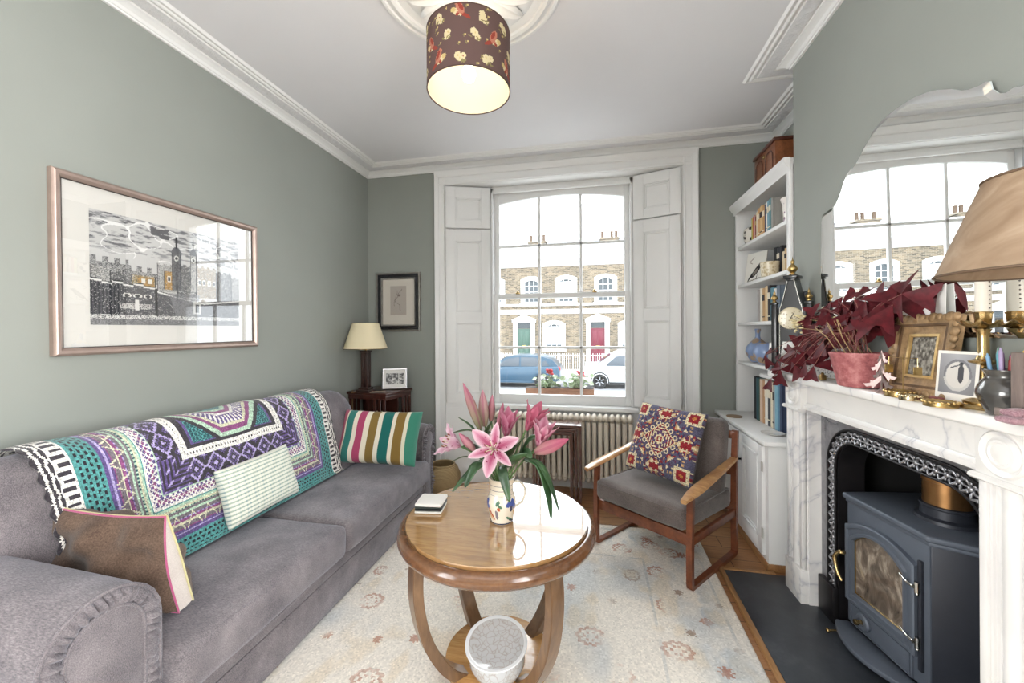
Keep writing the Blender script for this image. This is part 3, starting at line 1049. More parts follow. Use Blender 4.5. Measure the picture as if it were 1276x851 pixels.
# brown boxed cushion with a white gusset and pink piping
bc = E('brown_cushion', 'brown velvet box cushion with white gusset and pink piping by the near arm', 'cushion')
bc.matrix_world = cushion_matrix((-1.615, 1.070, .634), (1, .05, -.01), (-.04, -.20, .97))
W2, H2, T2 = .46, .345, .052
def taper(v): return .10 + .90 * (1 - max(0, (v + .2) / 1.2) ** 1.5)      # the gusset closes to a seam along the top
def puff(bm, side):
    rows = []
    nu, nv = 30, 22
    for j in range(nv + 1):
        v = -1 + 2 * j / nv
        r_ = []
        for i in range(nu + 1):
            u = -1 + 2 * i / nu
            pr = 1.15 * (max(0, 1 - u ** 4) * max(0, 1 - v ** 4)) ** .5
            wv = .014 * math.sin(4 * u + 3 * v) + .012 * math.sin(8 * u - 6 * v + 1) + .010 * math.sin(14 * u * v + 2)
            r_.append((u * W2 / 2 * (1 - .04 * (1 - v * v)), side * (T2 / 2 * taper(v) + .042 * pr + wv * pr), v * H2 / 2 * (1 - .09 * (1 - u * u) * (v > 0))))
        rows.append(r_)
    loft(bm, rows)
bm = B(); puff(bm, -1); puff(bm, 1)
bmesh.ops.recalc_face_normals(bm, faces=bm.faces)
O('cover', bm, fabric('brown velvet', rgb(74, 58, 49), rgb(114, 94, 80), 200, sheen=.12), bc, 180)
def rim(f, y):
    P = []
    for i in range(80):
        k = i / 80 * 4
        s_, t = int(k), k % 1
        u, v = [(-1 + 2 * t, -1), (1, -1 + 2 * t), (1 - 2 * t, 1), (-1, 1 - 2 * t)][s_]
        P.append((u * W2 / 2 * (1 - .04 * (1 - v * v)), y * taper(v), v * H2 / 2 * (1 - .09 * (1 - u * u) * (v > 0))))
    return P
bm = B()
loft(bm, [rim(0, -T2 / 2), [(x * 1.012, y, z * 1.012) for x, y, z in rim(0, 0)], rim(0, T2 / 2)], close_u=True)
O('gusset', bm, fabric('white linen gusset', rgb(184, 174, 168), rgb(206, 198, 191), 300), bc, 60)
bm = B(); tube(bm, [(x * 1.01, y, z * 1.012) for x, y, z in rim(0, -T2 / 2)], .0032, 7, closed=True)
O('pink_piping', bm, fabric('pink cord', rgb(168, 76, 116), rgb(186, 96, 132), 300), bc, 180)
bm = B(); tube(bm, [(x * 1.01, y, z * 1.012) for x, y, z in rim(0, T2 / 2)], .0032, 7, closed=True)
O('yellow_piping', bm, fabric('yellow cord', rgb(186, 178, 130), rgb(204, 196, 150), 300), bc, 180)
# ------------------------------------------------------------------ value noise for worked patterns
def vnoise(U, V, n, seed):
    g = np.random.default_rng(seed).random((n + 2, n + 2))
    x, y = U * n, V * n
    i, j = np.floor(x).astype(int) % (n + 1), np.floor(y).astype(int) % (n + 1)
    fx, fy = x - np.floor(x), y - np.floor(y)
    fx, fy = fx * fx * (3 - 2 * fx), fy * fy * (3 - 2 * fy)
    a = g[j, i] * (1 - fx) + g[j, i + 1] * fx
    b_ = g[j + 1, i] * (1 - fx) + g[j + 1, i + 1] * fx
    return a * (1 - fy) + b_ * fy
def fbm(U, V, n, seed, o=4):
    return sum(vnoise(U, V, n * 2 ** k, seed + k) * .5 ** k for k in range(o)) / sum(.5 ** k for k in range(o))

# ------------------------------------------------------------------ rug
def make_rug():
    x0, x1, y0, y1 = -1.9, .675, -.7, 2.94
    nu, nv = 370, 520
    U, V = uvgrid(nu, nv)
    X, Y = x0 + (x1 - x0) * U, y0 + (y1 - y0) * V
    col = np.zeros((nv, nu, 3)); col[:] = (228, 221, 210)
    n1 = fbm(U, V, 6, 11); n2 = fbm(U, V, 26, 21, 3); n3 = fbm(U * 1, V * 3, 60, 31, 2)
    blue = np.clip((n1 - .50) * 6, 0, 1)[..., None] * .55
    db = np.minimum(np.minimum(x1 - X, y1 - Y), X - x0)
    blue = np.clip(blue + (np.clip(1 - np.abs(db - .16) / .14, 0, 1) * np.clip((n2 - .42) * 5, 0, 1))[..., None] * .75, 0, .85)
    col = col * (1 - blue) + np.array((176, 184, 190)) * blue
    tan = (np.clip((n2 - .56) * 6, 0, 1) * .4)[..., None]
    col = col * (1 - tan) + np.array((214, 196, 168)) * tan
    fade = np.clip((fbm(U, V, 40, 41, 2) - .30) * 3.0, 0, 1)
    def ink(mask, c, k):
        w = (mask * k * fade)[..., None]
        np.multiply(col, 1 - w, out=col); np.add(col, np.array(c) * w, out=col)
    rs = np.random.default_rng(5)
    rust, brown, slate = (150, 84, 60), (120, 92, 74), (140, 150, 156)
    def rosette(cx, cy, r, c, k=.75):
        m = (np.abs(X - cx) < r * 1.6) & (np.abs(Y - cy) < r * 1.6)
        ys, xs = np.where(m)
        if not len(ys): return
        sl = (slice(ys.min(), ys.max() + 1), slice(xs.min(), xs.max() + 1))
        dx, dy = X[sl] - cx, Y[sl] - cy
        rr = np.hypot(dx, dy); a = np.arctan2(dy, dx)
        pet = r * (.72 + .28 * np.cos(a * 8))
        ring = (np.abs(rr - pet) < .0075) | (np.abs(rr - r * .35) < .006) | (rr < .006)
        big = np.zeros(col.shape[:2]); big[sl] = ring
        ink(big, c, k)
    def blossom(cx, cy, r, c, k=.55):
        m = (np.abs(X - cx) < r * 1.7) & (np.abs(Y - cy) < r * 1.7)
        ys, xs = np.where(m)
        if not len(ys): return
        sl = (slice(ys.min(), ys.max() + 1), slice(xs.min(), xs.max() + 1))
        dx, dy = X[sl] - cx, Y[sl] - cy
        rr = np.hypot(dx * (1 + .2 * np.sin(cy * 30)), dy); a = np.arctan2(dy, dx)
        f_ = np.abs(rr - r * (.8 + .2 * np.abs(np.cos(a * 5)))) < .008
        f_ |= (np.abs(rr - r * .45) < .006) & (np.cos(a * 6) > -.2)
        big = np.zeros(col.shape[:2]); big[sl] = f_
        ink(big, c, k)
    for i in range(13):
        y = y0 + .14 + i * .29
        rosette(x1 - .16, y, .026, rust, .6); rosette(x1 - .07, y + .13, .015, brown, .5)
        blossom(x1 - .33, y + .08, .05, rust, .5); rosette(x1 - .25, y + .2, .018, brown, .6)
    for i in range(9):
        x = x0 + .2 + i * .29
        rosette(x, y1 - .15, .034, rust); rosette(x + .13, y1 - .07, .018, brown, .6); blossom(x + .12, y1 - .30, .05, rust, .5)
    for i in range(11):
        for j in range(13):
            cx = x0 + .12 + i * .22 + rs.uniform(-.05, .05) + (.11 if j % 2 else 0); cy = y0 + .1 + j * .25 + rs.uniform(-.05, .05)
            if x1 - cx < .4 or y1 - cy < .38: continue
            q = rs.random()
            if q < .3: blossom(cx, cy, rs.uniform(.04, .065), rust if rs.random() < .6 else brown, .42)
            elif q < .7: rosette(cx, cy, rs.uniform(.015, .026), rust if rs.random() < .6 else brown, .5)
            else:
                a = rs.uniform(0, 6.28)
                t = np.hypot(X - cx, Y - cy)
                ink(((np.abs(t - .06) < .006) & (np.cos(np.arctan2(Y - cy, X - cx) - a) > .1)).astype(float), brown, .5)
    for k_, c in ((.40, slate), (.06, slate)):     # faded guard lines of the border
        ink((np.abs(db - k_) < .007).astype(float), c, .3)
    col *= (1 + .035 * rs.standard_normal((nv, nu, 1)))
    Xg, Yg = np.meshgrid(np.linspace(x0, x1, nu + 1), np.linspace(y0, y1, nv + 1))
    Yg = Yg - .015 * (Xg - x0) * 0
    Zg = np.full(Xg.shape, .0105) + .0012 * np.sin(Xg * 9) * np.sin(Yg * 7)
    edge = np.minimum(np.minimum(Xg - x0, x1 - Xg), np.minimum(Yg - y0, y1 - Yg))
    Zg = np.where(edge < .002, .001, Zg)
    me = grid_mesh('rug', Xg, Yg, Zg, np.clip(col, 0, 255))
    rug = E('rug', 'large faded cream rug with rust flowers and blue grey border', 'rug', (-.6, 1.1, 0))
    me.transform(basis(rug).inverted())
    OM('pile', me, printed('hand knotted wool', .95, .35, 500, .1, sheen=.2), rug, 180)
    bm = B()
    rs2 = random.Random(3)
    x = x0 + .01
    while x < x1:
        l = rs2.uniform(.012, .028)
        tube(bm, [(x, y1 - .002, .006), (x + rs2.uniform(-.006, .006), y1 + l * .6, .005), (x + rs2.uniform(-.01, .01), y1 + l, .003)], .0022, 5)
        x += .011
    f = OW('fringe', bm, plain('rug fringe cotton', rgb(150, 128, 108), .95), rug, 180)
    f['kind'] = 'stuff'
make_rug()

# ------------------------------------------------------------------ round two-tier table
TC = (-.396, 1.587)
TZ = .65
W1, W2_ = rgb(134, 96, 56), rgb(190, 150, 98)
def lacquer(name, rot, c1=W1, c2=W2_, spec=1.0):
    m = wood(name, c1, c2, 2.2, (1, 7, 7), .18, 1.0, rot, 0.0, .5, 2.2)
    b = m.node_tree.nodes['Principled BSDF']
    b.inputs['Coat IOR'].default_value = 2.1
    b.inputs['Coat Roughness'].default_value = .035
    return m
tab = E('round_table', 'round walnut two tier table with four curved legs on the rug', 'table', (TC[0], TC[1], 0.0))
RS, RR = .364, .396
bm = B()
n = 96
for k in range(8):
    a0, a1 = 2 * PI * k / 8 + R(22.5), 2 * PI * (k + 1) / 8 + R(22.5)
    c0 = bm.verts.new((0, 0, TZ))
    ring = [bm.verts.new((RS * math.cos(a0 + (a1 - a0) * i / 12), RS * math.sin(a0 + (a1 - a0) * i / 12), TZ)) for i in range(13)]
    for i in range(12):
        f = bm.faces.new([c0, ring[i], ring[i + 1]]); f.material_index = k % 4
bmesh.ops.remove_doubles(bm, verts=bm.verts, dist=1e-5)
lathe(bm, [(RS, TZ), (RS + .001, TZ - .012), (RS - .01, TZ - .03)], n, caps=False)
O('table_top', bm, [lacquer('walnut veneer %d' % i, (0, 0, R(a))) for i, a in enumerate((67.5, 112.5, 157.5, 22.5))], tab, 40)
M_RIM = wood('walnut rim', rgb(80, 50, 30), rgb(126, 86, 54), 3, (3, 3, 3), .22, .6)
bm = B()
lathe(bm, [(RS - .02, TZ - .018), (RS + .002, TZ - .014), (RS + .012, TZ - .012), (RS + .024, TZ - .018), (RR, TZ - .034), (RR + .001, TZ - .046), (RR - .006, TZ - .060), (RR - .02, TZ - .072), (RR - .04, TZ - .078), (RS - .06, TZ - .080), (RS - .06, TZ - .018)], n, caps=False)
O('rim', bm, M_RIM, tab, 50)
M_LEG = wood('walnut legs', rgb(84, 60, 42), rgb(136, 104, 74), 2.5, (4, 4, 1), .3, .4)
for k in range(4):
    a = R(45 + 90 * k + 2)
    prof = smooth_path([(.345, TZ - .07), (.352, TZ - .14), (.348, .42), (.325, .31), (.285, .215), (.23, .132), (.165, .078), (.12, .066)], 6)
    P = [(r * math.cos(a), r * math.sin(a), z) for r, z in prof]
    nP = len(P)
    bm = B()
    # flat strap: wide across, thinner in depth
    rows = []
    for i, (r, z) in enumerate(prof):
        j0, j1 = prof[max(i - 1, 0)], prof[min(i + 1, nP - 1)]
        t = Vector((j1[0] - j0[0], j1[1] - j0[1])).normalized(); nn = Vector((-t.y, t.x))
        w, th = .029, .019
        row = []
        for q, d in ((-1, -1), (1, -1), (1, 1), (-1, 1)):
            rr, zz = r + nn.x * th * d, z + nn.y * th * d
            row.append((rr * math.cos(a) - q * w * math.sin(a), rr * math.sin(a) + q * w * math.cos(a), zz))
        rows.append(row)
    loft(bm, rows, close_u=True, caps=True)
    bmesh.ops.bevel(bm, geom=[e for e in bm.edges if len(e.link_faces) == 2 and e.calc_face_angle(0) > 1], offset=.003, segments=2, affect='EDGES')
    O('leg', bm, M_LEG, tab, 40)
bm = B()
lathe(bm, [(0, .092), (.205, .092), (.213, .088), (.216, .078), (.213, .066), (.16, .056), (.12, .030), (.12, .014), (0, .014)], 64)
O('lower_shelf', bm, wood('walnut lower shelf', rgb(160, 112, 62), rgb(206, 160, 102), 2.4, (1, 8, 8), .25, .5), tab, 40)

# glass bowl with an etched plate for a lid, on the lower shelf
def etched():
    m, nt, b = new_mat('etched milky glass')
    v = texco(nt)
    vo = nt.nodes.new('ShaderNodeTexVoronoi'); vo.feature = 'DISTANCE_TO_EDGE'; vo.inputs['Scale'].default_value = 44
    nz = nt.nodes.new('ShaderNodeTexNoise'); nz.inputs['Scale'].default_value = 18
    nt.links.new(v, nz.inputs['Vector'])
    vm = nt.nodes.new('ShaderNodeVectorMath'); vm.operation = 'ADD'
    sc = nt.nodes.new('ShaderNodeVectorMath'); sc.operation = 'SCALE'; sc.inputs['Scale'].default_value = .05
    nt.links.new(nz.outputs['Color'], sc.inputs[0]); nt.links.new(v, vm.inputs[0]); nt.links.new(sc.outputs[0], vm.inputs[1])
    nt.links.new(vm.outputs[0], vo.inputs['Vector'])
    c = ramp(nt, vo.outputs['Distance'], [(.0, rgb(200, 188, 180)), (.03, rgb(220, 216, 213)), (.12, rgb(232, 233, 234))])
    nt.links.new(c, b.inputs['Base Color'])
    b.inputs['Roughness'].default_value = .12
    b.inputs['Transmission Weight'].default_value = .35
    b.inputs['Coat Weight'].default_value = .6
    b.inputs['IOR'].default_value = 1.3
    return m
M_ETCH = etched()
M_FROST = plain('frosted white glass', rgb(238, 240, 242), .2, coat=.5)
bowl = E('glass_bowl', 'pale etched glass bowl with plate lid on the table lower shelf', 'bowl', (-.372, 1.475, .093))
bm = B()
lathe(bm, [(0, 0), (.060, 0), (.066, .006), (.092, .03), (.106, .06), (.104, .09), (.092, .112), (.088, .112), (.098, .088), (.100, .06), (.086, .034), (.05, .012), (0, .01)], 56)
O('body', bm, M_ETCH, bowl, 60)
bm = B()
lathe(bm, [(0, .118), (.06, .118), (.090, .124), (.108, .132), (.107, .136), (.086, .130), (.058, .124), (0, .123)], 64)
TILT = Matrix.Translation((0, 0, .128)) @ Matrix.Rotation(R(9), 4, 'X') @ Matrix.Translation((0, -.012, -.128))
bmesh.ops.transform(bm, matrix=TILT, verts=bm.verts)
pl = O('plate', bm, M_ETCH, bowl, 60)
bm = B(); lathe(bm, [(.104, .131), (.112, .131), (.118, .135), (.117, .139), (.110, .139), (.104, .136)], 64, caps=False)
bmesh.ops.transform(bm, matrix=TILT, verts=bm.verts)
O('rim', bm, M_FROST, pl, 60)

# ------------------------------------------------------------------ coasters
def coaster(label, z, dx, dy, rot, h, col, fluffy):
    bm = B()
    soft_box(bm, (0, 0, h / 2), (.112, .112, h), h * .42, (.002, .002, .001), (14, 14, 4), .0012 if fluffy else 0, 3)
    m = fabric('coaster ' + label[:12], tuple(c * .85 for c in col[:3]) + (1,), col, 500, bmp=.6) if fluffy else plain('coaster ' + label[:12], col, .6)
    o = O('coaster', bm, m, None, 60, (-.688 + dx, 1.592 + dy, z), (0, 0, rot))
    tag(o, label, 'coaster', 'stack of coasters on the round table')
cz = TZ + .001
coaster('white felt coaster at the bottom of the stack', cz, 0, 0, R(8), .010, rgb(222, 218, 210), True); cz += .0105
coaster('black coaster, second from the bottom of the stack', cz, .001, -.001, R(7), .009, rgb(24, 26, 26), False); cz += .0095
coaster('dark green coaster under the topmost white one', cz, -.001, .001, R(9), .007, rgb(36, 44, 40), False); cz += .0075
coaster('thick white felt coaster on top of the stack', cz, .002, 0, R(6), .013, rgb(226, 222, 215), True)

# ------------------------------------------------------------------ painted jug of lilies
VX, VY = -.368, 1.545
def jug_cols(nu, nv):
    U, V = uvgrid(nu, nv)
    c = np.zeros((nv, nu, 3)); c[:] = (226, 216, 198)
    Wd, Hd = .33, .17
    x, z = U * Wd, V * Hd
    def el(cx, cz, rx, rz, q, ang=0):
        dx, dz = x - cx, z - cz
        a, b_ = dx * math.cos(ang) + dz * math.sin(ang), -dx * math.sin(ang) + dz * math.cos(ang)
        c[(a / rx) ** 2 + (b_ / rz) ** 2 < 1] = q
    blue, red, green, dk, ylw = (62, 82, 150), (176, 84, 52), (70, 112, 88), (44, 52, 84), (196, 150, 84)
    c[(z > .010) & (z < .020)] = dk; c[(z > .105) & (z < .107)] = (110, 112, 118); c[(z > .123) & (z < .125)] = (110, 112, 118); c[(z > .140) & (z < .142)] = (110, 112, 118)
    for k in range(3):
        o = .02 + k * .11
        el(o + .010, .075, .012, .009, blue, .5); el(o + .028, .078, .010, .013, blue, -.3); el(o + .020, .060, .007, .010, dk, .2); el(o + .036, .064, .008, .009, (92, 112, 176))
        el(o + .050, .045, .022, .0035, red, -.75); el(o + .044, .040, .018, .0025, ylw, -.75)
        el(o + .020, .032, .020, .004, green, -.4); el(o + .030, .026, .016, .003, dk, -.3)
        el(o + .078, .080, .010, .006, green, .8); el(o + .086, .070, .010, .005, green, -.6); el(o + .082, .060, .006, .006, red)
        el(o + .074, .044, .006, .013, (120, 112, 120), .2); el(o + .012, .094, .016, .003, (150, 130, 110), .3)
    return c
jug = E('jug', 'cream painted pottery jug on the round table holding the lilies', 'jug', (VX, VY, TZ + .0005))
prof = smooth_path([(.043, .0), (.046, .006), (.050, .03), (.057, .062), (.058, .082), (.052, .104), (.047, .118), (.047, .140), (.049, .160), (.053, .172)], 5)
pr = np.array(prof); nu, nv = 120, 84
tt = np.linspace(0, 1, nv + 1); sl = np.linspace(0, 1, len(pr))
Rr, Zz = np.interp(tt, sl, pr[:, 0]), np.interp(tt, sl, pr[:, 1])
th = np.linspace(0, 2 * PI, nu + 1) + R(160)
lip = 1 + .0 * th
Xj = Rr[:, None] * np.cos(th)[None]; Yj = Rr[:, None] * np.sin(th)[None]; Zj = np.repeat(Zz[:, None], nu + 1, 1)
me = grid_mesh('body', Xj, Yj, Zj, jug_cols(nu, nv))
M_GLAZE = printed('painted glaze', .25, spec=.5, coat=.6)
o = OM('body', me, M_GLAZE, jug, 180)
so = o.modifiers.new('wall', 'SOLIDIFY'); so.thickness = .004; so.offset = -1
bm = B(); lathe(bm, [(0, .002), (.042, .002), (.043, .0)], 40, caps=False)
O('foot', bm, plain('bare pottery', rgb(206, 192, 170), .6), jug)
bm = B()
tube(bm, smooth_path([(.044, 0, .150), (.066, 0, .156), (.088, 0, .138), (.094, 0, .108), (.082, 0, .076), (.054, 0, .055)], 6), .0065, 10, sec=[(1.0 * math.cos(2 * PI * k / 12), .7 * math.sin(2 * PI * k / 12)) for k in range(12)])
O('handle', bm, plain('cream glaze', rgb(222, 214, 198), .3, coat=.4), jug, 180, rot=(0, 0, R(12)))

# lilies
M_PETAL = printed('lily petal', .55, spec=.3, transl=.3, sheen=.1)
def leaf_mat():
    m, nt, b = new_mat('lily leaf green')
    v = texco(nt)
    c = ramp(nt, noise(nt, v, 14, 3), [(.3, rgb(34, 58, 38)), (.7, rgb(64, 96, 58))])
    nt.links.new(c, b.inputs['Base Color']); b.inputs['Roughness'].default_value = .32
    bump(nt, b, noise(nt, texco(nt, (1, 1, 1)), 160, 2), .1, .002)
    return m
M_LEAF = leaf_mat()
M_STEM = plain('lily stem', rgb(86, 116, 66), .5)
def orient(a, b_, roll=0.0):
    """matrix at a whose z points to b_, and the length"""
    a, b_ = Vector(a), Vector(b_)
    d = b_ - a
    q = d.to_track_quat('Z', 'Y').to_matrix().to_4x4()
    return Matrix.Translation(a) @ q @ Matrix.Rotation(roll, 4, 'Z'), d.length
def petal_mesh(M, L, W, curl, cup, deep, pale, nu=10, nv=22, open_=0.0):
    """petal along local z from the throat, opening by angle open_, tip curling back; returns coords and colours"""
    v = np.linspace(0, 1, nv + 1); u = np.linspace(-1, 1, nu + 1)
    ang = open_ + curl * v ** 2
    r = np.concatenate([[0], np.cumsum(np.sin((ang[1:] + ang[:-1]) / 2) * L / nv)]) + .004
    z = np.concatenate([[0], np.cumsum(np.cos((ang[1:] + ang[:-1]) / 2) * L / nv)])
    w = W / 2 * np.sin(PI * np.clip(v * .93 + .06, 0, 1)) ** .75
    U, V = np.meshgrid(u, v)
    Y = U * w[:, None]
    lift = cup * (U ** 2) * w[:, None] + .0025 * np.sin(V * 26) * np.abs(U) ** 3
    mid = -.0025 * np.exp(-(U / .16) ** 2) * (1 - V)
    nx, nz = np.cos(ang)[:, None], -np.sin(ang)[:, None]
    X = r[:, None] - nx * (lift + mid); Z = z[:, None] - nz * (lift + mid)
    co = np.stack([X, Y, Z], -1).reshape(-1, 3)
    Mn = np.array(M)
    co = co @ Mn[:3, :3].T + Mn[:3, 3]
    Uf, Vf = uvgrid(nu, nv)
    k = np.clip((1 - np.abs(Uf * 2 - 1) * 1.05) * 1.25 * np.clip(1.25 - Vf * .95, 0, 1), 0, 1)[..., None]
    c = np.array(pale) * (1 - k) + np.array(deep) * k
    sp = (np.random.default_rng(9).random(Uf.shape) < .10) & (Vf < .5) & (np.abs(Uf - .5) < .3)
    c[sp] = (134, 34, 78)
    idx = np.arange((nv + 1) * (nu + 1)).reshape(nv + 1, nu + 1)
    F = np.stack([idx[:-1, :-1], idx[:-1, 1:], idx[1:, 1:], idx[1:, :-1]], -1).reshape(-1, 4)
    return co, F, c.reshape(-1, 3)
def join(parts, name):
    co, F, C = [], [], []
    o_ = 0
    for a, b_, c in parts:
        co.append(a); F.append(b_ + o_); C.append(c); o_ += len(a)
    me = bpy.data.meshes.new(name)
    me.from_pydata(np.concatenate(co).tolist(), [], np.concatenate(F).tolist())
    dye(me, np.concatenate(C), 4)
    return me
def flower(parent, throat, face, L=.11, opens=(.95, .85), curl=(.75, .6), roll=0.0, deep=(164, 72, 106), pale=(222, 190, 200), W=(.044, .032), skip=(), stamens=True):
    M, d = orient(throat, face, roll)
    parts = []
    for k in range(6):
        if k in skip: continue
        big = k % 2 == 0
        Mk = M @ Matrix.Rotation(k * PI / 3, 4, 'Z')
        parts.append(petal_mesh(Mk, L * (1 if big else .95), W[0] if big else W[1], curl[k % 2], .22, deep, pale, open_=opens[k % 2]))
    me = join(parts, 'petals')
    f = OM('petals', me, M_PETAL, parent, 180)
    if stamens:
        bm = B(); bm2 = B()
        for k in range(6):
            a = k * PI / 3 + .3
            p = [(0, 0, 0), (.010 * math.cos(a), .010 * math.sin(a), .035), (.024 * math.cos(a), .024 * math.sin(a), .062)]
            tube(bm, p, .0011, 5)
            ball(bm2, (.025 * math.cos(a), .025 * math.sin(a), .064), .0075, .35, .35, 1, 8, 6)
        tube(bm, [(0, 0, 0), (0, 0, .05), (.004, 0, .078)], .0016, 6)
        bmesh.ops.transform(bm, matrix=M, verts=bm.verts); bmesh.ops.transform(bm2, matrix=M, verts=bm2.verts)
        O('stamens', bm, plain('stamen green', rgb(206, 212, 170), .5), f, 180)
        O('anthers', bm2, plain('anther rust', rgb(122, 66, 40), .8), f, 180)
    return f
def bud(parent, a, b_, W, col, tip, name='bud'):
    M, L = orient(a, b_)
    nu, nv = 24, 20
    v = np.linspace(0, 1, nv + 1); th = np.linspace(0, 2 * PI, nu + 1)
    r = W / 2 * (np.sin(PI * np.clip(v * .90 + .09, 0, 1)) ** .8) * (1 - .25 * v)
    Rv = r[:, None] * (1 + .10 * np.cos(3 * th))[None]
    X, Y, Z = Rv * np.cos(th)[None], Rv * np.sin(th)[None], np.repeat((v * L)[:, None], nu + 1, 1)
    Uf, Vf = uvgrid(nu, nv)
    k = np.clip(Vf * 1.3 - .1, 0, 1)[..., None]
    c = np.array(tip) * k + np.array(col) * (1 - k)
    gr = ((np.cos(3 * Uf * 2 * PI) < -.75)[..., None]) * .35
    c = c * (1 - gr) + np.array((150, 60, 96)) * gr
    me = grid_mesh(name, X, Y, Z, c)
    me.transform(M)
    return OM(name, me, M_PETAL, parent, 180)
def leaf(parent, pts, W, roll=0.0, fold=.25, n=16):
    P = smooth_path(pts, 6)
    P, T, N = frames(P)
    rows = []
    m_ = len(P)
    for i, p in enumerate(P):
        s_ = i / (m_ - 1)
        w = W / 2 * max(.02, math.sin(PI * min(1, s_ * .9 + .08))) ** .8
        q = Matrix.Rotation(roll, 3, T[i])
        side = q @ T[i].cross(N[i]); up = q @ N[i]
        rows.append([tuple(p + side * w * k + up * (abs(k) * w * fold)) for k in (-1, -.5, 0, .5, 1)])
    bm = B(); loft(bm, rows)
    o = O('leaf', bm, M_LEAF, parent, 180)
    so = o.modifiers.new('thickness', 'SOLIDIFY'); so.thickness = .0012
    return o
MOUTH = (VX, VY, TZ + .16)
def stem(parent, top, via=None):
    a = Vector(MOUTH) + Vector(((top[0] - VX) * .12, (top[1] - VY) * .12, -.02))
    base = (VX + (VX - top[0]) * .10, VY + (VY - top[1]) * .10, TZ + .02)
    bm = B(); tube(bm, smooth_path([base, tuple(a), via or tuple((a + Vector(top)) / 2 + Vector((0, 0, .015))), top], 5), .0034, 7)
    O('stem', bm, M_STEM, parent, 180)
GL = 'lilies in the painted jug'
def lily(label):
    return E('lily_stem', label, 'flower', (0, 0, 0), group=GL)
PK, PL, DP = (188, 112, 140), (218, 180, 194), (164, 74, 104)
s1 = lily('lily stem with a tall closed green and pink bud, tallest in the bunch')
stem(s1, (-.46, 1.56, 1.01)); bud(s1, (-.46, 1.56, 1.005), (-.538, 1.58, 1.19), .044, (150, 146, 112), (182, 118, 134)); leaf(s1, [(-.442, 1.52, .97), (-.48, 1.50, 1.03), (-.523, 1.48, 1.068)], .022, .4)
s2 = lily('lily stem with a plump dusty pink bud beside the tallest one')
stem(s2, (-.451, 1.60, 1.012)); bud(s2, (-.451, 1.60, 1.008), (-.466, 1.62, 1.158), .046, (160, 144, 118), (186, 138, 146)); leaf(s2, [(-.42, 1.55, .93), (-.43, 1.53, 1.0), (-.40, 1.52, 1.05)], .03, -.5)
s3 = lily('lily stem with a slim pink bud at the back of the bunch')
stem(s3, (-.429, 1.62, 1.029)); bud(s3, (-.429, 1.62, 1.025), (-.428, 1.64, 1.135), .034, (170, 122, 118), (188, 124, 138)); leaf(s3, [(-.40, 1.60, .94), (-.41, 1.62, 1.02), (-.38, 1.64, 1.08)], .026)
s4 = lily('half open deep pink lily at the top centre of the bunch')
stem(s4, (-.351, 1.55, .985)); flower(s4, (-.351, 1.55, .98), (-.328, 1.55, 1.1), .125, (.30, .22), (.35, .2), .4, DP, (192, 128, 148), (.045, .036), stamens=False); leaf(s4, [(-.33, 1.53, .90), (-.30, 1.50, .955), (-.255, 1.46, 1.01)], .034, .5); bud(s4, (-.39, 1.58, 1.0), (-.372, 1.60, 1.11), .03, (180, 120, 130), (188, 112, 132))
s5 = lily('deep pink lily with two upright petals at the top right of the bunch')
stem(s5, (-.258, 1.50, 1.03)); flower(s5, (-.258, 1.50, 1.025), (-.205, 1.50, 1.13), .125, (.34, .28), (.25, .2), 0.0, (164, 70, 96), (184, 104, 124), (.046, .036), skip=(1,), stamens=False); leaf(s5, [(-.30, 1.48, .90), (-.27, 1.46, .95), (-.262, 1.45, 1.0)], .03, .9)
s6 = lily('opening pink lily at the right, petals pointing up and right')
stem(s6, (-.208, 1.475, .975)); flower(s6, (-.208, 1.47, .968), (-.178, 1.46, 1.07), .122, (.36, .26), (.25, .3), .5, DP, (216, 168, 182), (.048, .036), stamens=False); leaf(s6, [(-.253, 1.46, .915), (-.205, 1.43, .925), (-.165, 1.41, .87), (-.128, 1.40, .775)], .040, -.2)
s7 = lily('lily stem with a long pink bud lying out to the right')
stem(s7, (-.218, 1.46, .955), (-.29, 1.48, .91)); bud(s7, (-.218, 1.46, .955), (-.092, 1.42, 1.02), .050, (184, 140, 136), (180, 92, 116)); leaf(s7, [(-.26, 1.45, .93), (-.20, 1.42, .92), (-.168, 1.41, .83), (-.155, 1.41, .735)], .034, .3)
s8 = lily('wide open pink lily facing the camera at the centre of the bunch')
stem(s8, (-.37, 1.45, .955), (-.37, 1.50, .88)); flower(s8, (-.372, 1.445, .962), (-.368, 1.36, .995), .105, (1.12, 1.0), (.45, .5), R(22), (170, 78, 112), (226, 200, 208), (.052, .036)); leaf(s8, [(-.35, 1.48, .89), (-.335, 1.43, .88), (-.305, 1.405, .785)], .036, .2); leaf(s8, [(-.413, 1.47, .90), (-.445, 1.43, .89), (-.475, 1.41, .825)], .044, -.3)
s9 = lily('pale pink open lily drooping to the left over the sofa side')
stem(s9, (-.525, 1.49, .955), (-.44, 1.50, .905)); flower(s9, (-.52, 1.49, .952), (-.575, 1.455, .985), .105, (.55, .5), (.6, .7), R(10), (198, 142, 166), (222, 194, 206), (.046, .034)); leaf(s9, [(-.453, 1.50, .905), (-.50, 1.48, .915), (-.545, 1.46, .90)], .030, .3); leaf(s9, [(-.42, 1.49, .90), (-.47, 1.45, .865), (-.528, 1.42, .80)], .026, -.4)
s10 = lily('lily stem with a small pink bud below the open left flower')
stem(s10, (-.452, 1.46, .952), (-.41, 1.49, .90)); bud(s10, (-.452, 1.46, .948), (-.505, 1.43, 1.02), .034, (178, 138, 134), (188, 124, 142)); leaf(s10, [(-.42, 1.49, .975), (-.47, 1.47, 1.02), (-.540, 1.46, 1.012)], .036, .2); leaf(s10, [(-.33, 1.47, .89), (-.30, 1.43, .93), (-.24, 1.405, .965)], .034, -.6)
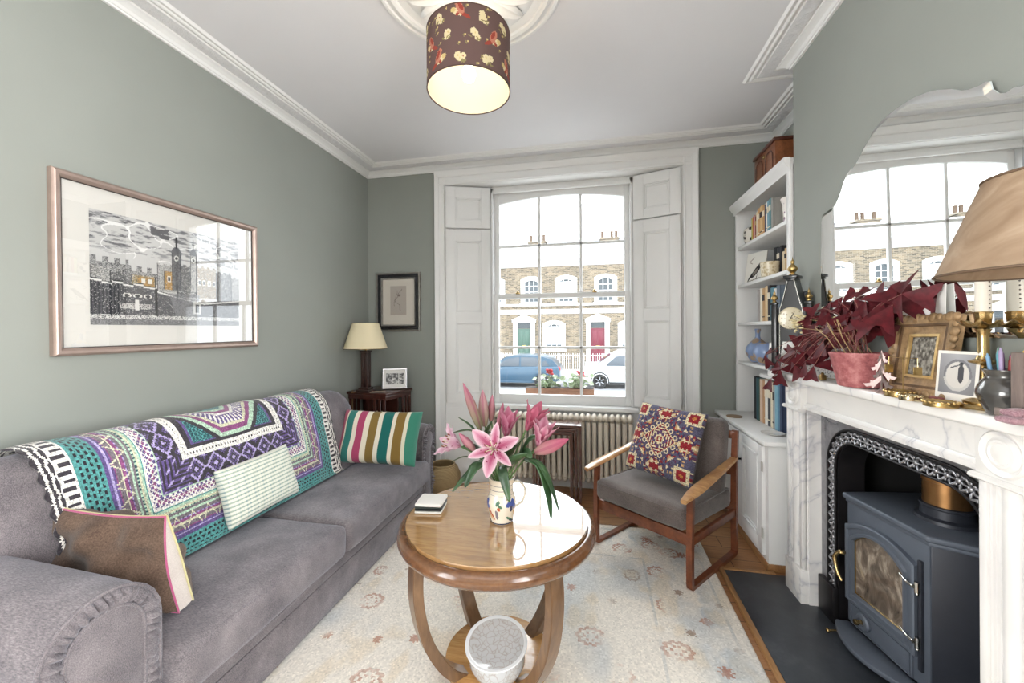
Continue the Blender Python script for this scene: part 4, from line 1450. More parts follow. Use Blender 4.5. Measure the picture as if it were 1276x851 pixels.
leaf(s8, [(-.375, 1.48, .895), (-.395, 1.44, .93), (-.425, 1.40, .925)], .034, .5); leaf(s8, [(-.34, 1.50, .90), (-.315, 1.47, .955), (-.30, 1.45, .995)], .036, -.3)
leaf(s4, [(-.37, 1.53, .90), (-.385, 1.51, .97), (-.41, 1.49, 1.02)], .038, .2); leaf(s6, [(-.30, 1.48, .90), (-.255, 1.45, .955), (-.225, 1.42, .945)], .036, .7)
leaf(s9, [(-.42, 1.50, .91), (-.455, 1.47, .955), (-.495, 1.44, .965)], .036, -.5); leaf(s5, [(-.29, 1.50, .92), (-.255, 1.50, .99), (-.215, 1.49, 1.01)], .034, .4)
# ------------------------------------------------------------------ low armchair with sledge legs, back by the cupboard
M_TEAK = wood('teak', rgb(86, 42, 24), rgb(138, 78, 46), 3, (3, 3, 3), .38, .1, dist=.8)
M_TEAKARM = wood('pale oiled teak arm', rgb(148, 96, 58), rgb(206, 164, 110), 3, (2, 9, 9), .3, .3)
M_UPH = fabric('grey brown tweed', rgb(76, 68, 66), rgb(122, 112, 108), 240, sheen=.35)
# local frame: x across (sitter's right = -x ... left), front towards -y
ch = E('armchair', 'low teak lounge armchair with grey cushions by the cupboard', 'armchair', (.425, 2.70, 0), (0, 0, math.atan2(-.40, .49)))
CW, CD = .632, .56
hx, hy = CW / 2, CD / 2
rect = lambda w, h: [(-w, -h), (w, -h), (w, h), (-w, h)]
for sx in (-1, 1):
    x = sx * hx
    bm = B()
    path = smooth_path([(x, -hy + .012, .53), (x, -hy + .004, .36), (x, -hy + .0, .20), (x, -hy + .0, .04)], 5) + [(x, -hy + .004, .024), (x, -hy + .02, .017)] + [(x, y, .017) for y in np.linspace(-hy + .06, hy - .06, 8)] + [(x, hy - .02, .018), (x, hy - .004, .026)] + smooth_path([(x, hy, .05), (x, hy - .004, .30), (x, hy + .004, .56), (x, hy + .022, .775)], 6)
    tube(bm, path, 1, sec=rect(.0125, .0165))
    O('sledge_leg', bm, M_TEAK, ch, 40)
    bm = B()
    box(bm, x - .012, x + .012, -hy + .01, hy, .245, .29, .004)
    O('side_rail', bm, M_TEAK, ch)
    # arm: flat paddle rising from a broad front to the back post
    bm = B()
    rows = []
    for k in range(17):
        s_ = k / 16
        y = -hy - .085 + s_ * (CD + .092)
        z = .525 + .075 * s_ ** 1.3 - .018 * (1 - s_) ** 6
        w = (.010 + .030 * math.sin(min(1, s_ * 3.2 + .18) * PI / 2)) * (1 - .45 * s_ ** 2)
        th = .010
        xo = x + sx * .010 * (1 - s_)
        rows.append([(xo - w, y, z), (xo - w * .8, y, z + th), (xo, y, z + th + .003), (xo + w * .8, y, z + th), (xo + w, y, z), (xo + w * .6, y, z - th), (xo - w * .6, y, z - th)])
    loft(bm, rows, close_u=True, caps=True)
    O('armrest', bm, M_TEAKARM, ch, 50)
bm = B()
box(bm, -hx, hx, -hy + .005, -hy + .028, .235, .30, .004)
O('front_rail', bm, M_TEAK, ch)
for z, y in ((.30, hy - .004), (.52, hy + .004), (.745, hy + .018)):
    bm = B(); box(bm, -hx, hx, y - .010, y + .012, z - .025, z + .025, .004)
    O('back_rail', bm, M_TEAK, ch)
bm = B()
for k in range(7):
    x = -hx + .09 + k * (CW - .18) / 6
    box(bm, x - .02, x + .02, -hy + .02, hy, .285, .295)
O('seat_webbing', bm, M_TEAK, ch)
bm = B()
soft_box(bm, (0, 0, 0), (CW - .03, CD + .035, .125), .035, (.004, .004, .018), (20, 20, 8), .004, 2, Matrix.Translation((0, -.015, .366)) @ Matrix.Rotation(R(-2.5), 4, 'X'))
sc = O('seat_cushion', bm, M_UPH, ch, 180)
bm = B()
zz = .055
P = [(-hx + .03, -hy - .012), (hx - .03, -hy - .012), (hx - .018, -hy + .01), (hx - .018, hy - .03), (-hx + .018, hy - .03), (-hx + .018, -hy + .01)]
tube(bm, [(x, y - .015, .366 + zz) for x, y in P], .004, 7, closed=True)
O('piping', bm, M_UPH, sc, 180)
bm = B()
soft_box(bm, (0, 0, 0), (CW - .05, .115, .48), .04, (.004, .022, .006), (20, 8, 20), .005, 8, Matrix.Translation((0, hy - .070, .605)) @ Matrix.Rotation(R(-9), 4, 'X'))
O('back_cushion', bm, M_UPH, ch, 180)

# kilim cushion
def kilim(U, V):
    c = np.zeros(U.shape + (3,)); c[:] = (92, 90, 114)
    n = 56
    q = lambda a: np.floor(a * n) / n
    x, y = q(U) + .5 / n - .5, q(V) + .5 / n - .5
    red, cream, plum, navy, tan, gold = (146, 44, 52), (220, 206, 172), (96, 56, 84), (60, 64, 98), (196, 160, 116), (186, 126, 70)
    man = np.abs(x) + np.abs(y)
    def p(m, q_): c[m] = q_
    gx, gy = np.floor(np.abs(x + y) * 24).astype(int), np.floor(np.abs(x - y) * 24).astype(int)
    hsh = (gx * 7 + gy * 7 + gx * gy * 3) % 11
    o_ = man > .33
    p(o_ & (hsh == 1), red); p(o_ & (hsh == 4), cream); p(o_ & (hsh == 6), plum); p(o_ & (hsh == 8), tan); p(o_ & (hsh == 9), navy)
    def blocks():
      for cx, cy in ((.375, .0), (-.375, 0), (0, .375), (0, -.375)):
          a, b_ = (x - cx) + (y - cy), (x - cx) - (y - cy)
          p((np.abs(a) < .15) & (np.abs(b_) < .15), plum)
          p((np.abs(a) < .10) & (np.abs(b_) < .10), red)
          p((np.abs(a) < .14) & (np.abs(b_) < .14) & ((np.floor(a * 16) + np.floor(b_ * 16)) % 2 == 0) & (np.maximum(np.abs(a), np.abs(b_)) > .07), cream)
          p((np.abs(a) < .16) & (np.abs(b_) < .16) & ((np.floor(a * 16) + np.floor(b_ * 16)) % 3 == 0) & (np.maximum(np.abs(a), np.abs(b_)) > .10), tan)
    # corner flowers
    for sx in (-1, 1):
        for sy in (-1, 1):
            dx, dy = x - sx * .385, y - sy * .385
            r = np.hypot(dx, dy); a = np.arctan2(dy, dx)
            p((np.abs(dx) < .095) & (np.abs(dy) < .095), cream)
            p((r < .085 * (.6 + .4 * np.abs(np.cos(4 * a)))), red); p(r < .025, gold)
    # inner lozenge field with scrolls
    p(man < .34, (84, 78, 104)); blocks()
    for k in range(4):
        a = k * PI / 2
        for t in (-.105, 0, .105):
            ca, sa = math.cos(a + PI / 4), math.sin(a + PI / 4)
            cx, cy = ca * .195 - sa * t, sa * .195 + ca * t
            r = np.hypot(U - .5 - cx, V - .5 - cy)
            p((np.abs(r - .026) < .008) & (man < .40), cream)
    p(man < .235, cream); p(man < .222, red)
    ch_ = (np.floor((x + y) * 26) + np.floor((x - y) * 26)) % 2 == 0
    p((man < .21) & (man > .14) & ch_, cream); p((man < .21) & (man > .14) & ~ch_ & (((x + y) * 13).astype(int) % 2 == 0), plum)
    p(man < .14, cream); p(man < .125, (96, 72, 108))
    r = np.hypot(x, y); a = np.arctan2(y, x)
    p(r < .075 * (.6 + .4 * np.abs(np.cos(4 * a))), cream); p(r < .04, red); p(r < .018, cream)
    c *= 1 + .10 * np.random.default_rng(2).standard_normal(c.shape[:2] + (1,))
    return np.clip(c, 0, 255)
o = pillow('kilim_cushion', .46, .46, .15, kilim, printed('kilim wool', .95, .4, 420, .1, sheen=.2), nu=112, nv=112, wr=.007, seed=12, pinch=.05, back=(70, 60, 62))
tag(o, 'square kilim cushion in red, cream and violet on the armchair', 'cushion')
place(o, cushion_matrix((.440, 2.720, .686), (.762, -.646, -.04), (.215, .335, .92)))
# ------------------------------------------------------------------ large framed print on the left wall
def frame_piece(bm, w, h, sec, y_sign=-1):
    """mitred moulding round a w x h rectangle (x,z), section sec: (inset from outer edge, depth from wall)"""
    rows = []
    for ins, d in sec:
        hx, hz = w / 2 - ins, h / 2 - ins
        rows.append([(-hx, -d, -hz), (hx, -d, -hz), (hx, -d, hz), (-hx, -d, hz)])
    loft(bm, rows, close_u=True)
    return bm
def castle(U, V, asp):
    c = np.zeros(U.shape + (3,)); c[:] = (206, 206, 204)
    X = U * asp
    n1, n2 = fbm(U, V, 9, 3, 3), fbm(U * 1.0, V * 2.6, 22, 8, 3)
    def p(m, q): c[m] = q
    # sky: broken grey cloud bars with white edges
    sky = V > .55
    p(sky & (n2 > .50) & (V > .60 + .1 * n1), (184, 184, 184)); p(sky & (n2 > .58) & (V > .68), (150, 150, 152)); p(sky & (n2 > .66) & (V > .72), (112, 112, 116))
    p(sky & (np.abs(fbm(U, V, 7, 30, 2) - .5) < .014) & (V > .62), (240, 240, 238))
    p((U > .33) & (U < .45) & (V > .86) & (V < .965) & (n2 > .4), (92, 92, 96))
    st = (np.random.default_rng(4).random(U.shape))
    hat = ((X * 70).astype(int) % 2 == 0)
    dark, mid, lt, och = (58, 58, 62), (122, 122, 124), (178, 178, 176), (188, 148, 80)
    # far roofs
    ridge = .53 + .025 * np.sign(np.sin(X * 70)) + .05 * (U < .2)
    far = (V < ridge) & (V > .40) & (U < .40)
    p(far, lt); p(far & (st > .45), mid); p(far & (st > .85), dark)
    # keep with battlement and two domed turrets
    def block(u0, u1, v0, v1, q, hatch=.5, bat=True):
        m = (U > u0) & (U < u1) & (V > v0) & (V < v1 + (.018 * (np.sin(X * 95) > 0) if bat else 0))
        p(m, q); p(m & (st < hatch * .5) , tuple(int(a * .62) for a in q)); p(m & (st > 1 - hatch * .18), (214, 212, 206))
        e = m & ((U < u0 + .005) | (U > u1 - .005)); p(e, (40, 40, 44))
    block(.37, .50, .34, .60, lt, .5); block(.41, .485, .36, .545, och, .35, False)
    block(.50, .64, .30, .62, mid, .9); block(.64, .80, .30, .63, (170, 150, 116), .8); block(.80, .93, .28, .60, mid, .7); block(.93, 1.0, .25, .56, lt, .8)
    for u in (.445, .665, .70, .74, .78): p((np.abs(U - u) < .012) & (np.abs(V - .47) < .03), (232, 230, 222)); p((np.abs(U - u) < .007) & (np.abs(V - .47) < .02), dark)
    for u0, u1, top in ((.465, .53, .74), (.595, .645, .75)):
        m = (U > u0) & (U < u1) & (V > .36) & (V < top); p(m, (120, 120, 122) if u0 < .5 else (196, 194, 188)); p(m & (st > .6), dark if u0 < .5 else mid)
        p(m & ((U < u0 + .006) | (U > u1 - .006)), (40, 40, 44))
        cu, w = (u0 + u1) / 2, (u1 - u0) / 2
        d = ((U - cu) / (w * 1.05)) ** 2 + ((V - top) / .065) ** 2
        p((d < 1) & (V > top), (92, 92, 96)); p((np.abs(U - cu) < .0045) & (V > top + .05) & (V < top + .17), dark); p((np.abs(U - cu) < .012) & (np.abs(V - top - .115) < .006), dark)
        p(((U - cu) / .016) ** 2 + ((V - top + .05) / .030) ** 2 < 1, (228, 228, 222)); p(((U - cu) / .009) ** 2 + ((V - top + .05) / .016) ** 2 < 1, dark)
    block(.21, .36, .36, .47, (176, 160, 124), .7, False); p((U > .25) & (U < .35) & (V > .37) & (V < .46) & (st > .3), och)
    for u in (.285, .325): p((np.abs(U - u) < .012) & (np.abs(V - .42) < .022), (232, 230, 222))
    block(.0, .17, .36, .50, lt, .8); block(.10, .22, .34, .47, mid, .6)
    # outer curtain wall, dark, with white coping
    cop = .385 - .05 * U + .018 * (np.sin(X * 38) > 0) * (U < .34)
    cop2 = np.where(U < .36, cop, .345 - .10 * np.clip((U - .36) / .34, 0, 1) ** .8 + .06 * np.clip((U - .70) / .3, 0, 1))
    wall = (V < cop2)
    p(wall, (96, 96, 100)); p(wall & (st > .55), (66, 66, 70)); p(wall & (U < .15) & hat, (44, 46, 54)); p(wall & (st > .93), (196, 196, 192))
    p((V < cop2) & (V > cop2 - .016), (232, 232, 228)); p((V > cop2) & (V < cop2 + .008), (40, 40, 44))
    p((U > .355) & (U < .37) & (V < .36), (46, 46, 50))
    for u in (.19, .25, .31):
        d = ((U - u) / .026) ** 2 + ((V - .275) / .022) ** 2; p((d < 1) & (V > .262), (226, 226, 220)); p((d < .35) & (V > .262), dark)
    p((U > .15) & (U < .33) & (V > .15) & (V < .20) & (st > .35), (206, 204, 200)); p((np.abs(U - .245) < .012) & (V > .14) & (V < .24), (224, 222, 218))
    wedge = (V < .33) & (U > .40) & (U < .72) & (np.abs(((U - .40) * 3.2) % 1 - .5) < .22 + .6 * (V - .1)) ; p(wedge & (st > .25), (136, 136, 138))
    p((np.abs(U - .645) < .028) & (V > .12) & (V < .26), (204, 204, 200)); p((np.abs(U - .645) < .014) & (V > .14) & (V < .23), dark)
    p((V < .095) & (V > .055) & (st > .35), (224, 224, 220)); p((V < .055), (110, 110, 112)); p((V < .055) & (st > .7), (160, 160, 160))
    return c
def print_sheet(name, w, h, fn, nu, nv, parent, y, mat, cx=0, cz=0):
    U, V = uvgrid(nu, nv)
    Xg, Zg = np.meshgrid(np.linspace(-w / 2, w / 2, nu + 1), np.linspace(-h / 2, h / 2, nv + 1))
    me = grid_mesh(name, Xg + cx, np.full(Xg.shape, y), Zg + cz, fn(U, V))
    return OM(name, me, mat, parent, 0)
M_PAPER = printed('printed paper', .8)
M_FRAMEGLASS = thin_glass('picture glass', (.97, .97, .97, 1), 1.8, 1.9)
M_ROSE = plain('brushed rose bronze frame', rgb(172, 152, 142), .38, .55, .12, 14, stretch=(1, 1, 1))
PW, PH = .992, .764
pic = E('framed_print', 'large framed black and ochre castle print above the sofa', 'picture', (XL + .003, 1.682, 1.698), (0, R(-.4), R(90)))
bm = B(); frame_piece(bm, PW, PH, [(0, 0), (0, .022), (.003, .027), (.010, .031), (.020, .030), (.029, .022), (.032, .014)])
O('frame', bm, M_ROSE, pic, 30)
bm = B(); frame_piece(bm, PW - .062, PH - .062, [(0, .015), (.001, .0172), (.004, .0172), (.004, .012)]); O('slip', bm, plain('dark slip', rgb(64, 56, 52), .5), pic)
bm = B(); box(bm, -PW / 2 + .02, PW / 2 - .02, -.009, 0, -PH / 2 + .02, PH / 2 - .02)
O('mount', bm, plain('ivory mount board', rgb(226, 224, 218), .9), pic)
print_sheet('print', .736, .505, lambda U, V: castle(U, V, 1.46), 260, 180, pic, -.0105, M_PAPER, -.0, .0)
bm = B(); quad(bm, [(-PW / 2 + .03, -.0135, -PH / 2 + .03), (PW / 2 - .03, -.0135, -PH / 2 + .03), (PW / 2 - .03, -.0135, PH / 2 - .03), (-PW / 2 + .03, -.0135, PH / 2 - .03)])
O('glass', bm, M_FRAMEGLASS, pic, 0)

# small framed drawing on the back wall
def sketch(U, V):
    c = np.zeros(U.shape + (3,)); c[:] = (168, 160, 152)
    k = np.abs(U - .5 - .16 * np.sin(V * 9) - .06 * np.sin(V * 23)) < .02; c[k & (V > .15) & (V < .9)] = (124, 114, 110)
    k = np.abs(U - .34 - .10 * np.sin(V * 7 + 2)) < .015; c[k & (V > .3) & (V < .85)] = (134, 124, 118)
    c[((U - .55) / .1) ** 2 + ((V - .68) / .04) ** 2 < 1] = (120, 108, 104)
    return c
pf = E('framed_drawing', 'small framed pencil drawing with a black frame on the back wall', 'picture', (-1.826, YB - .003, 1.692))
bm = B(); frame_piece(bm, .447, .553, [(0, 0), (0, .024), (.004, .028), (.012, .028), (.016, .022)]); O('silver_edge', bm, plain('tarnished silver leaf', rgb(150, 146, 140), .35, .7, .2, 30), pf, 30)
bm = B(); frame_piece(bm, .419, .525, [(.0, .02), (.004, .026), (.03, .026), (.034, .02)]); O('frame', bm, plain('black ebonised frame', rgb(22, 20, 26), .25, coat=.4), pf, 30)
bm = B(); frame_piece(bm, .352, .458, [(0, .018), (.002, .025), (.008, .024), (.013, .016), (.016, .010)]); O('silver_slip', bm, plain('silver slip', rgb(156, 152, 148), .3, .7, .15, 40), pf, 30)
bm = B(); box(bm, -.18, .18, -.011, 0, -.23, .23); O('mount', bm, plain('grey cream mount', rgb(196, 190, 180), .9), pf)
print_sheet('drawing', .165, .275, sketch, 40, 66, pf, -.0125, M_PAPER, 0, .015)

# ------------------------------------------------------------------ slatted revolving bookcase in the corner
M_MAHOG = wood('dark mahogany', rgb(44, 20, 16), rgb(82, 40, 30), 3, (6, 6, 1), .3, .3, dist=.7)
RB = (-1.905, 3.29); RBZ = R(-9); BW, BD, BZ = .40, .36, .885
rb = E('revolving_bookcase', 'dark mahogany slatted bookcase in the corner behind the sofa arm', 'bookcase', (RB[0], RB[1], 0), (0, 0, RBZ))
bm = B(); box(bm, -BW / 2 - .012, BW / 2 + .012, -BD / 2 - .012, BD / 2 + .012, BZ - .022, BZ, .005); O('top', bm, M_MAHOG, rb)
for z in (.06, .46):
    bm = B(); box(bm, -BW / 2 + .004, BW / 2 - .004, -BD / 2 + .004, BD / 2 - .004, z, z + .018); O('shelf', bm, M_MAHOG, rb)
bm = B(); box(bm, -BW / 2, BW / 2, -BD / 2, BD / 2, BZ - .062, BZ - .022, .002); O('frieze_rail', bm, M_MAHOG, rb)
bm = B(); box(bm, -BW / 2, BW / 2, -BD / 2, BD / 2, .0, .06, .004); O('plinth', bm, M_MAHOG, rb)
bm = B(); box(bm, -.012, .012, -BD / 2 + .01, BD / 2 - .01, .078, BZ - .06); box(bm, -BW / 2 + .01, BW / 2 - .01, -.008, .008, .078, BZ - .06); O('partition', bm, M_MAHOG, rb)
def slat(x0, x1, y0, y1):
    bm = B(); box(bm, x0, x1, y0, y1, .05, BZ - .05, .002); O('slat', bm, M_MAHOG, rb)
for s_ in (-1, 1):
    for k in range(3):      # three slats at one end of each face
        x = -BW / 2 + .012 + k * .050
        slat(*( (-BW / 2 + .0, -BW / 2 + .03) if (k == 0) else (x, x + .022)), s_ * BD / 2 - .008, s_ * BD / 2 + .004) if s_ == 1 else slat(BW / 2 - .03 - k * .05, BW / 2 - .004 - k * .05, -BD / 2 - .004, -BD / 2 + .008)
        y = BD / 2 - .014 - k * .050
        slat(BW / 2 - .008, BW / 2 + .004, y - .018, y + .008) if s_ == 1 else slat(-BW / 2 - .004, -BW / 2 + .008, -BD / 2 + .01 + k * .05, -BD / 2 + .034 + k * .05)
def book(label, loc, rot, th, d, h, col, group, page=rgb(226, 216, 196), parent=None, lean=0.0, band=None, mat=None):
    """closed book: spine towards local -x, thickness along y, height z"""
    t = E('book', label, 'book', loc, rot, group)
    if lean: t.rotation_euler = (rot[0] + lean, rot[1], rot[2])
    bm = B()
    box(bm, 0, d, 0, .003, 0, h, .001); box(bm, 0, d, th - .003, th, 0, h, .001)
    P = [(0, 0), (-.004, th * .2), (-.005, th * .5), (-.004, th * .8), (0, th), (.004, th), (.004, 0)]
    prism(bm, P, 'z', 0, h)
    m_ = mat or plain('book cloth', col, .65, var=.06, vscale=40)
    O('cover', bm, m_, t, 40)
    bm = B(); box(bm, .004, d - .004, .003, th - .003, .003, h - .003); O('pages', bm, M_PAGES, t, 0)
    if band:
        for z0, z1 in ((.62, .80), (.12, .15)):
            bm = B(); box(bm, -.0058, -.003, th * .12, th * .88, h * z0, h * z1); O('spine_label', bm, band, t, 0)
    return t
M_PAGES = plain('book pages', rgb(224, 214, 194), .9, var=.05, vscale=120, stretch=(1, 40, 1))
M_LAB = [plain('gilt spine label', rgb(190, 156, 92), .4, .4), plain('cream spine label', rgb(222, 212, 190), .7), plain('dark spine label', rgb(40, 36, 40), .6)]
# books on its upper shelf, spines to the room side (local +x face) -> turned half round
rbm = lambda x, y: (RB[0] + x * math.cos(RBZ) - y * math.sin(RBZ), RB[1] + x * math.sin(RBZ) + y * math.cos(RBZ))
yy = -BD / 2 + .022
for lab, th, h, col in (('olive green book showing in the corner bookcase', .042, .245, rgb(94, 104, 52)), ('white spined book in the corner bookcase', .014, .225, rgb(214, 212, 206)), ('navy blue book in the corner bookcase', .034, .232, rgb(34, 38, 62)), ('black book in the corner bookcase', .018, .215, rgb(30, 28, 32)), ('plum coloured book in the corner bookcase', .026, .205, rgb(84, 44, 52)), ('grey paperback in the corner bookcase', .024, .215, rgb(150, 146, 140))):
    yy += th + .001
    x, y = rbm(BW / 2 - .014, yy)
    book(lab, (x, y, .478), (0, 0, RBZ + PI), th, .14, h, col, 'books in the corner bookcase', band=M_LAB[1])
xx = -BW / 2 + .20
for lab, th, h, col in (('white magazine file behind the slats, leftmost of three', .022, .20, rgb(216, 212, 204)), ('white magazine file behind the slats, middle of three', .022, .205, rgb(206, 200, 194)), ('grey magazine file behind the slats, rightmost of three', .03, .19, rgb(160, 156, 152))):
    x, y = rbm(xx, -BD / 2 + .016); xx += .048
    book(lab, (x + th, y, .478), (0, 0, RBZ + PI / 2), th, .12, h, col, 'books in the corner bookcase')

# table lamp on it
lamp = E('table_lamp', 'table lamp with cream shade on the corner bookcase', 'lamp', (-1.962, 3.150, BZ + .001))
M_LST = wood('dark lamp column', rgb(36, 22, 20), rgb(66, 42, 36), 4, (6, 6, 1), .3, .3)
bm = B(); box(bm, -.062, .062, -.062, .062, 0, .022, .005); box(bm, -.045, .045, -.045, .045, .022, .04, .004); O('base', bm, M_LST, lamp)
bm = B()
for x in (-1, 1):
    for y in (-1, 1): box(bm, x * .017 - .014, x * .017 + .014, y * .017 - .014, y * .017 + .014, .04, .345, .003)
box(bm, -.038, .038, -.038, .038, .345, .362, .003)
O('column', bm, M_LST, lamp)
bm = B(); tube(bm, [(0, 0, .36), (0, 0, .42)], .008, 12); lathe(bm, [(.016, .40), (.016, .45), (.012, .455)], 16); O('lamp_holder', bm, M_BRASS, lamp)
def shade_mat(name, col, tr=.5):
    m, nt, b = new_mat(name)
    b.inputs['Base Color'].default_value = col; b.inputs['Roughness'].default_value = .8
    t = nt.nodes.new('ShaderNodeBsdfTranslucent'); t.inputs['Color'].default_value = col
    mx = nt.nodes.new('ShaderNodeMixShader'); mx.inputs[0].default_value = tr
    nt.links.new(b.outputs[0], mx.inputs[1]); nt.links.new(t.outputs[0], mx.inputs[2]); nt.links.new(mx.outputs[0], nt.nodes['Material Output'].inputs['Surface'])
    return m
bm = B(); lathe(bm, [(.182, .378), (.110, .598)], 56, caps=False); lathe(bm, [(.179, .379), (.108, .597)], 56, caps=False)
sh = O('lamp_shade', bm, shade_mat('cream lamp shade card', rgb(238, 226, 192), .18), lamp)
bm = B()
for r, z in ((.182, .378), (.110, .598)):
    bm = B(); tube(bm, [(r * math.cos(a), r * math.sin(a), z) for a in np.linspace(0, 2 * PI, 49)[:-1]], .0025, 6, closed=True); O('ring', bm, M_BRASS, sh, 180)
bm = B()
for a in (0, 2.09, 4.19): tube(bm, [(.006, 0, .45), (.109 * math.cos(a), .109 * math.sin(a), .59)], .0015, 5)
O('spider', bm, M_BRASS, sh, 180)
bm = B(); tube(bm, smooth_path([(-.05, -.04, .008), (-.075, -.09, .004), (-.10, -.06, .003), (-.14, .02, .003), (-.165, .05, -.03), (-.17, .05, -.3)], 6), .003, 6); O('flex', bm, plain('gold braided flex', rgb(150, 118, 70), .6), lamp, 180)

# three-photo frame leaning on top of the bookcase
def photos(U, V):
    c = np.zeros(U.shape + (3,)); c[:] = (216, 214, 210)
    for k, (u0, u1) in enumerate(((.10, .36), (.40, .66), (.70, .92))):
        m = (U > u0) & (U < u1) & (V > .18) & (V < .80)
        n_ = fbm(U, V, 14, 50 + k, 3)
        c[m] = 60 + 150 * np.clip((n_[m, None] - .25) * 2, 0, 1) * np.array([1, .99, .97])
    return c
fr = E('photo_display', 'silver multi photo frame propped on the corner bookcase', 'photo frame', (0, 0, 0), group=None)
fr.matrix_world = cushion_matrix((-1.782, 3.325, BZ + .098), (.90, .42, 0), (-.14, .30, .94))
bm = B(); frame_piece(bm, .215, .19, [(0, -.006), (0, .006), (.004, .009), (.012, .008), (.014, .004)]); O('frame', bm, plain('silver plate', rgb(206, 206, 208), .2, .85), fr, 30)
bm = B(); box(bm, -.10, .10, -.003, .006, -.088, .088); O('backing', bm, M_BLACK, fr)
print_sheet('photographs', .19, .165, photos, 60, 50, fr, -.0045, printed('glossy photographs', .25, coat=.5))
bm = B(); box(bm, -.02, .02, .004, .007, -.085, .04, .001, mat=Matrix.Translation((0, .0, 0)) @ Matrix.Rotation(R(14), 4, 'X')); O('strut', bm, M_BLACK, fr)
cd = E('paper_card', 'flat white card lying in front of the photo frame', 'card', (-1.86, 3.145, BZ), (0, 0, .3))
bm = B(); box(bm, -.075, .075, -.02, .02, 0.0005, .005, .001); O('sheet', bm, plain('pale card', rgb(196, 176, 160), .8), cd)

# woven basket on the floor behind the sofa arm
bk = E('floor_basket', 'round woven straw basket on the floor behind the sofa arm', 'basket', (-1.315, 3.30, 0))
m, nt, b = new_mat('woven straw')
v = texco(nt)
wv = nt.nodes.new('ShaderNodeTexWave'); wv.inputs['Scale'].default_value = 42; wv.bands_direction = 'Z'; wv.inputs['Distortion'].default_value = 1.5
nt.links.new(v, wv.inputs['Vector'])
nt.links.new(ramp(nt, wv.outputs['Fac'], [(.2, rgb(150, 120, 80)), (.7, rgb(212, 188, 142))]), b.inputs['Base Color']); b.inputs['Roughness'].default_value = .8
bump(nt, b, wv.outputs['Fac'], .8, .006)
bm = B(); lathe(bm, [(0, .004), (.10, .004), (.135, .03), (.155, .09), (.155, .16), (.13, .22), (.105, .245), (.098, .24), (.12, .21), (.14, .15), (.12, .03), (0, .02)], 48); O('body', bm, m, bk, 180)
bm = B(); tube(bm, [(.102 * math.cos(a), .102 * math.sin(a), .245) for a in np.linspace(0, 2 * PI, 49)[:-1]], .008, 8, closed=True); O('rim', bm, m, bk, 180)

# ------------------------------------------------------------------ column radiator under the window
rad = E('radiator', 'cream cast iron column radiator under the window', 'radiator', (-.31, 3.515, 0))
M_RAD = plain('cream radiator enamel', rgb(218, 208, 192), .35, var=.02, vscale=6)
bm = B()
for y in (-.04, .04):
    tube(bm, [(0, y, .15), (0, y, .62)], .0195, 10)
box(bm, -.018, .018, -.012, .012, .15, .62, .006)
ball(bm, (0, 0, .655), .03, .80, 2.0, 1.15, 14, 10); ball(bm, (0, 0, .125), .03, .80, 2.0, 1.0, 14, 10)
for z in (.645, .135): tube(bm, [(-.025, 0, z), (.025, 0, z)], .022, 12)
o0 = O('column', bm, M_RAD, rad, 60, loc=(-.60, 0, 0))
for k in range(1, 25):
    c_ = o0.copy(); COL.objects.link(c_); c_.parent = rad; c_.location = (-.60 + k * .05, 0, 0)
for x in (-.575, .575):
    bm = B(); box(bm, x - .012, x + .012, -.05, .05, 0.0, .11, .006); O('foot', bm, M_RAD, rad)
bm = B(); tube(bm, [(.60, 0, .135), (.645, 0, .135), (.652, 0, .12), (.652, 0, .002)], .011, 10); lathe(bm, [(.016, .11), (.018, .125), (.018, .155), (.013, .165)], 14, Matrix.Translation((.652, 0, 0))); O('valve', bm, plain('chrome', rgb(200, 200, 200), .2, 1), rad)

# ------------------------------------------------------------------ nest of three tables in front of it
M_NEST = wood('dark nest table wood', rgb(52, 24, 18), rgb(96, 50, 36), 3, (2, 8, 8), .22, .7)
def nest(label, x0, x1, y0, y1, z):
    t = E('nesting_table', label, 'table', ((x0 + x1) / 2, (y0 + y1) / 2, 0), group='nest of tables by the radiator')
    w, d = (x1 - x0) / 2, (y1 - y0) / 2
    bm = B(); box(bm, -w, w, -d, d, z - .013, z, .004); O('table_top', bm, M_NEST, t)
    for q in (-d + .012, d - .022):
        bm = B(); box(bm, -w + .018, w - .018, q, q + .010, z - .026, z - .013); O('apron', bm, M_NEST, t)
    for sx in (-1, 1):
        for sy in (-1, 1):
            bm = B(); tube(bm, [(sx * (w - .012), sy * (d - .016), z - .013), (sx * (w - .012), sy * (d - .016), z - .12), (sx * (w - .010), sy * (d - .014), .02), (sx * (w - .008), sy * (d - .010), 0)], 1, sec=[(-.009, -.009), (.009, -.009), (.009, .009), (-.009, .009)])
            O('leg', bm, M_NEST, t, 30)
        bm = B(); tube(bm, smooth_path([(sx * (w - .012), -d + .016, .10), (sx * (w - .012), 0, .07), (sx * (w - .012), d - .016, .10)], 5), .008, 8); O('stretcher', bm, M_NEST, t, 60)
nest('largest and outermost table of the dark wooden nest by the radiator', -.51, -.112, 3.235, 3.43, .645)
nest('middle table of the dark wooden nest by the radiator', -.475, -.147, 3.231, 3.415, .615)
nest('smallest and innermost table of the dark wooden nest by the radiator', -.44, -.182, 3.227, 3.40, .587)

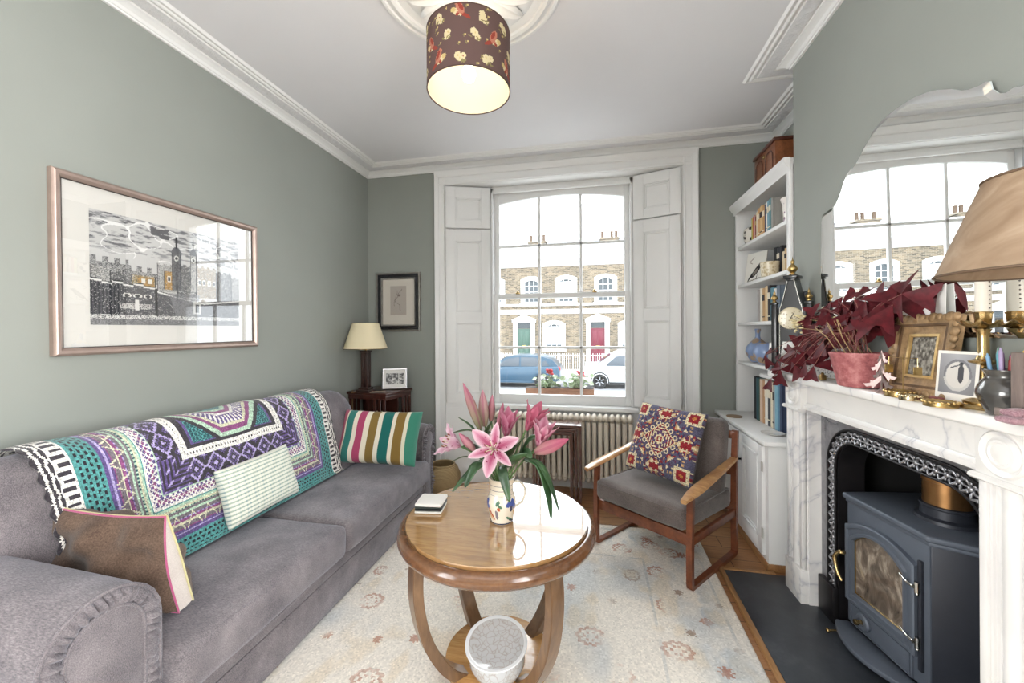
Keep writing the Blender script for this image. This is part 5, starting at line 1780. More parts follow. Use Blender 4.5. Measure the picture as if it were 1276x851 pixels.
# ------------------------------------------------------------------ pendant lamp
pd = E('pendant_lamp', 'ceiling pendant with a brown bird and blossom printed drum shade', 'lamp', (-.535, 1.675, ZC))
def birds(U, V):
    c = np.zeros(U.shape + (3,)); c[:] = (102, 80, 76)
    X, Y = U * 1.137, V * .245
    ZM = 1.55
    cream, yel, red, pink, olive = (214, 200, 160), (200, 178, 122), (150, 66, 54), (186, 122, 100), (134, 124, 84)
    rs = np.random.default_rng(17)
    def el(cx, cy, rx, ry, q, a=0.0):
        dx = (X - cx + .5685) % 1.137 - .5685; dy = Y - cy
        u, v = dx * math.cos(a) + dy * math.sin(a), -dx * math.sin(a) + dy * math.cos(a)
        c[(u / (rx * 1.25)) ** 2 + (v / (ry * 1.25)) ** 2 < 1] = q
    for k in range(95):
        x, y = rs.uniform(0, 1.137), rs.uniform(0, .245)
        el(x, y, .006, .002, olive, rs.uniform(0, 3)); el(x + .006, y + .004, .003, .003, yel)
    for i in range(11):
        for j in range(3):
            x = .05 + i * .1034 + (.05 if j % 2 else 0) + rs.uniform(-.012, .012); y = .04 + j * .083 + rs.uniform(-.012, .012)
            if (i + j) % 3 != 1:
                for q in range(4):
                    px, py = x + rs.uniform(-.015, .015), y + rs.uniform(-.014, .014)
                    for a in range(5): el(px + .0075 * math.cos(a * 1.257), py + .0075 * math.sin(a * 1.257), .0052, .0052, cream)
                    el(px, py, .0025, .0025, red if rs.random() < .3 else yel)
                for q in range(3): el(x + rs.uniform(-.022, .022), y - .016 + rs.uniform(-.006, .01), .008, .0025, olive, rs.uniform(-1, 1))
            else:
                s_ = 1 if (i % 2) else -1
                el(x, y, .020, .011, cream, .35 * s_); el(x + s_ * .022, y + .011, .0085, .008, yel); el(x - s_ * .028, y - .013, .019, .006, red, .5 * s_)
                el(x - s_ * .006, y + .020, .011, .023, pink, -.5 * s_); el(x - s_ * .009, y + .023, .006, .016, red, -.5 * s_); el(x - s_ * .004, y - .002, .010, .004, pink, .3 * s_); el(x + s_ * .004, y - .008, .006, .005, red)
    return c
nu, nv = 330, 72
th = np.linspace(0, 2 * PI, nu + 1); zz = np.linspace(-.50, -.255, nv + 1)
T_, Z_ = np.meshgrid(th, zz)
U, V = uvgrid(nu, nv)
me = grid_mesh('lamp_shade', .181 * np.cos(T_), .181 * np.sin(T_), Z_, birds(U, V))
shp = OM('lamp_shade', me, printed('printed shade linen', .85, .2, 600, transl=.12), pd, 180)
bm = B(); lathe(bm, [(.1785, -.499), (.1785, -.256)], 72, caps=False); O('lining', bm, shade_mat('cream shade lining', rgb(226, 218, 194), .12), shp, 180)
for z in (-.50, -.255):
    bm = B(); tube(bm, [(.180 * math.cos(a), .180 * math.sin(a), z) for a in np.linspace(0, 2 * PI, 73)[:-1]], .0028, 6, closed=True); O('ring', bm, plain('brown shade trim', rgb(78, 58, 52), .8), shp, 180)
bm = B()
for a in (.4, 2.5, 4.6): tube(bm, [(.018 * math.cos(a), .018 * math.sin(a), -.335), (.180 * math.cos(a), .180 * math.sin(a), -.258)], .0015, 5)
O('spider', bm, M_FROST, shp, 180)
bm = B(); tube(bm, [(0, 0, -.05), (0, 0, -.31)], .0035, 8); O('flex', bm, M_FROST, pd, 180)
bm = B(); lathe(bm, [(.016, -.30), (.019, -.31), (.019, -.36), (.015, -.372)], 20); O('lamp_holder', bm, M_FROST, pd)
bm = B(); lathe(bm, [(.05, -.05), (.048, -.066), (.02, -.078), (.005, -.082)], 32); O('ceiling_cup', bm, M_FROST, pd)
bm = B(); lathe(bm, [(.012, -.365), (.014, -.38), (.028, -.405), (.031, -.425), (.024, -.447), (.012, -.456), (0, -.458)], 24)
O('bulb', bm, plain('glowing bulb', rgb(255, 236, 200), .3, emit=((1, .88, .70, 1), 5)), pd, 180)
# ------------------------------------------------------------------ built-in cupboard in the alcove
cu = E('alcove_cupboard', 'white built in cupboard with two panelled doors beside the chimney breast', 'cupboard', (1.2, 3.02, 0))
CX, CY0, CY1, CZ = .98, 2.565, 3.478, .735
bm = B()
prism(bm, [(CX, CY0), (1.110, CY0), (1.110, YBF + .004), (XA - .004, YBF + .004), (XA - .004, CY1), (CX, CY1)], 'z', .045, CZ)
OW('carcass', bm, M_WHITE, cu)
bm = B()
prism(bm, [(.945, CY0 - .04), (1.112, CY0 - .04), (1.112, YBF + .003), (XA - .003, YBF + .003), (XA - .003, 3.495), (.945, 3.495)], 'z', CZ, CZ + .027, .006)
OW('worktop', bm, M_WHITE, cu)
bm = B(); box(bm, CX - .008, CX + .1, CY0 - .008, CY1, .0, .045, .004)
OW('plinth', bm, wood('oak quadrant plinth', rgb(120, 82, 50), rgb(166, 122, 80), 3, (8, 1, 8)), cu)
def cup_door(y0, y1, knob_y, hinge_y):
    bm = B(); x = CX
    st, z0, z1 = .062, .075, CZ - .02
    for a, b_, c, d in ((y0, y0 + st, z0, z1), (y1 - st, y1, z0, z1), (y0 + st, y1 - st, z0, z0 + .085), (y0 + st, y1 - st, z1 - st, z1)):
        box(bm, x - .02, x, a, b_, c, d, .002)
    d = OW('door', bm, M_WHITE, cu)
    bm = B(); box(bm, x - .008, x, y0 + st - .002, y1 - st + .002, z0 + .08, z1 - st + .002)
    for g, t in ((.0, .024), (.014, .017)):
        a0, a1, b0, b1 = y0 + st + g, y1 - st - g, z0 + .085 + g, z1 - st - g
        for q in ((a0, a0 + .014, b0, b1), (a1 - .014, a1, b0, b1), (a0, a1, b0, b0 + .014), (a0, a1, b1 - .014, b1)): box(bm, x - t, x - .004, *q, .003)
    p_ = O('panel', bm, M_WHITE, d); p_.data.transform(basis(cu).inverted())
    bm = B(); lathe(bm, [(0, -.034), (.008, -.034), (.0135, -.028), (.0135, -.022), (.007, -.014), (.006, 0), (.011, .0)], 20, Matrix.Translation((x - .02, knob_y, .535)) @ Matrix.Rotation(R(90), 4, 'Y'))
    k = O('knob', bm, M_BLACK, d, label='black knob'); k.data.transform(basis(cu).inverted())
    for z in (.18, .57):
        bm = B(); tube(bm, [(x - .021, hinge_y, z), (x - .021, hinge_y, z + .055)], .005, 8); box(bm, x - .022, x - .018, hinge_y - .012, hinge_y + .012, z, z + .055)
        k = O('hinge', bm, plain('painted steel hinge', rgb(200, 198, 194), .4, .3), d); k.data.transform(basis(cu).inverted())
cup_door(CY0 + .04, 2.985, 2.945, CY0 + .035)
cup_door(2.989, 3.42, 3.03, 3.425)

# ------------------------------------------------------------------ bookcase above it
bcs = E('alcove_bookcase', 'tall white built in bookcase above the alcove cupboard', 'bookcase', (1.26, 3.02, CZ + .027))
BX0, BX1, BY0, BY1 = 1.10, 1.412, 2.565, 3.478
ZB = CZ + .028
bm = B(); box(bm, BX0, BX1, BY1 - .028, BY1, ZB, 2.34, .002); OW('side_panel', bm, M_WHITE, bcs)
bm = B(); box(bm, 1.122, BX1, BY0, BY0 + .026, ZB, 2.34, .002); OW('side_panel', bm, M_WHITE, bcs)
bm = B(); box(bm, BX0 - .004, BX0 + .018, BY0 - .006, BY0 + .034, ZB, 2.36, .004); OW('pilaster', bm, M_WHITE, bcs)
bm = B(); box(bm, BX1 - .012, BX1, BY0, BY1, ZB, 2.34); OW('back_panel', bm, M_WHITE, bcs)
SHZ = (2.052, 1.757, 1.462, 1.162)
for z in SHZ:
    bm = B(); box(bm, BX0 + .006, BX1 - .012, BY0 + .024, BY1 - .028, z - .024, z, .004); OW('shelf', bm, M_WHITE, bcs)
bm = B(); box(bm, BX0 + .003, BX1 - .012, BY0 + .024, 3.02, 1.082, 1.106, .004); OW('shelf', bm, M_WHITE, bcs)
bm = B()
sec = [(0, 2.315), (-.004, 2.315), (-.006, 2.33), (-.022, 2.348), (-.030, 2.362), (-.034, 2.366), (-.034, 2.392), (0, 2.392)]
prism(bm, [(BX0 + a, z) for a, z in sec], 'y', BY0 - .012, BY1 + .012)
box(bm, BX0 - .001, BX1, BY0, BY1, 2.34, 2.392)
OW('top_cornice', bm, M_WHITE, bcs)

# wooden chest on top
M_CHEST = wood('polished chest wood', rgb(94, 52, 30), rgb(146, 90, 56), 3, (6, 1, 6), .3, .3)
M_CHESTD = wood('dark chest side', rgb(58, 28, 20), rgb(92, 50, 36), 3, (1, 6, 6), .35, .2)
cb = E('wooden_chest', 'brown wooden chest with arched front panels on top of the white bookcase', 'chest', (1.245, 2.965, 2.393))
bm = B(); box(bm, -.125, .125, -.165, .165, 0, .205, .003); O('body', bm, [M_CHEST], cb)
bm = B(); box(bm, -.136, .13, -.176, .172, .205, .226, .005); O('lid', bm, M_CHESTD, cb)
for y in (-.08, .08):
    bm = B()
    P = [(-.055, .03), (.055, .03), (.055, .13)] + [(.055 * math.cos(a), .13 + .04 * math.sin(a)) for a in np.linspace(.2, PI - .2, 9)] + [(-.055, .13)]
    tube(bm, [(-.127, y + a, z) for a, z in P], .0035, 6, closed=True); O('panel_moulding', bm, M_CHESTD, cb)
bm = B(); lathe(bm, [(0, -.010), (.012, -.006), (.013, 0)], 14, Matrix.Translation((-.125, 0, .17)) @ Matrix.Rotation(R(90), 4, 'Y')); O('keyhole_plate', bm, M_BRASS, cb)

# books and pots
def shelf_books(specs, y_start, z, group, x0=1.125, fat=1.0):
    """specs far to near: (label, thickness, height, depth, colour, label index or None); spines face the room (-x)"""
    y = y_start
    for lab, th, h, d, col, li in specs:
        th *= fat
        y -= th + .0012
        book(lab, (x0 + .004, y, z + .0005), (0, 0, 0), th, d, h, col, group, band=M_LAB[li] if li is not None else None)
    return y
G1, G2, G3, G5 = 'books on the top shelf', 'books on the second shelf', 'books on the third shelf', 'tall books standing on the cupboard top'
shelf_books([('yellow green book, first in the row on the top shelf', .022, .165, .12, rgb(176, 168, 88), None), ('orange red thin book beside the yellow green one', .016, .17, .12, rgb(176, 84, 62), None), ('pink grey thin book on the top shelf', .018, .175, .12, rgb(186, 150, 146), None), ('dark red thin book on the top shelf', .014, .16, .12, rgb(112, 46, 44), 0), ('pale cream thin book on the top shelf', .014, .185, .13, rgb(214, 200, 172), None), ('thick tan book, first of three tan ones on the top shelf', .036, .20, .14, rgb(194, 152, 106), 1), ('thick sand coloured book, middle of three tan ones on the top shelf', .034, .205, .14, rgb(206, 172, 124), 2), ('ochre book, last of three tan ones on the top shelf', .030, .20, .14, rgb(182, 140, 90), 1), ('dark blue slim book on the top shelf', .014, .195, .14, rgb(44, 52, 78), None), ('white slim book on the top shelf', .016, .20, .14, rgb(220, 218, 212), 2), ('light blue book on the top shelf', .024, .205, .14, rgb(120, 158, 172), 1), ('teal book on the top shelf', .024, .21, .14, rgb(86, 126, 132), 1), ('grey book nearest the white jar on the top shelf', .022, .205, .14, rgb(150, 148, 142), None)], 3.215, SHZ[0], G1, 1.125, 1.22)
shelf_books([('black book in the dark group on the second shelf', .030, .205, .13, rgb(28, 28, 32), None), ('charcoal book with pale label on the second shelf', .03, .195, .13, rgb(48, 48, 54), 1), ('near black slim book on the second shelf', .02, .20, .13, rgb(34, 32, 36), None), ('cream paperback, first of the pale row on the second shelf', .022, .155, .12, rgb(216, 200, 168), None), ('tan paperback on the second shelf', .02, .17, .12, rgb(196, 164, 122), 2), ('sand paperback on the second shelf', .022, .18, .12, rgb(206, 180, 140), None), ('beige tall paperback on the second shelf', .022, .195, .12, rgb(212, 192, 158), 2), ('brown paperback on the second shelf', .02, .20, .12, rgb(160, 118, 82), None), ('ivory paperback on the second shelf', .02, .205, .12, rgb(222, 212, 190), None), ('grey brown paperback nearest the pilaster on the second shelf', .022, .21, .12, rgb(140, 122, 104), None)], 3.035, SHZ[1], G2, 1.20, 1.5)
shelf_books([('grey book, first in the row on the third shelf', .024, .225, .14, rgb(150, 144, 140), None), ('ivory book on the third shelf', .02, .23, .14, rgb(220, 212, 194), None), ('tan book with dark label on the third shelf', .026, .225, .14, rgb(188, 150, 106), 2), ('pale sand book on the third shelf', .022, .235, .14, rgb(208, 184, 146), None), ('black book with pale label on the third shelf', .024, .235, .14, rgb(34, 32, 36), 1), ('teal blue book on the third shelf', .03, .215, .14, rgb(84, 128, 142), None), ('white book on the third shelf', .018, .205, .14, rgb(216, 216, 210), None), ('grey blue book nearest the clock on the third shelf', .03, .22, .14, rgb(96, 108, 120), None)], 3.11, SHZ[2], G3, 1.125, 1.75)
shelf_books([('black tall book, first in the row on the cupboard top', .030, .305, .17, rgb(34, 34, 38), None), ('dark teal tall book on the cupboard top', .030, .30, .17, rgb(40, 78, 84), None), ('deep green slim tall book on the cupboard top', .016, .295, .17, rgb(58, 84, 76), None), ('pinkish cream tall book on the cupboard top', .034, .298, .17, rgb(206, 180, 158), None), ('tan tall book on the cupboard top', .030, .295, .17, rgb(180, 140, 104), None), ('white tall book on the cupboard top', .034, .30, .17, rgb(222, 220, 214), 1), ('black and white patterned tall book on the cupboard top', .034, .302, .17, rgb(74, 74, 78), 1), ('ivory tall book on the cupboard top', .026, .298, .17, rgb(214, 204, 180), None), ('grey tall book on the cupboard top', .020, .295, .17, rgb(158, 156, 150), 2), ('light blue tall book on the cupboard top', .030, .30, .17, rgb(120, 164, 182), None), ('steel blue tall book on the cupboard top', .022, .298, .17, rgb(84, 122, 146), None), ('navy tall book nearest the fireplace on the cupboard top', .026, .295, .17, rgb(44, 56, 84), None)], 3.20, CZ + .028, G5, 1.13, 1.3)
def vessel(name, label, cat, loc, prof, mat, parts=(), n=40):
    t = E(name, label, cat, loc)
    bm = B(); lathe(bm, prof, n, caps=False); O('body', bm, mat, t, 60)
    for pn, pb, pm in parts: O(pn, pb, pm, t, 60)
    return t
def spots(name, base, ink, scale, thr=.5):
    m, nt, b = new_mat(name)
    v = texco(nt)
    vo = nt.nodes.new('ShaderNodeTexVoronoi'); vo.inputs['Scale'].default_value = scale
    nt.links.new(v, vo.inputs['Vector'])
    nt.links.new(ramp(nt, vo.outputs['Distance'], [(0, ink), (thr - .08, ink), (thr, base)]), b.inputs['Base Color'])
    b.inputs['Roughness'].default_value = .3; b.inputs['Coat Weight'].default_value = .4
    return m
M_PIERC = spots('white pierced pottery', rgb(222, 216, 206), rgb(46, 38, 34), 26, .42)
vessel('pottery_bowl', 'round white bowl with dark pierced pattern at the end of the top shelf', 'bowl', (1.205, 3.345, SHZ[0] + .001), smooth_path([(0, .002), (.045, .002), (.07, .012), (.082, .05), (.084, .10), (.076, .124), (.070, .124), (.077, .10), (.074, .05), (.04, .012), (0, .010)], 3), M_PIERC)
vessel('china_jar', 'white china jar with violet pattern at the near end of the top shelf', 'jar', (1.185, 2.72, SHZ[0] + .001), smooth_path([(0, .002), (.04, .002), (.05, .012), (.052, .06), (.058, .12), (.066, .150), (.060, .150), (.052, .12), (.046, .06), (.04, .012), (0, .01)], 3), spots('violet sprig china', rgb(228, 222, 216), rgb(112, 78, 104), 30, .34))
vessel('cache_pot', 'low cream textured pot in front of the books on the second shelf', 'pot', (1.155, 2.975, SHZ[1] + .001), smooth_path([(0, .002), (.045, .002), (.052, .012), (.056, .07), (.058, .098), (.052, .098), (.050, .07), (.046, .014), (0, .01)], 3), spots('cream raffia glaze', rgb(216, 204, 176), rgb(186, 168, 132), 60, .5))
def bird_card(U, V):
    c = np.zeros(U.shape + (3,)); c[:] = (222, 220, 212)
    def el(cx, cy, rx, ry, q, a=0.0):
        dx, dy = U - cx, V - cy
        u, v = dx * math.cos(a) + dy * math.sin(a), -dx * math.sin(a) + dy * math.cos(a)
        c[(u / rx) ** 2 + (v / ry) ** 2 < 1] = q
    d = (44, 42, 44)
    el(.55, .36, .30, .10, d, .75); el(.74, .55, .10, .075, d); el(.85, .58, .06, .02, d); el(.28, .18, .18, .035, d, .9); el(.52, .33, .16, .06, (120, 112, 104), .75)
    el(.62, .16, .012, .10, d); el(.5, .08, .4, .012, (110, 100, 90), .15); el(.3, .78, .14, .02, (160, 150, 140), .5); el(.25, .66, .10, .015, (160, 150, 140), -.4)
    return c
bc_ = E('bird_picture', 'white card printed with a black bird standing on the second shelf', 'picture', (1.150, 3.245, SHZ[1] + .001), (R(-9), 0, R(-66)))
bm = B(); box(bm, -.09, .09, .001, .006, 0, .225, .001); O('board', bm, plain('card board', rgb(218, 214, 206), .8), bc_)
print_sheet('picture_face', .178, .223, bird_card, 60, 76, bc_, .0004, M_PAPER, 0, .1125)
M_BLUEV = spots('blue lustre glaze', rgb(126, 146, 184), rgb(164, 140, 116), 16, .5)
vessel('blue_vase', 'blue mottled bottle vase with long neck on the fourth shelf', 'vase', (1.185, 3.27, SHZ[3] + .001), smooth_path([(0, .003), (.035, .003), (.05, .015), (.078, .07), (.074, .115), (.045, .155), (.020, .178), (.016, .21), (.020, .245), (.016, .245), (.012, .21), (.014, .18), (0, .17)], 4), M_BLUEV)
vessel('blue_vase', 'round blue mottled globe vase beside the bottle vase on the fourth shelf', 'vase', (1.165, 3.065, SHZ[3] + .001), smooth_path([(0, .003), (.035, .003), (.055, .015), (.082, .07), (.078, .112), (.05, .146), (.034, .152), (.030, .150), (.045, .14), (.07, .1), (0, .06)], 4), M_BLUEV)
vessel('mug', 'dark grey mug behind the blue vases on the fourth shelf', 'mug', (1.21, 2.90, SHZ[3] + .001), [(0, .002), (.042, .002), (.045, .02), (.045, .19), (.041, .19), (.040, .02), (0, .01)], plain('slate glaze', rgb(84, 92, 108), .4))
ct = E('wooden_coaster', 'thin brown round coaster at the far end of the cupboard top', 'coaster', (1.01, 3.23, CZ + .028)); bm = B(); lathe(bm, [(0, 0), (.052, 0), (.054, .003), (.052, .006), (0, .006)], 32); O('disc', bm, wood('coaster wood', rgb(120, 92, 60), rgb(160, 128, 90)), ct)
vessel('saucer', 'white saucer on the near end of the cupboard top', 'saucer', (1.065, 2.72, CZ + .0275), [(0, .001), (.04, .001), (.062, .008), (.064, .011), (.04, .005), (0, .004)], plain('white china', rgb(226, 222, 218), .25, coat=.4))
# ------------------------------------------------------------------ marble chimneypiece (local x runs along the wall to the camera, -y into the room)
def marble():
    m, nt, b = new_mat('white veined marble')
    v = texco(nt)
    w1 = noise(nt, v, 2.2, 5, .5, 1.0)
    vein = mathn(nt, 'ABSOLUTE', mathn(nt, 'SUBTRACT', w1, .5))
    c1 = ramp(nt, vein, [(0, rgb(190, 190, 194)), (.006, rgb(212, 211, 211)), (.03, rgb(228, 226, 223)), (.3, rgb(234, 232, 228))])
    big = ramp(nt, noise(nt, v, 2.0, 3), [(.35, (.88, .88, .89, 1)), (.6, (1, 1, 1, 1))])
    c = mixc(nt, 1.0, c1, big, 'MULTIPLY')
    nt.links.new(c, b.inputs['Base Color']); b.inputs['Roughness'].default_value = .28
    b.inputs['Coat Weight'].default_value = .25
    return m
M_MARBLE = marble()
TH = R(1.5)
cp = E('chimneypiece', 'white marble chimneypiece with roundels around the black stove', 'fireplace', (XB, 2.43, 0), (0, 0, R(-90) + TH))
def wall_y(u): return u * math.tan(TH) + .0008          # the wall plane seen from the turned frame (+y is into the wall)
SZ0, SZ1 = 1.142, 1.178
def leg(u0, u1):
    yb = min(wall_y(u0), wall_y(u1)) - .002
    w = u1 - u0
    bm = B(); box(bm, u0 - .006, u1 + .006, -.104, yb, 0, .18, .004); O('plinth_block', bm, M_MARBLE, cp)
    bm = B(); box(bm, u0, u1, -.080, yb, .18, .985, .002)
    for a, b_, d in ((0, .022, .095), (.022, .030, .088), (.040, .046, .084), (1 - .046 / w * w, 0, 0)):
        if b_: box(bm, u0 + a, u0 + b_, -d, -.07, .18, .985, .002); box(bm, u1 - b_, u1 - a, -d, -.07, .18, .985, .002)
    P = [(u0 + .050 + (w - .1) * t, -.080 - .016 * math.sin(PI * t) ** .6) for t in np.linspace(0, 1, 13)]
    prism(bm, P + [(u1 - .05, -.07), (u0 + .05, -.07)], 'z', .18, .985)
    O('pilaster', bm, M_MARBLE, cp)
    bm = B(); prism(bm, [(-.075, .985), (-.108, .985), (-.114, .990), (-.114, .997), (-.106, 1.003), (-.075, 1.003)], 'x', u0 - .010, u1 + .010, .0)
    O('capital', bm, M_MARBLE, cp)
    bm = B(); box(bm, u0 - .004, u1 + .004, -.100, yb, 1.0, SZ0, .003); blk = O('corner_block', bm, M_MARBLE, cp)
    bm = B()
    lathe(bm, [(.064, -.002), (.063, .004), (.058, .008), (.050, .004), (.046, .001), (.040, .003), (.036, .010), (.030, .011), (.027, .007), (.022, .008), (.012, .012), (0, .013)], 48, Matrix.Translation(((u0 + u1) / 2, -.100, 1.072)) @ Matrix.Rotation(R(90), 4, 'X'), caps=False)
    O('roundel', bm, M_MARBLE, blk, 50)
leg(0, .148); leg(1.072, 1.22)
bm = B(); box(bm, .148, 1.072, -.070, wall_y(.148) - .002, 1.0, SZ0)
prism(bm, [(-.070, 1.0), (-.084, 1.0), (-.086, 1.006), (-.086, 1.018), (-.080, 1.024), (-.076, 1.030), (-.070, 1.032)], 'x', .148, 1.072)
prism(bm, [(-.070, 1.118), (-.078, 1.120), (-.084, 1.128), (-.090, 1.132), (-.094, SZ0), (-.070, SZ0)], 'x', .148, 1.072)
O('frieze', bm, M_MARBLE, cp)
for a, b_ in ((.148, .160), (1.060, 1.072)):
    bm = B(); box(bm, a, b_, -.068, wall_y(a) - .002, 0, 1.0); O('jamb', bm, M_MARBLE, cp)
bm = B()
P = [(-.07, wall_y(-.07) - .002), (-.07, -.162), (1.29, -.162), (1.29, wall_y(1.29) - .002)]
prism(bm, P, 'z', SZ0, SZ1, .008, 3)
O('mantel_shelf', bm, M_MARBLE, cp)

# cast iron insert with a foliate band
M_IRON = plain('polished cast iron', rgb(150, 150, 154), .32, .85, .25, 24, bmp=.2, bscale=120)
M_IRONDK = plain('blackleaded iron', rgb(34, 32, 34), .42, .5, .2, 20)
ins_ = E('fireplace_insert', 'polished cast iron fireplace insert with scrolling leaf border inside the marble', 'fireplace insert', (XB, 2.43, 0), (0, 0, R(-90) + TH))
U0, U1, UT = .161, 1.059, .999
H0, H1, HT, HR = .290, 1.004, .885, .13
def hole(o_, n=14):
    """opening outline from the lower left up and over, grown outwards by o_"""
    P = [(H0 - o_, 0), (H0 - o_, .2), (H0 - o_, .4), (H0 - o_, HT - HR)]
    P += [(H0 + HR - (HR + o_) * math.cos(a), HT - HR + (HR + o_) * math.sin(a)) for a in np.linspace(0, PI / 2, n)[1:]]
    P += [(H0 + HR + (H1 - H0 - 2 * HR) * t, HT + o_) for t in np.linspace(0, 1, 20)[1:-1]]
    P += [(H1 - HR + (HR + o_) * math.sin(a), HT - HR + (HR + o_) * math.cos(a)) for a in np.linspace(0, PI / 2, n)]
    P += [(H1 + o_, .4), (H1 + o_, .2), (H1 + o_, 0)]
    return P
bm = B()
inn = hole(.075); outP = []
for x, z in inn:      # project to the rectangular outer edge
    cx, cz = (U0 + U1) / 2, 0.45
    if z <= HT - HR: outP.append((U0 if x < cx else U1, z))
    else:
        k = min(((U0 if x < cx else U1) - cx) / (x - cx) if abs(x - cx) > 1e-6 else 9, (UT - cz) / (z - cz))
        outP.append((cx + (x - cx) * k, cz + (z - cz) * k))
loft(bm, [[(x, -.012, z) for x, z in outP], [(x, -.012, z) for x, z in inn], [(x, -.004, z) for x, z in inn]])
loft(bm, [[(x, -.012, z) for x, z in outP], [(x, .0, z) for x, z in outP]])
O('face_plate', bm, M_IRON, ins_, 40)
bm = B()
for o_, d, r in ((.072, .014, .006), (.010, .016, .005), (.062, .010, .003)):
    tube(bm, [(x, -d, z) for x, z in hole(o_)], r, 8)
loft(bm, [[(x, -.006, z) for x, z in hole(.07)], [(x, -.006, z) for x, z in hole(.006)], [(x, .10, z) for x, z in hole(.0)]])
O('border', bm, M_IRONDK, ins_, 60)
bm = B()
path = hole(.038, 18)
P3 = [Vector((x, -.010, z)) for x, z in path]
L = [0]
for a, b_ in zip(P3, P3[1:]): L.append(L[-1] + (b_ - a).length)
def at(s_):
    for i in range(len(L) - 1):
        if L[i + 1] >= s_:
            t = (s_ - L[i]) / max(1e-9, L[i + 1] - L[i]); p = P3[i].lerp(P3[i + 1], t); d = (P3[i + 1] - P3[i]).normalized(); return p, d
    return P3[-1], (P3[-1] - P3[-2]).normalized()
s_ = .16; k = 0
while s_ < L[-1] - .03:
    p, d = at(s_); nrm = Vector((-d.z, 0, d.x))
    if k % 2 == 0:
        ball(bm, p, .0105, 1, .8, 1, 10, 7)
        for q in (-1, 1):
            for w_ in (-1, 1):
                c_ = p + nrm * .016 * q + d * .008 * w_
                ball(bm, c_, .0062, 1, .7, 1, 8, 5)
    else:
        for q in (-1, 1):
            cur = [p + d * (-.013 + .026 * t) + nrm * q * (.006 + .016 * math.sin(PI * t)) + Vector((0, -.004 * math.sin(PI * t), 0)) for t in np.linspace(0, 1, 7)]
            tube(bm, cur, [.002, .004, .0052, .0055, .0052, .004, .002], 6)
        tube(bm, [p - d * .011, p + Vector((0, -.005, 0)), p + d * .011], .0035, 6)
    s_ += .021; k += 1
O('leaf_ornament', bm, M_IRON, ins_, 60)
for cu_, sgn in ((U0 + .03, 1), (U1 - .03, -1)):      # spandrel sprays
    bm = B()
    for i in range(9):
        a = i / 8
        ball(bm, (cu_ + sgn * a * .10, -.013, UT - .035 - .012 * math.sin(a * 3)), .011 - .006 * a, 1, .6, .8, 8, 6); ball(bm, (cu_ + sgn * .004, -.013, UT - .035 - a * .09), .010 - .006 * a, .8, .6, 1, 8, 6)
    O('corner_ornament', bm, M_IRON, ins_, 60)
for a, b_ in ((U0, H0), (H1, U1)):
    bm = B(); box(bm, a + .004, b_ - .004, -.034, -.002, 0.0145, .185, .006); O('foot_block', bm, M_IRONDK, ins_)

# hearth
def slate():
    m, nt, b = new_mat('dark slate hearth')
    v = texco(nt)
    f = noise(nt, v, 5, 6, .65)
    nt.links.new(ramp(nt, f, [(.3, rgb(44, 48, 54)), (.55, rgb(62, 66, 72)), (.8, rgb(92, 96, 102))]), b.inputs['Base Color'])
    b.inputs['Roughness'].default_value = .42
    bump(nt, b, noise(nt, v, 40, 4), .15, .003)
    return m
M_SLATE = slate()
he = E('hearth', 'dark slate hearth slab with oak edging in front of the stove', 'hearth', (.95, 1.8, 0))
bm = B(); prism(bm, [(.728, 1.14), (1.112, 1.14), (1.112, 1.40), (1.60, 1.40), (1.60, 2.24), (1.112, 2.24), (1.112, 2.515), (.728, 2.515)], 'z', .0, .014, .003); OW('slab', bm, M_SLATE, he)
M_EDGE = wood('oak hearth edging', rgb(132, 92, 54), rgb(180, 136, 88), 3, (8, 1, 8))
bm = B(); box(bm, .70, .727, 1.11, 2.545, 0, .017, .004); OW('edging', bm, M_EDGE, he)
bm = B(); box(bm, .727, 1.0, 2.516, 2.545, 0, .017, .004); OW('edging', bm, M_EDGE, he)
bm = B(); box(bm, .727, 1.10, 1.11, 1.139, 0, .017, .004); OW('edging', bm, M_EDGE, he)

# ------------------------------------------------------------------ stove
def stove_paint(name, c1, c2, r=.5):
    return plain(name, c1, r, .25, .08, 12, bmp=.05, bscale=200)
M_STOVE = stove_paint('slate blue stove enamel', rgb(88, 95, 106), 0)
M_STOVED = stove_paint('dark stove steel', rgb(46, 49, 57), 0, .45)
M_CHROME = plain('polished steel', rgb(206, 204, 198), .18, 1.0)
SX, SY = 1.135, 2.105
st = E('wood_stove', 'blue grey cast iron wood burning stove standing in the fireplace', 'stove', (SX, SY, .0145), (0, 0, R(-90 + 8)))
SW = .385           # flat front from u=0 to SW, canted sides beyond
def body_plan(g=0.0, gz=0.0):
    return [(-g * .4, -g), (SW + g * .4, -g), (SW + .085 + g, .115), (SW + .085 + g, .37), (-.010 - g * .3, .37), (-.010 - g * .3, .08)]
bm = B(); prism(bm, body_plan(), 'z', .06, .615, .006); O('body', bm, M_STOVED, st)
bm = B(); box(bm, .0, SW, -.004, .01, .06, .612, .003); O('front_plate', bm, M_STOVE, st)
bm = B(); prism(bm, body_plan(.022), 'z', .615, .640, .008, 3); prism(bm, body_plan(.010), 'z', .60, .616, .004); O('top_plate', bm, M_STOVE, st)
for u, y in ((.03, .03), (SW - .03, .03), (.03, .33), (SW + .02, .33)):
    bm = B(); lathe(bm, [(.024, 0), (.018, .02), (.016, .062)], 12, Matrix.Translation((u, y, 0))); O('foot', bm, M_STOVED, st)
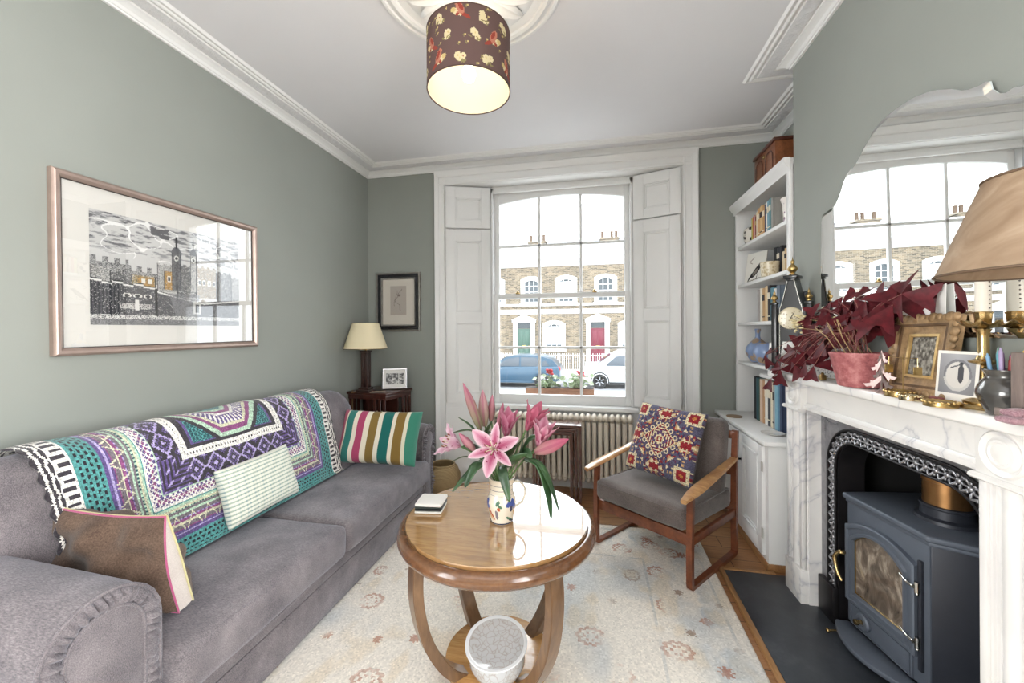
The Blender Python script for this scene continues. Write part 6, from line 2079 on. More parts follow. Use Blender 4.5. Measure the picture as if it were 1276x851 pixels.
# door with arched window
D0, D1, DZ0, DZ1 = .010, .345, .165, .548
def arch(u0, u1, z0, z1, rise, n=14):
    P = [(u0, z0), (u1, z0)]
    for t in np.linspace(0, 1, n):
        u = u1 + (u0 - u1) * t
        P.append((u, z1 - rise * (2 * t - 1) ** 2 * (1 if True else 0)))
    return P
def ringloft(bm, rows):
    loft(bm, rows, close_u=True)
bm = B()
out_ = arch(D0, D1, DZ0, DZ1, .045); in_ = arch(D0 + .046, D1 - .046, DZ0 + .050, DZ1 - .042, .060)
def rows_at(P, y): return [(u, y, z) for u, z in P]
ins2 = lambda d: arch(D0 + d, D1 - d, DZ0 + d, DZ1 - d, .045 + d * .3)
ringloft(bm, [rows_at(out_, -.004), rows_at(out_, -.022), rows_at(ins2(.004), -.026), rows_at(ins2(.014), -.026), rows_at(ins2(.017), -.020), rows_at(ins2(.030), -.020), rows_at(ins2(.034), -.028), rows_at(ins2(.042), -.028), rows_at(in_, -.016), rows_at(in_, -.004)])
dr = O('door', bm, M_STOVE, st, 40)
def sooty():
    m, nt, b = new_mat('smoked stove glass')
    v = texco(nt, (3, 3, 1.4))
    f = noise(nt, v, 5, 6, .62, 1.2)
    nt.links.new(ramp(nt, f, [(.30, rgb(58, 50, 44)), (.52, rgb(112, 100, 88)), (.70, rgb(176, 164, 148))]), b.inputs['Base Color'])
    b.inputs['Roughness'].default_value = .08; b.inputs['Coat Weight'].default_value = .8
    return m
bm = B(); prism(bm, in_, 'y', -.010, -.005); O('door_glass', bm, sooty(), dr, 0, label='smoke stained glass pane')
bm = B(); tube(bm, [(u, -.013, z) for u, z in in_], .0035, 6, closed=True); O('glass_trim', bm, M_BRASS, dr, 60)
for z in (.225, .43):
    bm = B(); tube(bm, [(D1 + .012, -.022, z - .02), (D1 + .012, -.022, z + .02)], .009, 12)
    tube(bm, smooth_path([(D1 - .055, -.026, z + .012), (D1 - .02, -.032, z + .004), (D1 + .006, -.030, z)], 4), [.004] * 4 + [.006] * 4 + [.008], 8)
    ball(bm, (D1 + .012, -.022, z - .024), .007)
    O('hinge', bm, M_CHROME, dr, 60, label='polished hinge')
bm = B(); box(bm, D1 + .004, D1 + .020, -.016, -.004, .12, .53, .003); O('hinge_post', bm, M_STOVED, st)
bm = B()
ball(bm, (D0 + .004, -.040, .372), .014, 1, 1.1, .8); tube(bm, [(D0 + .004, -.02, .372), (D0 + .004, -.05, .372)], .007, 8)
tube(bm, smooth_path([(D0 + .004, -.050, .375), (D0 - .016, -.056, .340), (D0 + .004, -.060, .285), (D0 + .028, -.058, .255)], 5), [.006, .007, .008, .009, .009, .009, .009, .008, .008, .007, .007, .007, .007, .006, .006, .005], 8)
O('handle', bm, M_BRASS, dr, 60, label='curved brass handle')
# air control panel, ash lip
bm = B(); box(bm, .022, .322, -.012, .0, .062, .160, .003)
for q in ((.028, .316, .150, .155), (.028, .316, .068, .073), (.028, .033, .068, .155), (.311, .316, .068, .155)): box(bm, q[0], q[1], -.016, -.010, q[2], q[3], .002)
O('lower_panel', bm, M_STOVE, st)
bm = B(); lathe(bm, [(.034, 0), (.034, .010), (.028, .016), (.018, .016), (.014, .012), (.010, .014)], 28, Matrix.Translation((.105, -.012, .118)) @ Matrix.Rotation(R(90), 4, 'X')); wh = O('air_wheel', bm, M_STOVE, st)
bm = B(); lathe(bm, [(.010, 0), (.008, .014), (.012, .020), (.011, .030), (0, .033)], 16, Matrix.Translation((.105, -.024, .118)) @ Matrix.Rotation(R(90), 4, 'X')); O('knob', bm, M_BRASS, wh)
bm = B()
n = 20
P = [(-.01 + (SW + .0) * t, -.012 - .105 * math.sin(PI * (t * .86 + .10)) ** .8) for t in np.linspace(0, 1, n)]
prism(bm, P + [(SW - .02, .0), (.0, .0)], 'z', .030, .052, .006); O('ash_lip', bm, M_STOVE, st)
bm = B(); tube(bm, [(.045, -.088, .036), (.045, -.118, .034)], .004, 8); ball(bm, (.045, -.124, .034), .010, 1, .8, 1); O('lip_knob', bm, M_BRASS, st, 60)
bm = B(); lathe(bm, [(.095, .640), (.092, .652), (.078, .660), (.076, .690), (.080, .694), (.080, .702), (.072, .704)], 40, Matrix.Translation((.262, .175, 0))); O('flue_collar', bm, M_STOVED, st, 40)
bm = B(); lathe(bm, [(.070, .70), (.070, .79), (.073, .792), (.073, .806), (.070, .808), (.070, .96)], 40, Matrix.Translation((.262, .175, 0)), caps=False); O('flue_pipe', bm, plain('heat tinted flue pipe', rgb(170, 128, 84), .28, .9, .2, 10), st, 40)

# ------------------------------------------------------------------ overmantel mirror, hung from the chimney breast, tipping slightly forward
mi = E('wall_mirror', 'large frameless mirror with arched scalloped top above the mantelpiece', 'mirror', (XB - .006, 1.27, 1.375), (0, R(-.55), 0))
mp = [(2.248, 1.375), (2.248, 1.50), (2.248, 1.637), (2.243, 1.80), (2.236, 1.93), (2.222, 1.962), (2.195, 1.968), (2.135, 1.974), (2.100, 1.995), (2.072, 2.028), (2.050, 2.066), (2.030, 2.084), (1.99, 2.102), (1.957, 2.121), (1.91, 2.158), (1.861, 2.190), (1.81, 2.207), (1.75, 2.214), (1.70, 2.214), (1.643, 2.208), (1.59, 2.194), (1.549, 2.178), (1.496, 2.149), (1.465, 2.126), (1.440, 2.114), (1.411, 2.106), (1.385, 2.104), (1.374, 2.098), (1.368, 2.072), (1.35, 2.050), (1.33, 2.040), (1.31, 2.042), (1.29, 2.034), (1.27, 2.030)]
half = [(y - 1.27, z - 1.375) for y, z in mp]
outline = half + [(-y, z) for y, z in half[::-1][1:]]
mm_, nt, b = new_mat('silvered mirror'); b.inputs['Metallic'].default_value = 1; b.inputs['Roughness'].default_value = .0; b.inputs['Base Color'].default_value = (.93, .945, .94, 1)
P0 = inset(outline, .016)
bm = B()
f = bm.faces.new([bm.verts.new((-.014, y, z)) for y, z in P0]); 
bmesh.ops.recalc_face_normals(bm, faces=bm.faces)
O('silvered_face', bm, mm_, mi, 0)
bm = B(); loft(bm, [[(-.014, y, z) for y, z in P0], [(-.0085, y, z) for y, z in outline]], close_u=True)
O('bevelled_edge', bm, mm_, mi, 0)
bm = B(); loft(bm, [[(-.0085, y, z) for y, z in outline], [(-.004, y, z) for y, z in outline]], close_u=True); bm.faces.new([bm.verts.new((-.004, y, z)) for y, z in outline])
O('backing', bm, plain('mirror back edge', rgb(214, 222, 222), .2), mi, 0)
# ------------------------------------------------------------------ things on the mantelpiece (shelf top at SZ1)
MZ = SZ1 + .001
M_GOLD = plain('gilt metal', rgb(190, 162, 108), .3, 1.0, .15, 40)
M_LACQ = plain('black lacquered wood', rgb(24, 24, 27), .3, coat=.3)
# gothic clock
ck = E('mantel_clock', 'black gothic steeple clock with gilt finials at the far end of the mantelpiece', 'clock', (1.045, 2.40, MZ), (0, 0, R(-40)))
def finial(bm, x, y, z, s_):
    lathe(bm, [(.006 * s_, 0), (.016 * s_, .004 * s_), (.016 * s_, .008 * s_), (.008 * s_, .012 * s_), (.020 * s_, .026 * s_), (.022 * s_, .034 * s_), (.014 * s_, .046 * s_), (.006 * s_, .056 * s_), (.008 * s_, .062 * s_), (.008 * s_, .068 * s_), (.003 * s_, .076 * s_), (0, .092 * s_)], 16, Matrix.Translation((x, y, z)))
WC, DC = .078, .045
bm = B()
box(bm, -WC - .012, WC + .012, -DC - .008, DC, 0, .03, .004)
gable = [(-WC + .016, .03), (WC - .016, .03), (WC - .016, .33)] + [(WC - .016 - (WC - .032) * t ** .75, .33 + .165 * t) for t in np.linspace(.15, 1, 7)] + [(-(WC - .016 - (WC - .032) * t ** .75), .33 + .165 * t) for t in np.linspace(1, .15, 7)] + [(-WC + .016, .33)]
prism(bm, gable, 'y', -DC + .006, DC)
box(bm, -.022, .022, -DC - .004, DC * .6, .485, .497, .003); box(bm, -.032, .032, -DC - .010, DC * .8, .497, .513, .003)
O('case', bm, M_LACQ, ck, 30)
for s_ in (-1, 1):
    bm = B(); box(bm, s_ * WC - .013, s_ * WC + .013, -DC - .004, -DC + .022, .03, .36, .003); box(bm, s_ * WC - .016, s_ * WC + .016, -DC - .007, -DC + .025, .36, .372, .002); O('column', bm, M_LACQ, ck)
    bm = B(); finial(bm, s_ * WC, -DC + .009, .372, .78); O('finial', bm, M_GOLD, ck, 50)
bm = B(); finial(bm, 0, -.012, .513, 1.12); O('finial', bm, M_GOLD, ck, 50)
bm = B(); lathe(bm, [(0, 0), (.056, 0), (.059, .004), (.056, .008), (.050, .006), (0, .006)], 40, Matrix.Translation((0, -DC + .006, .285)) @ Matrix.Rotation(R(90), 4, 'X')); O('dial', bm, spots('engraved clock dial', rgb(206, 196, 168), rgb(150, 136, 108), 70, .35), ck, 40)
for a, l in ((.5, .030), (2.2, .042)):
    bm = B(); tube(bm, [(0, -DC - .004, .285), (l * math.sin(a), -DC - .004, .285 + l * math.cos(a))], .0016, 5); O('hand', bm, M_LACQ, ck)
bm = B()
for s_ in (-1, 1):
    tube(bm, [(s_ * (WC - .026 - (WC - .042) * t ** .8), -DC + .003, .06 if t == 0 else .335 + .15 * t) for t in (0, .02, .2, .4, .6, .8, 1)], .0032, 6)
O('silver_line', bm, M_CHROME, ck, 60)
bm = B(); prism(bm, [(DC - .002, .03), (.13, .03), (.13, .30), (.10, .40), (DC - .002, .43)], 'x', -.05, .05, .003); O('movement_box', bm, plain('dark grey clock back', rgb(44, 46, 50), .5), ck)

# standing cards and leaning frames
def card(name, label, cat, M, w, h, th, face, back_m, nu=40, nv=50):
    t = E(name, label, cat); t.matrix_world = M
    bm = B(); box(bm, -w / 2, w / 2, .0006, th, 0, h, .0006); O('sheet', bm, back_m, t)
    if face: print_sheet('printed_face', w - .001, h - .001, face, nu, nv, t, .0, M_PAPER, 0, h / 2)
    return t
def base_matrix(base, xdir, updir):
    return cushion_matrix(base, xdir, updir)
M_CARD = plain('white card stock', rgb(228, 226, 222), .75)
def redfig(U, V):
    c = np.zeros(U.shape + (3,)); c[:] = (226, 224, 220)
    c[((U - .45) / .20) ** 2 + ((V - .52) / .30) ** 2 < 1] = (150, 70, 74); c[((U - .60) / .10) ** 2 + ((V - .78) / .12) ** 2 < 1] = (150, 70, 74)
    c[(V < .14) & (U > .1) & (U < .75)] = (120, 130, 140); c[(V < .28) & (U > .62)] = (206, 204, 200)
    return c
def faint(U, V):
    c = np.zeros(U.shape + (3,)); c[:] = (230, 229, 226)
    c[(np.abs(V - .35 - .03 * np.sin(U * 9)) < .012)] = (196, 194, 190)
    return c
def scribble(U, V):
    c = np.zeros(U.shape + (3,)); c[:] = (224, 222, 218)
    n_ = fbm(U * .5, V * 1.6, 12, 61, 2); c[np.abs(n_ - .5) < .03] = (110, 108, 112); c[np.abs(fbm(U, V * 2, 8, 77, 2) - .46) < .025] = (150, 146, 150)
    return c
card('greeting_card', 'greeting card with a dark red figure at the far corner of the mantelpiece', 'card', base_matrix((.972, 2.452, MZ), (.45, -.89, 0), (.12, .10, .97)), .105, .155, .002, redfig, M_CARD)
card('greeting_card', 'plain white greeting card standing in front of the black clock', 'card', base_matrix((.985, 2.318, MZ), (.50, -.86, 0), (.16, .12, .97)), .115, .165, .002, faint, M_CARD)
for k in range(3):
    fr_ = E('small_picture', ('rearmost', 'middle', 'front')[k] + ' of three thin black edged frames leaning in a row on the mantelpiece', 'picture frame')
    fr_.matrix_world = base_matrix((1.040 - .006 * k, 2.165 - .026 * k - (.012 if k == 2 else 0), MZ), (.30, -.95, 0), (.22, .26, .94))
    w, h = .155, .19
    bm = B(); box(bm, -w / 2, w / 2, .0, .010, 0, h, .001); O('edge', bm, M_LACQ if k < 2 else plain('cream canvas edge', rgb(196, 184, 164), .8), fr_)
    bm = B(); box(bm, -w / 2 + .004, w / 2 - .004, -.002, .001, .004, h - .004); O('mount', bm, M_CARD, fr_)
    print_sheet('drawing', w - .012, h - .012, scribble, 50, 60, fr_, -.0028, M_PAPER, 0, h / 2)
gb = E('gilt_block', 'tiny gilt block beside the pink pot', 'ornament', (.985, 2.005, MZ)); bm = B(); box(bm, -.011, .011, -.011, .011, 0, .024, .003); O('body', bm, M_GOLD, gb); bm = B(); ball(bm, (0, 0, .027), .007); O('top', bm, M_GOLD, gb)

# pink pot of dark red oxalis
pot = E('flower_pot', 'rough pink pot on the mantelpiece with the dark red leafed plant', 'pot', (1.012, 1.795, MZ))
def pinkpot():
    m, nt, b = new_mat('pink distressed bucket paint')
    v = texco(nt)
    nt.links.new(ramp(nt, noise(nt, v, 28, 5, .7), [(.3, rgb(122, 62, 66)), (.5, rgb(164, 96, 98)), (.72, rgb(196, 138, 136))]), b.inputs['Base Color'])
    b.inputs['Roughness'].default_value = .7; bump(nt, b, noise(nt, v, 60, 4), .3, .004)
    return m
bm = B(); lathe(bm, [(0, .002), (.068, .002), (.071, .006), (.096, .122), (.099, .128), (.098, .134), (.093, .132), (.090, .118), (.088, .11), (0, .108)], 48); O('body', bm, pinkpot(), pot, 40)
bm = B(); lathe(bm, [(0, .110), (.088, .110)], 32, caps=False); O('soil', bm, plain('potting soil', rgb(40, 30, 26), .95), pot)
M_OX = None
def oxalis_mat():
    m, nt, b = new_mat('wine red leaf')
    v = texco(nt)
    nt.links.new(ramp(nt, noise(nt, v, 40, 3), [(.3, rgb(62, 15, 21)), (.7, rgb(96, 26, 34))]), b.inputs['Base Color'])
    b.inputs['Roughness'].default_value = .5; b.inputs['Specular IOR Level'].default_value = .25
    return m
M_OX = oxalis_mat()
plant = E('oxalis_plant', 'dark wine red leafed plant spilling over the mantelpiece from the pink pot', 'plant', (1.012, 1.795, MZ + .11))
def leaflet(bm, L, a, droop):
    """one triangular leaflet folded along its midrib, from the stalk tip outwards at angle a"""
    M = Matrix.Rotation(a, 4, 'Z') @ Matrix.Rotation(droop, 4, 'Y')
    rows = []
    for s_ in np.linspace(0, 1, 5):
        w = L * .58 * s_ ** .9
        notch = L * .14 * (s_ > .9)
        rows.append([tuple(M @ Vector((L * s_ - (0 if abs(k) > .3 else notch), w * k, .10 * L * abs(k) * s_ - .05 * L * s_ * s_))) for k in (-1, -.5, 0, .5, 1)])
    loft(bm, rows)
protos = []
for v_ in range(4):
    bm = B()
    for k in range(3): leaflet(bm, .070 + .005 * v_, 2 * PI * k / 3 + .2 * v_, .35 + .15 * ((k + v_) % 3))
    me = bpy.data.meshes.new('leaf'); bm.normal_update(); bm.to_mesh(me); bm.free(); me.materials.append(M_OX)
    for p in me.polygons: p.use_smooth = True
    protos.append(me)
tips = [(.985, 2.46, 1.262), (.955, 2.37, 1.145), (.975, 2.30, 1.245), (.99, 2.25, 1.31), (.97, 2.20, 1.29), (.96, 2.12, 1.235), (.99, 2.17, 1.37), (1.0, 2.10, 1.40), (1.02, 2.13, 1.46), (.98, 2.06, 1.33), (.96, 2.02, 1.26), (1.0, 2.02, 1.42), (1.03, 1.99, 1.48), (.97, 1.97, 1.36), (1.01, 1.93, 1.45), (1.04, 1.90, 1.51), (.98, 1.91, 1.40), (.95, 1.95, 1.245), (1.02, 1.85, 1.47), (1.05, 1.82, 1.52), (.99, 1.84, 1.42), (1.03, 1.78, 1.46), (1.06, 1.75, 1.51), (1.0, 1.76, 1.43), (1.04, 1.71, 1.46), (1.06, 1.66, 1.50), (1.02, 1.68, 1.43), (1.06, 1.61, 1.485), (1.04, 2.04, 1.50), (1.05, 2.08, 1.44), (.965, 2.27, 1.20), (1.06, 1.57, 1.52), (.945, 2.08, 1.30), (1.0, 2.22, 1.43), (1.03, 1.88, 1.40), (1.05, 1.95, 1.42)]
pr_ = random.Random(11)
for i, tp in enumerate(tips):
    tp = (min(tp[0], 1.005) if tp[2] > 1.275 else min(tp[0], .925), tp[1], tp[2])
    l = Vector(tp) - Vector(plant.location)
    root = Vector((pr_.uniform(-.04, .04), pr_.uniform(-.05, .05), 0))
    mid = Vector((l.x * .45, l.y * .4, max(l.z * .75, .10)))
    bm = B(); tube(bm, smooth_path([tuple(root), tuple(mid), tuple(l)], 6), .0013, 5)
    O('stalk', bm, plain('red stalk', rgb(132, 78, 70), .5), plant, 180) if i == 0 else O('stalk', bm, bpy.data.materials['red stalk'], plant, 180)
    o = bpy.data.objects.new('leaf', protos[i % 4]); COL.objects.link(o); o.parent = plant; o.location = l
    d = Vector((-.75, -.35 + pr_.uniform(-.4, .4), .35 + pr_.uniform(-.3, .3)))
    o.rotation_mode = 'QUATERNION'
    o.rotation_quaternion = d.to_track_quat('Z', 'Y') @ Euler((0, 0, pr_.uniform(0, 2))).to_quaternion()
    sc_ = pr_.uniform(.85, 1.15); o.scale = (sc_, sc_, sc_)
# straw stalks and pale dried flowers in the same pot
ds = E('dried_flowers', 'dried straw stalks and cream blossom stuck in the pink pot', 'dried flowers', (1.012, 1.795, MZ + .11))
M_STRAW = plain('straw', rgb(176, 150, 106), .8); M_CREAM = plain('cream dried blossom', rgb(214, 200, 158), .85)
for i in range(12):
    a = pr_.uniform(-.05, .05)
    bm = B(); tube(bm, [(a, -.02 + i * .006, 0), (a - .02, .02 + i * .008, .08), (a - .03, .04 + i * .012 + pr_.uniform(-.02, .02), .12 + pr_.uniform(0, .04))], .0016, 5); O('straw', bm, M_STRAW, ds, 180)
for tp in ((1.0, 2.28, 1.43), (.985, 2.22, 1.41), (1.0, 2.235, 1.455), (1.03, 2.03, 1.435), (1.02, 2.045, 1.385), (1.03, 2.02, 1.36)):
    l = Vector(tp) - Vector(ds.location)
    bm = B(); tube(bm, smooth_path([(0, 0, 0), (l.x * .5, l.y * .4, l.z * .8), tuple(l)], 5), .0011, 5); sp = O('stalk', bm, M_STRAW, ds, 180)
    bm = B()
    for q in range(14): ball(bm, l + Vector((pr_.uniform(-.014, .014), pr_.uniform(-.034, .034), pr_.uniform(-.026, .026))), pr_.uniform(.005, .009), 1, 1, .7, 7, 5)
    O('blossom', bm, M_CREAM, sp, 180)

# flat metal tree
tr_ = E('tree_ornament', 'small cut metal tree ornament in front of the pink pot', 'ornament', (.972, 1.612, MZ), (0, 0, R(-65)))
M_TREE = plain('mauve patinated metal', rgb(150, 132, 128), .4, .7, .2, 40)
bm = B(); prism(bm, [(-.003, .0), (.003, .0), (.003, .142), (-.003, .142)], 'y', -.001, .001); O('trunk', bm, M_TREE, tr_)
for k in range(4):
    z0 = .030 + k * .029; w = .050 - .011 * k
    for s_ in (-1, 1):
        bm = B()
        prism(bm, [(0, z0 + .034), (s_ * w * .45, z0 + .012), (s_ * w * .62, z0 + .014), (s_ * w * .6, z0 + .004), (s_ * w, z0 + .0), (s_ * w * .82, z0 - .010), (s_ * w * .55, z0 - .006), (s_ * w * .5, z0 - .016), (s_ * w * .3, z0 - .004), (s_ * w * .18, z0 + .006), (0, z0 + .016)], 'y', -.0012, .0012, mat=Matrix.Rotation(s_ * .35 * (1 if k % 2 else -1), 4, 'Z'))
        O('branch', bm, M_TREE, tr_)
bm = B(); lathe(bm, [(0, 0), (.016, 0), (.016, .002), (.008, .012), (.003, .02)], 16); O('foot', bm, M_TREE, tr_)

# gilded frame
def mosaic(U, V):
    n_ = fbm(U, V, 16, 91, 2)[..., None]
    return np.array((120, 116, 108)) + (n_ - .5) * 150 * np.array((1, 1, .95))
gf = E('gilded_picture', 'worn gilded plaster picture frame leaning on the mantelpiece', 'picture frame')
gf.matrix_world = cushion_matrix((1.066, 1.560, MZ + .132), (.05, -1, .02), (.15, .19, .97))
M_GILT = plain('worn gilded gesso', rgb(150, 122, 88), .5, .35, .45, 30, bmp=.7, bscale=46)
bm = B(); frame_piece(bm, .235, .265, [(0, 0), (0, .012), (.006, .022), (.016, .026), (.028, .022), (.040, .016), (.052, .012), (.058, .016), (.064, .014), (.066, .006)])
for i in range(44):
    t = i / 44 * 4; s_, q = int(t), t % 1
    x, z = [(-.1175 + .235 * q, -.1325), (.1175, -.1325 + .265 * q), (.1175 - .235 * q, .1325), (-.1175, .1325 - .265 * q)][s_]
    ball(bm, (x * .94, -.020, z * .94), .011 + .003 * (i % 3), 1, .6, 1, 8, 6)
O('frame', bm, M_GILT, gf, 60)
for d_, m__, z_ in ((.030, plain('dark gilt hollow', rgb(96, 72, 48), .6, .2, .3, 30), .0225), (.064, plain('gilt sight edge', rgb(186, 156, 104), .35, .7, .2, 40), .0165)):
    bm = B(); frame_piece(bm, .235, .265, [(d_ - .006, z_ - .006), (d_ - .004, z_), (d_ + .004, z_), (d_ + .006, z_ - .006)]); O('hollow' if d_ < .05 else 'sight_edge', bm, m__, gf, 60)
print_sheet('picture', .11, .14, mosaic, 40, 50, gf, -.007, M_PAPER)
bm = B(); box(bm, -.10, .10, -.004, .004, -.12, .12); O('backing', bm, plain('old backboard', rgb(110, 84, 60), .8), gf)
# white folded card behind it
fc = E('folded_card', 'large white folded card standing behind the gilded frame', 'card', (1.088, 1.575, MZ + .001))
bm = B(); loft(bm, [[(-.030, .085, .0), (.004, .0, .0), (-.012, -.07, .0)], [(-.020, .088, .345), (.012, .0, .355), (-.004, -.07, .365)]])
o = O('sheet', bm, M_CARD, fc, 0); so = o.modifiers.new('thickness', 'SOLIDIFY'); so.thickness = .0012
# tins of the angel chimes
def tin(label, x, y, r, h, m):
    t = E('brass_tin', label, 'tin', (x, y, MZ), group='small brass candle tins')
    bm = B(); lathe(bm, [(0, 0), (r, 0), (r + .001, .003), (r, h * .6), (r + .001, h * .62), (r + .001, h - .002), (r - .002, h), (r - .004, h - .001), (r - .006, h - .004), (0, h - .004)], 40); O('body', bm, m, t)
    for k in range(18):
        a = 2 * PI * k / 18
        bm = B() if k == 0 else bm
        ball(bm, ((r + .0005) * math.cos(a), (r + .0005) * math.sin(a), h * .8), .004, 1, 1, 1, 6, 5)
    O('beaded_edge', bm, m, t)
    return t
tin('scalloped brass candle tin at the far side, below the metal tree', .985, 1.550, .037, .021, M_GOLD)
tin('small silvery brass tin between the scalloped tin and the postcard', .965, 1.475, .026, .018, plain('silvered brass', rgb(190, 174, 140), .25, 1, .15, 30))
tin('flat brass tin in front of the postcard', .972, 1.372, .036, .016, M_GOLD)
sp_ = E('angel_chime', 'thin gilt angel chime spinner rising from the scalloped tin', 'ornament', (.985, 1.535, MZ + .0225))
bm = B(); tube(bm, [(0, 0, 0), (0, 0, .115)], .0014, 6); O('spindle', bm, M_GOLD, sp_)
for a in (.4, .4 + PI):
    bm = B(); tube(bm, [(0, 0, .105), (.052 * math.cos(a + 1.3), .052 * math.sin(a + 1.3), .108)], .001, 5); box(bm, .052 * math.cos(a + 1.3) - .012, .052 * math.cos(a + 1.3) + .012, .052 * math.sin(a + 1.3) - .001, .052 * math.sin(a + 1.3) + .001, .055, .080, .0005); tube(bm, [(.052 * math.cos(a + 1.3), .052 * math.sin(a + 1.3), .08), (.052 * math.cos(a + 1.3), .052 * math.sin(a + 1.3), .108)], .0006, 4); O('arm', bm, M_GOLD, sp_, 60)
# photograph postcard with its red peg
def postcard(U, V):
    c = np.zeros(U.shape + (3,)); c[:] = (226, 222, 214)
    m = (U > .07) & (U < .93) & (V > .20) & (V < .95)
    g = 150 + 40 * (V - .5) - 40 * np.abs(U - .5)
    c[m] = np.stack([g, g, g * 1.02], -1)[m]
    r = np.hypot((U - .52) / .34, (V - .55) / .30)
    c[m & (r < 1)] = (190, 188, 184); c[m & (r < .82)] = (204, 200, 194); c[m & (r < 1) & (r > .84) & (V > .5)] = (120, 120, 124)
    c[((U - .60) / .075) ** 2 + ((V - .58) / .17) ** 2 < 1] = (74, 74, 78); c[((U - .60) / .05) ** 2 + ((V - .77) / .03) ** 2 < 1] = (66, 66, 70); c[(np.abs(V - .70 - .3 * (U - .4)) < .012) & (U > .33) & (U < .6)] = (90, 90, 94)
    return c
pc_ = card('photo_postcard', 'black and white photograph with a pale border in front of the gilded frame', 'photograph', base_matrix((1.028, 1.405, MZ), (.10, -.99, 0), (.06, .20, .97)), .122, .158, .002, postcard, M_CARD, 60, 78)
pg = E('photo_peg', 'small dark red block holding the photograph upright', 'stand', (1.005, 1.425, MZ), (0, 0, R(-84))); bm = B(); box(bm, -.022, .022, -.008, .006, 0, .012, .002); box(bm, -.022, .022, -.008, -.003, .012, .020, .002); O('body', bm, plain('dark red block', rgb(120, 66, 62), .5), pg)
# brass candlestick and candle
cs = E('candlestick', 'tall brass candlestick behind the photograph', 'candlestick', (1.058, 1.352, MZ))
bm = B(); lathe(bm, [(0, 0), (.048, 0), (.050, .006), (.046, .012), (.040, .014), (.042, .020), (.030, .026), (.014, .034), (.011, .06), (.010, .115), (.014, .122), (.028, .128), (.030, .132), (.016, .138), (.012, .15), (.012, .20), (.014, .215), (.018, .222)], 36); O('stem', bm, M_BRASS, cs, 40)
bm = B()
rows = []
for r, z in ((.012, .222), (.030, .226), (.046, .238), (.047, .241), (.030, .230), (.012, .228)):
    rows.append([((r + (.005 * math.cos(8 * a) if r > .04 else 0)) * math.cos(a), (r + (.005 * math.cos(8 * a) if r > .04 else 0)) * math.sin(a), z + (.006 * math.cos(8 * a) if r > .04 else 0)) for a in np.linspace(0, 2 * PI, 49)[:-1]])
loft(bm, rows, close_u=True); O('drip_pan', bm, M_BRASS, cs, 60)
bm = B(); lathe(bm, [(.012, .228), (.016, .238), (.018, .262), (.020, .268), (.017, .27), (.015, .24)], 12, caps=False); O('socket', bm, M_BRASS, cs, 20)
cn = E('candle', 'thick ivory candle with studded wax in the brass candlestick', 'candle', (1.058, 1.352, MZ + .264))
bm = B(); lathe(bm, [(0, 0), (.0150, 0), (.0165, .02), (.0155, .11), (.012, .114), (0, .112)], 24); O('wax', bm, plain('ivory wax', rgb(222, 216, 204), .5), cn, 40)
bm = B()
for k in range(8): ball(bm, (.002, -.0162, .015 + k * .012), .0022, 1, 1, 1, 6, 5); 
O('studs', bm, plain('dark wax studs', rgb(96, 88, 84), .6), cn)
bm = B(); tube(bm, [(0, 0, .11), (.001, 0, .122)], .001, 5); O('wick', bm, M_BLACK, cn)
# lustre jug of coloured crayons
jg = E('lustre_jar', 'grey lustre jar with crayons at the near end of the mantelpiece', 'jar', (1.030, 1.255, MZ))
def lustre():
    m, nt, b = new_mat('grey lustre glaze')
    v = texco(nt)
    nt.links.new(ramp(nt, noise(nt, v, 9, 4, .6), [(.35, rgb(62, 62, 62)), (.6, rgb(92, 90, 86)), (.75, rgb(70, 80, 104))]), b.inputs['Base Color'])
    b.inputs['Roughness'].default_value = .22; b.inputs['Metallic'].default_value = .35; b.inputs['Coat Weight'].default_value = .7
    return m
bm = B(); lathe(bm, smooth_path([(0, .002), (.030, .002), (.036, .008), (.050, .040), (.054, .060), (.044, .086), (.036, .096), (.036, .104), (.042, .116), (.038, .116), (.032, .104), (.032, .096), (.046, .06), (.03, .01), (0, .008)], 3), 44, caps=False); O('body', bm, lustre(), jg, 60)
CRC = [('orange', (206, 112, 64)), ('magenta', (160, 62, 128)), ('purple', (104, 70, 130)), ('grey green', (110, 136, 126)), ('silver', (186, 190, 196)), ('sky blue', (116, 156, 190)), ('teal', (92, 150, 160)), ('lilac', (162, 146, 182)), ('dark red', (140, 54, 52)), ('amber', (212, 150, 72)), ('brown', (120, 80, 56)), ('yellow', (220, 184, 92))]
for i, (nm, c_) in enumerate(CRC):
    a = i / len(CRC) * 2 * PI; rr = .014 if i % 3 == 0 else .024
    p0 = Vector((1.030 + rr * .6 * math.cos(a), 1.255 + rr * .6 * math.sin(a), MZ + .012)); p1 = Vector((1.030 + rr * 1.25 * math.cos(a), 1.255 + rr * 1.45 * math.sin(a), MZ + .150 + .008 * (i % 4)))
    cr_ = E('crayon', nm + ' crayon standing in the grey lustre jar', 'crayon', tuple(p0), group='crayons in the lustre jar')
    m_ = plain(nm + ' crayon', rgb(*c_), .4)
    bm = B(); tube(bm, [p0, p0.lerp(p1, .93)], .0042, 8); OW('barrel', bm, m_, cr_, 60)
    bm = B(); M, d = orient(p0.lerp(p1, .93), p1); lathe(bm, [(.0042, 0), (.0042, .002), (.0028, .004), (.0012, d), (0, d)], 8, M); OW('tip', bm, m_, cr_, 60)
